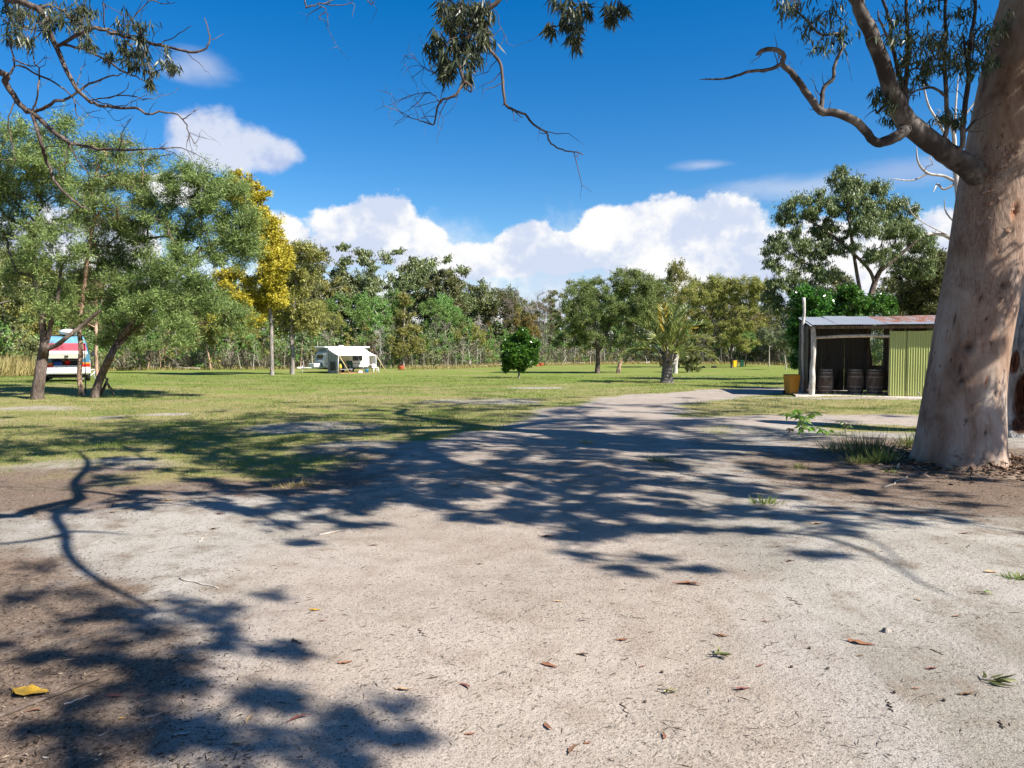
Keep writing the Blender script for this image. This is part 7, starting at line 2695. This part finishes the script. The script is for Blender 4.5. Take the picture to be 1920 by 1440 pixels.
tuft(1625, 852, .34, 420, .36, 'gum', 'dark green grass tuft at the shaded foot of the massive gum', 6)
tuft(1660, 866, .22, 200, .22, 'grass', 'small feathery green tuft against the root of the massive gum', 7)
tuft(1612, 868, .22, 180, .16, 'grass', 'yellowish green tuft sprawling below the dark grass tuft', 8, .9)
tuft(1572, 846, .22, 130, .22, 'straw', 'dry straw coloured tuft beside the dark grass tuft', 9, .9)
tuft(1708, 838, .16, 140, .26, 'grass', 'fresh green tuft behind the massive gum root flare', 10)
tuft(1435, 944, .13, 90, .11, 'grass', 'little yellow green tuft alone on the sand under the leaf shade', 11, 1.0)
tuft(1498, 878, .12, 60, .10, 'grass', 'sparse green sprig of grass on the brown litter before the seedlings', 12, 1.0)
tuft(1232, 865, .14, 70, .12, 'grass', 'dark little grass tuft on the shaded side of the drive', 13, 1.0)
tuft(1100, 832, .16, 70, .10, 'straw', 'straw tuft at the middle of the drive', 14, 1.0)
tuft(555, 912, .26, 170, .10, 'straw', 'flattened dry grass patch in the sun between the leaf shadows', 15, 1.3)
tuft(1670, 886, .08, 40, .10, 'grass', 'tiny green sprig by the big gum toward the camera', 16, 1.0)
tuft(1912, 1085, .07, 60, .07, 'grass', 'small mossy green tuft at the shaded edge of the sand', 17, 1.0)


# ------------------------------------------------------------------ fallen leaves and sticks one can pick out
for nm, c1, c2 in (('fallen_orange', (.27, .12, .055), (.17, .075, .04)), ('fallen_red', (.24, .085, .06), (.15, .055, .04)), ('fallen_yellow', (.45, .29, .025), (.33, .17, .02)), ('fallen_brown', (.20, .11, .06), (.13, .07, .04)),
                   ('fallen_tan', (.45, .31, .17), (.34, .22, .12)), ('fallen_green', (.075, .13, .035), (.05, .08, .025)), ('fallen_pale', (.50, .46, .40), (.38, .34, .29))):
    m, nt, b = new_mat(nm)
    tc = nt.new('ShaderNodeTexCoord').outputs['Object']
    nt.put(b.inputs['Base Color'], nt.mix(nt.ss(nt.noise(tc, 45, 4, .6), .4, .62), c1, c2))
    b.inputs['Roughness'].default_value = .55
    M[nm] = m


def leaf_mesh(mat, curl, bend, w, seed):
    """a curled dry gum leaf, 1 long"""
    rng = np.random.RandomState(seed)
    V, n = [], 9
    for k in range(n):
        f = k / (n - 1)
        wd = w * max(.03, math.sin(math.pi * min(1, max(0, (f - .12) / .88)) ** .8) ** .8) if f > .12 else .02
        y0 = bend * (f - .5) ** 2 - bend * .25
        z0 = .02 + curl * (f - .45) ** 2 * .8
        for s in (-1, 0, 1):
            V.append((f - .5, y0 + s * wd * .5 * (1 + .15 * rng.normal()), z0 + abs(s) * wd * .16 * (1 + .5 * rng.normal()) + .012 * rng.normal()))
    q = [[k * 3 + j, (k + 1) * 3 + j, (k + 1) * 3 + j + 1, k * 3 + j + 1] for k in range(n - 1) for j in range(2)]
    return mk('leaf', V, [np.array(q)], [M[mat]], smooth=True)


LM = {}


def fallen(px, py, ln_px, ang, mat, label, k=0, w=.22):
    g = G(px, py)
    d = float(g[1])
    key = (mat, k % 3, w)
    if key not in LM:
        LM[key] = leaf_mesh(mat, [.12, .25, .06][k % 3], [.35, -.5, .15][k % 3], w, k)
    o = obj('fallen_leaf', LM[key], loc=g + [0, 0, .004], rot=(R(rs.uniform(-8, 8)), R(rs.uniform(-6, 6)), R(ang)))
    s = ln_px * d / FPX * 1.25
    o.scale = (s, s, s)
    return tag(o, label, 'leaf', 'fallen leaves on the sand')


FL = [
    (1290, 1098, 46, -10, 'fallen_orange', 'orange leaf with a kink in the open sun, furthest out on the bare sand', 1), (1353, 1192, 26, -25, 'fallen_orange', 'short reddish orange leaf in the open sand above the green sprig', 0),
    (1610, 1205, 46, -30, 'fallen_orange', 'long orange leaf beside the grey bark lump', 0), (1350, 1194, 10, 20, 'fallen_brown', 'crumb of brown leaf touching the short reddish one', 2),
    (1028, 1248, 34, -30, 'fallen_orange', 'orange leaf lying aslant at the middle of the sand', 2), (1091, 1230, 28, -25, 'fallen_brown', 'slim brown leaf just past the aslant orange one', 1),
    (1030, 1364, 30, 115, 'fallen_orange', 'curled orange leaf low in the middle of the sand', 1), (1078, 1408, 40, 60, 'fallen_brown', 'dark curled leaf at the bottom edge of the sand', 1), (1243, 1382, 24, 85, 'fallen_orange', 'upright looking small orange leaf near the bottom of the sand', 0),
    (1810, 1302, 34, 0, 'fallen_brown', 'flat brown leaf below the dark green sprig', 0), (1716, 1292, 16, 0, 'fallen_orange', 'round orange scrap between the bark lump and the green sprig', 2), (1435, 1166, 16, -20, 'fallen_red', 'small pinkish leaf in the sun under the thin bough shadow', 0),
    (1722, 1125, 16, -45, 'fallen_tan', 'tan leaf by the end of the thin bough shadow', 0), (1796, 1158, 20, -15, 'fallen_orange', 'dull orange leaf near the end of the bough shadow', 1), (1855, 1073, 26, 0, 'fallen_tan', 'pinkish tan leaf at the shaded edge by the gum', 2),
    (1810, 1002, 22, 0, 'fallen_orange', 'bright orange leaf in the brown litter near the gum roots', 1), (1530, 982, 26, 5, 'fallen_tan', 'pale tan leaf beyond the leaf shade, before the gum', 0), (1027, 1006, 30, 0, 'fallen_brown', 'brown leaf at the lower rim of the large leaf shade', 0),
    (1390, 1292, 30, 10, 'fallen_red', 'thin reddish leaf past the green stalk on the sand', 0), (1424, 1249, 20, 25, 'fallen_red', 'thin red leaf right of the pale green twig heap'.replace('right of', 'close to'), 0), (1206, 1252, 14, 25, 'fallen_red', 'small dark red leaf between the two slim orange ones and the twig heap', 1),
    (1240, 1285, 12, 30, 'fallen_brown', 'brown leaf scrap above the green stalk', 0), (1165, 1200, 26, 0, 'fallen_orange', 'pale orange leaf far out in the bright sand', 0),
    (57, 1298, 78, -18, 'fallen_yellow', 'big bright yellow leaf with a long stalk beside the long stick', 0), (213, 1306, 34, -10, 'fallen_red', 'salmon red leaf in the dappled shade below the long stick', 2), (264, 1308, 22, 60, 'fallen_red', 'dark red leaf in the shade next to the salmon one', 1),
    (63, 1335, 26, 8, 'fallen_orange', 'rusty curled leaf just under the long stick', 1), (228, 1348, 14, 0, 'fallen_yellow', 'small yellow leaf in a spot of sun', 0), (402, 992, 20, 12, 'fallen_orange', 'orange leaf at the rim of the round leaf shadow', 0), (412, 964, 18, 5, 'fallen_red', 'red leaf between the round leaf shadows', 0),
    (700, 1024, 18, 10, 'fallen_red', 'dark red leaf on its own in the sunny sand near the faint twig shadow', 1), (346, 1146, 14, 80, 'fallen_red', 'little red leaf standing on edge by the branch shadow', 0), (315, 939, 20, 5, 'fallen_yellow', 'yellow leaf on the brown litter far back by the forked shadow', 0), (212, 961, 16, 0, 'fallen_orange', 'orange speck of leaf on the brown litter by the forked shadow', 0),
    (575, 1238, 16, 60, 'fallen_orange', 'orange leaf near the dark bark curl', 1), (645, 1243, 28, 25, 'fallen_orange', 'long orange leaf past the dark bark curl', 0), (870, 1288, 26, -40, 'fallen_red', 'dark red leaf where the shade ends at the bottom of the sand', 1), (755, 1293, 34, -8, 'fallen_tan', 'tan leaf between the shade blots at the bottom', 0),
    (377, 1281, 16, 30, 'fallen_green', 'single green leaf in the shade of the branch', 0), (590, 1144, 22, -5, 'fallen_yellow', 'thin yellow leaf in the open sand by the round spots of shade', 0), (470, 1350, 30, 80, 'fallen_tan', 'tan leaf standing in the litter at the bottom shade', 1), (560, 1350, 36, 30, 'fallen_red', 'pinkish curled leaf among the litter at the bottom shade', 1),
    (880, 1377, 22, 10, 'fallen_orange', 'orange leaf near the bottom beside the last shade blot', 0), (745, 1397, 20, 10, 'fallen_orange', 'orange leaf inside the last shade blot', 0), (605, 1165, 14, 10, 'fallen_red', 'reddish leaf bit before the bark curl', 0), (1045, 1128, 16, 5, 'fallen_tan', 'pale tan leaf bit far out on the sand', 0),
    (1745, 1254, 26, 5, 'fallen_red', 'thin dark red leaf above the flat brown one', 0), (445, 1393, 36, 10, 'fallen_tan', 'straw coloured leaf strip in the bottom litter', 0), (340, 1378, 32, 20, 'fallen_pale', 'pale grey leaf strip in the bottom litter', 0), (86, 1422, 16, -20, 'fallen_pale', 'pale greenish scrap at the bottom beside the shade', 0),
    (900, 1058, 14, 0, 'fallen_red', 'red speck of leaf beyond the bright sand', 0), (1480, 1052, 18, -5, 'fallen_red', 'red leaf bit under the start of the bough shadow', 0), (1612, 1230, 14, 0, 'fallen_brown', 'brown scrap below the long orange leaf', 0), (1100, 1395, 16, 10, 'fallen_orange', 'faint orange scrap at the bottom by the dark curled leaf', 2),
]
for i, e in enumerate(FL):
    fallen(*e, w=.36 if e[4] == 'fallen_yellow' and e[2] > 50 else .24)


def stick(p0, p1, r, mat, label, cat='stick', kink=.02, side=False, name='fallen_stick'):
    a, b = G(*p0), G(*p1)
    t = thing(name, (a + b) / 2, label, cat)
    off = np.array(t.location)
    n = 9
    pts = np.array([a + (b - a) * k / (n - 1) for k in range(n)])
    nr = np.array([-(b - a)[1], (b - a)[0], 0])
    ln = np.linalg.norm(b - a)
    nr = nr / (np.linalg.norm(nr) + 1e-9)
    for k in range(n):
        pts[k] += nr * kink * ln * math.sin(k * 1.9 + p0[0])
        pts[k, 2] = T(pts[k, 0], pts[k, 1]) + r * .8
    mb = MB()
    mb.tube(pts - off, np.linspace(r, r * .55, n), 7)
    if side:
        s = pts[5] - off
        mb.tube([s, s + nr * .12 * ln + (b - a) * .06 + [0, 0, .01]], [r * .6, r * .3], 5)
    mb.build('stick', [M[mat]], t)


stick((-30, 1357), (187, 1274), .011, 'bark_dark', 'long dark stick running out of the shade beside the big yellow leaf', kink=.006)
stick((335, 1086), (412, 1104), .006, 'bark_pale', 'pale thin stick in the sun below the forked branch shadow', kink=.02)
stick((598, 1004), (643, 995), .008, 'bark_pale', 'short pale stick by the small leaf shade at the middle distance', kink=.01)
stick((373, 1017), (389, 1001), .006, 'bark_pale', 'pale stick standing out of the round leaf shadow', kink=.03)
stick((285, 1036), (345, 1024), .005, 'bark_grey', 'thin grey stick beside the fork of the shadow', kink=.02)
stick((1660, 915), (1712, 890), .010, 'bark_pale', 'pale stick on the brown litter at the gum roots', kink=.02, side=True)
stick((270, 1348), (330, 1330), .004, 'bark_grey', 'grey twig crossing the dappled shade under the salmon leaf', kink=.04, side=True)
stick((120, 1322), (168, 1305), .004, 'bark_pale', 'pale twig between the long stick and the salmon leaf', kink=.05)
stick((0, 1398), (18, 1388), .004, 'bark_dark', 'short dark twig at the edge of the shade under the long stick', kink=.02)
stick((184, 1382), (215, 1368), .004, 'bark_grey', 'forked grey twig below the spot of sun', kink=.05, side=True)
stick((1395, 1070), (1400, 1072), .003, 'bark_dark', 'tiny dark twig on the sunny sand before the bough shadow', kink=.02)
stick((1500, 1135), (1478, 1120), .003, 'bark_dark', 'looped dark twig out on the bright sand', kink=.12, side=True)
stick((1430, 1215), (1460, 1203), .0025, 'bark_dark', 'fine dark twig near the long orange leaf', kink=.06, side=True)
stick((1745, 1218), (1770, 1229), .003, 'bark_dark', 'small crossed twig out past the bark lump', kink=.04, side=True)
stick((1665, 1318), (1672, 1335), .004, 'bark_dark', 'dark twig scrap low on the sand by the flat brown leaf', kink=.12, side=True)
stick((1873, 1352), (1880, 1367), .004, 'bark_dark', 'dark crossed twig at the bottom corner of the sand', kink=.08, side=True)
stick((1165, 1318), (1178, 1345), .003, 'bark_dark', 'thin dark twig on the sand beside the green stalk', kink=.08)
stick((548, 1201), (566, 1209), .007, 'bark_dark', 'dark bark curl lying in the open sand', kink=.06)
stick((785, 1182), (797, 1195), .003, 'bark_dark', 'thin bent twig in the open sand past the bark curl', kink=.1, side=True)
stick((1890, 862), (1950, 905), .012, 'bark_patchy', 'reddish strip of bark on the ground behind the big gum', kink=.02)


def sprig(px, py, n, ln, mat, label, seed, stalk=True, spread=.9):
    rng = np.random.default_rng(seed)
    g = G(px, py)
    t = thing('leaf_sprig', g, label, 'sprig')
    p = np.stack([rng.uniform(-.35, .35, n) * ln, rng.uniform(-.2, .2, n) * ln, rng.uniform(.01, .03, n)], -1)
    a = rng.normal(.15, spread * .5, n)
    ax = np.stack([np.cos(a), -np.sin(a) * .8, rng.uniform(-.05, .18, n)], -1)
    v, q, rn = leaf_arrays(rng, p, ax, ln, ln * .16, True)
    v[:, 2] = np.maximum(v[:, 2], .004 + (T(v[:, 0] + g[0], v[:, 1] + g[1]) - g[2]))
    v = v.reshape(n, 8, 3)
    for i in range(n):
        obj('leaf', mk('leaf', v[i] - p[i], [np.array([[0, 1, 3, 2], [2, 3, 5, 4], [4, 5, 7, 6]])], [L[mat]], rnd=np.full(8, rng.uniform())), t, loc=p[i])
    if stalk:
        mb = MB()
        mb.tube([(-.6 * ln, .02, .012), (0, 0, .02), (.7 * ln, -.06 * ln, .012)], [.003, .0025, .0015], 5)
        mb.build('stalk', [M['twig']], t)


sprig(1862, 1282, 11, .095, 'dark', 'dark green sprig of fallen gum leaves lying in the bright sand', 3)
sprig(1345, 1234, 9, .075, 'dark', 'heap of pale green twigs and leaves out on the bright sand', 4, True, 1.6)
sprig(1248, 1300, 4, .06, 'olive', 'thin green stalk with few leaves low on the bright sand', 5, True, 1.2)
sprig(1845, 1115, 4, .06, 'green', 'green scrap of leaf at the tip of the thin bough shadow', 6, True, 1.0)
# grey lump of bark
g = G(1662, 1185)
t = thing('bark_lump', g, 'greyish lump of bark half buried beyond the long orange leaf', 'bark')
rng_ = np.random.default_rng(4)
mb = MB()
mb.lathe([(.026, -.02), (.030, .0), (.025, .012), (.014, .024), (.0, .028)], 14, 0)
mb.v = [(x * 1.0 + .006 * math.sin(z * 160 + y * 90), y * .8 + .005 * math.sin(x * 170), z) for x, y, z in mb.v]
mb.build('lump', [M['bark_grey']], t)
for i, (px, py) in enumerate([(1242, 1262), (1677, 1300), (1770, 1315), (1484, 1252), (1518, 1217), (1552, 1255), (1210, 1318)]):
    g = G(px, py)
    t = thing('gumnut', g, ['grey gumnut below the slim brown leaf', 'dark gumnut between the round orange scrap and the green stalk', 'dark gumnut just under the flat brown leaf', 'dark gumnut below the twig heap', 'black gumnut under the long orange leaf', 'dark gumnut out past the red leaf', 'dark gumnut near the green stalk'][i], 'gumnut', 'gumnuts on the sand', rz=i)
    mb = MB()
    mb.lathe([(.002, 0), (.0065, .003), (.008, .008), (.0065, .012), (.0045, .0125), (.004, .009)], 10, 0)
    mb.build('cup', [M['bark_dark']], t)
    mb = MB()
    mb.tube([(0, 0, .004), (-.010, .003, .006)], .0018, 5)
    mb.build('stalk', [M['bark_dark']], t)
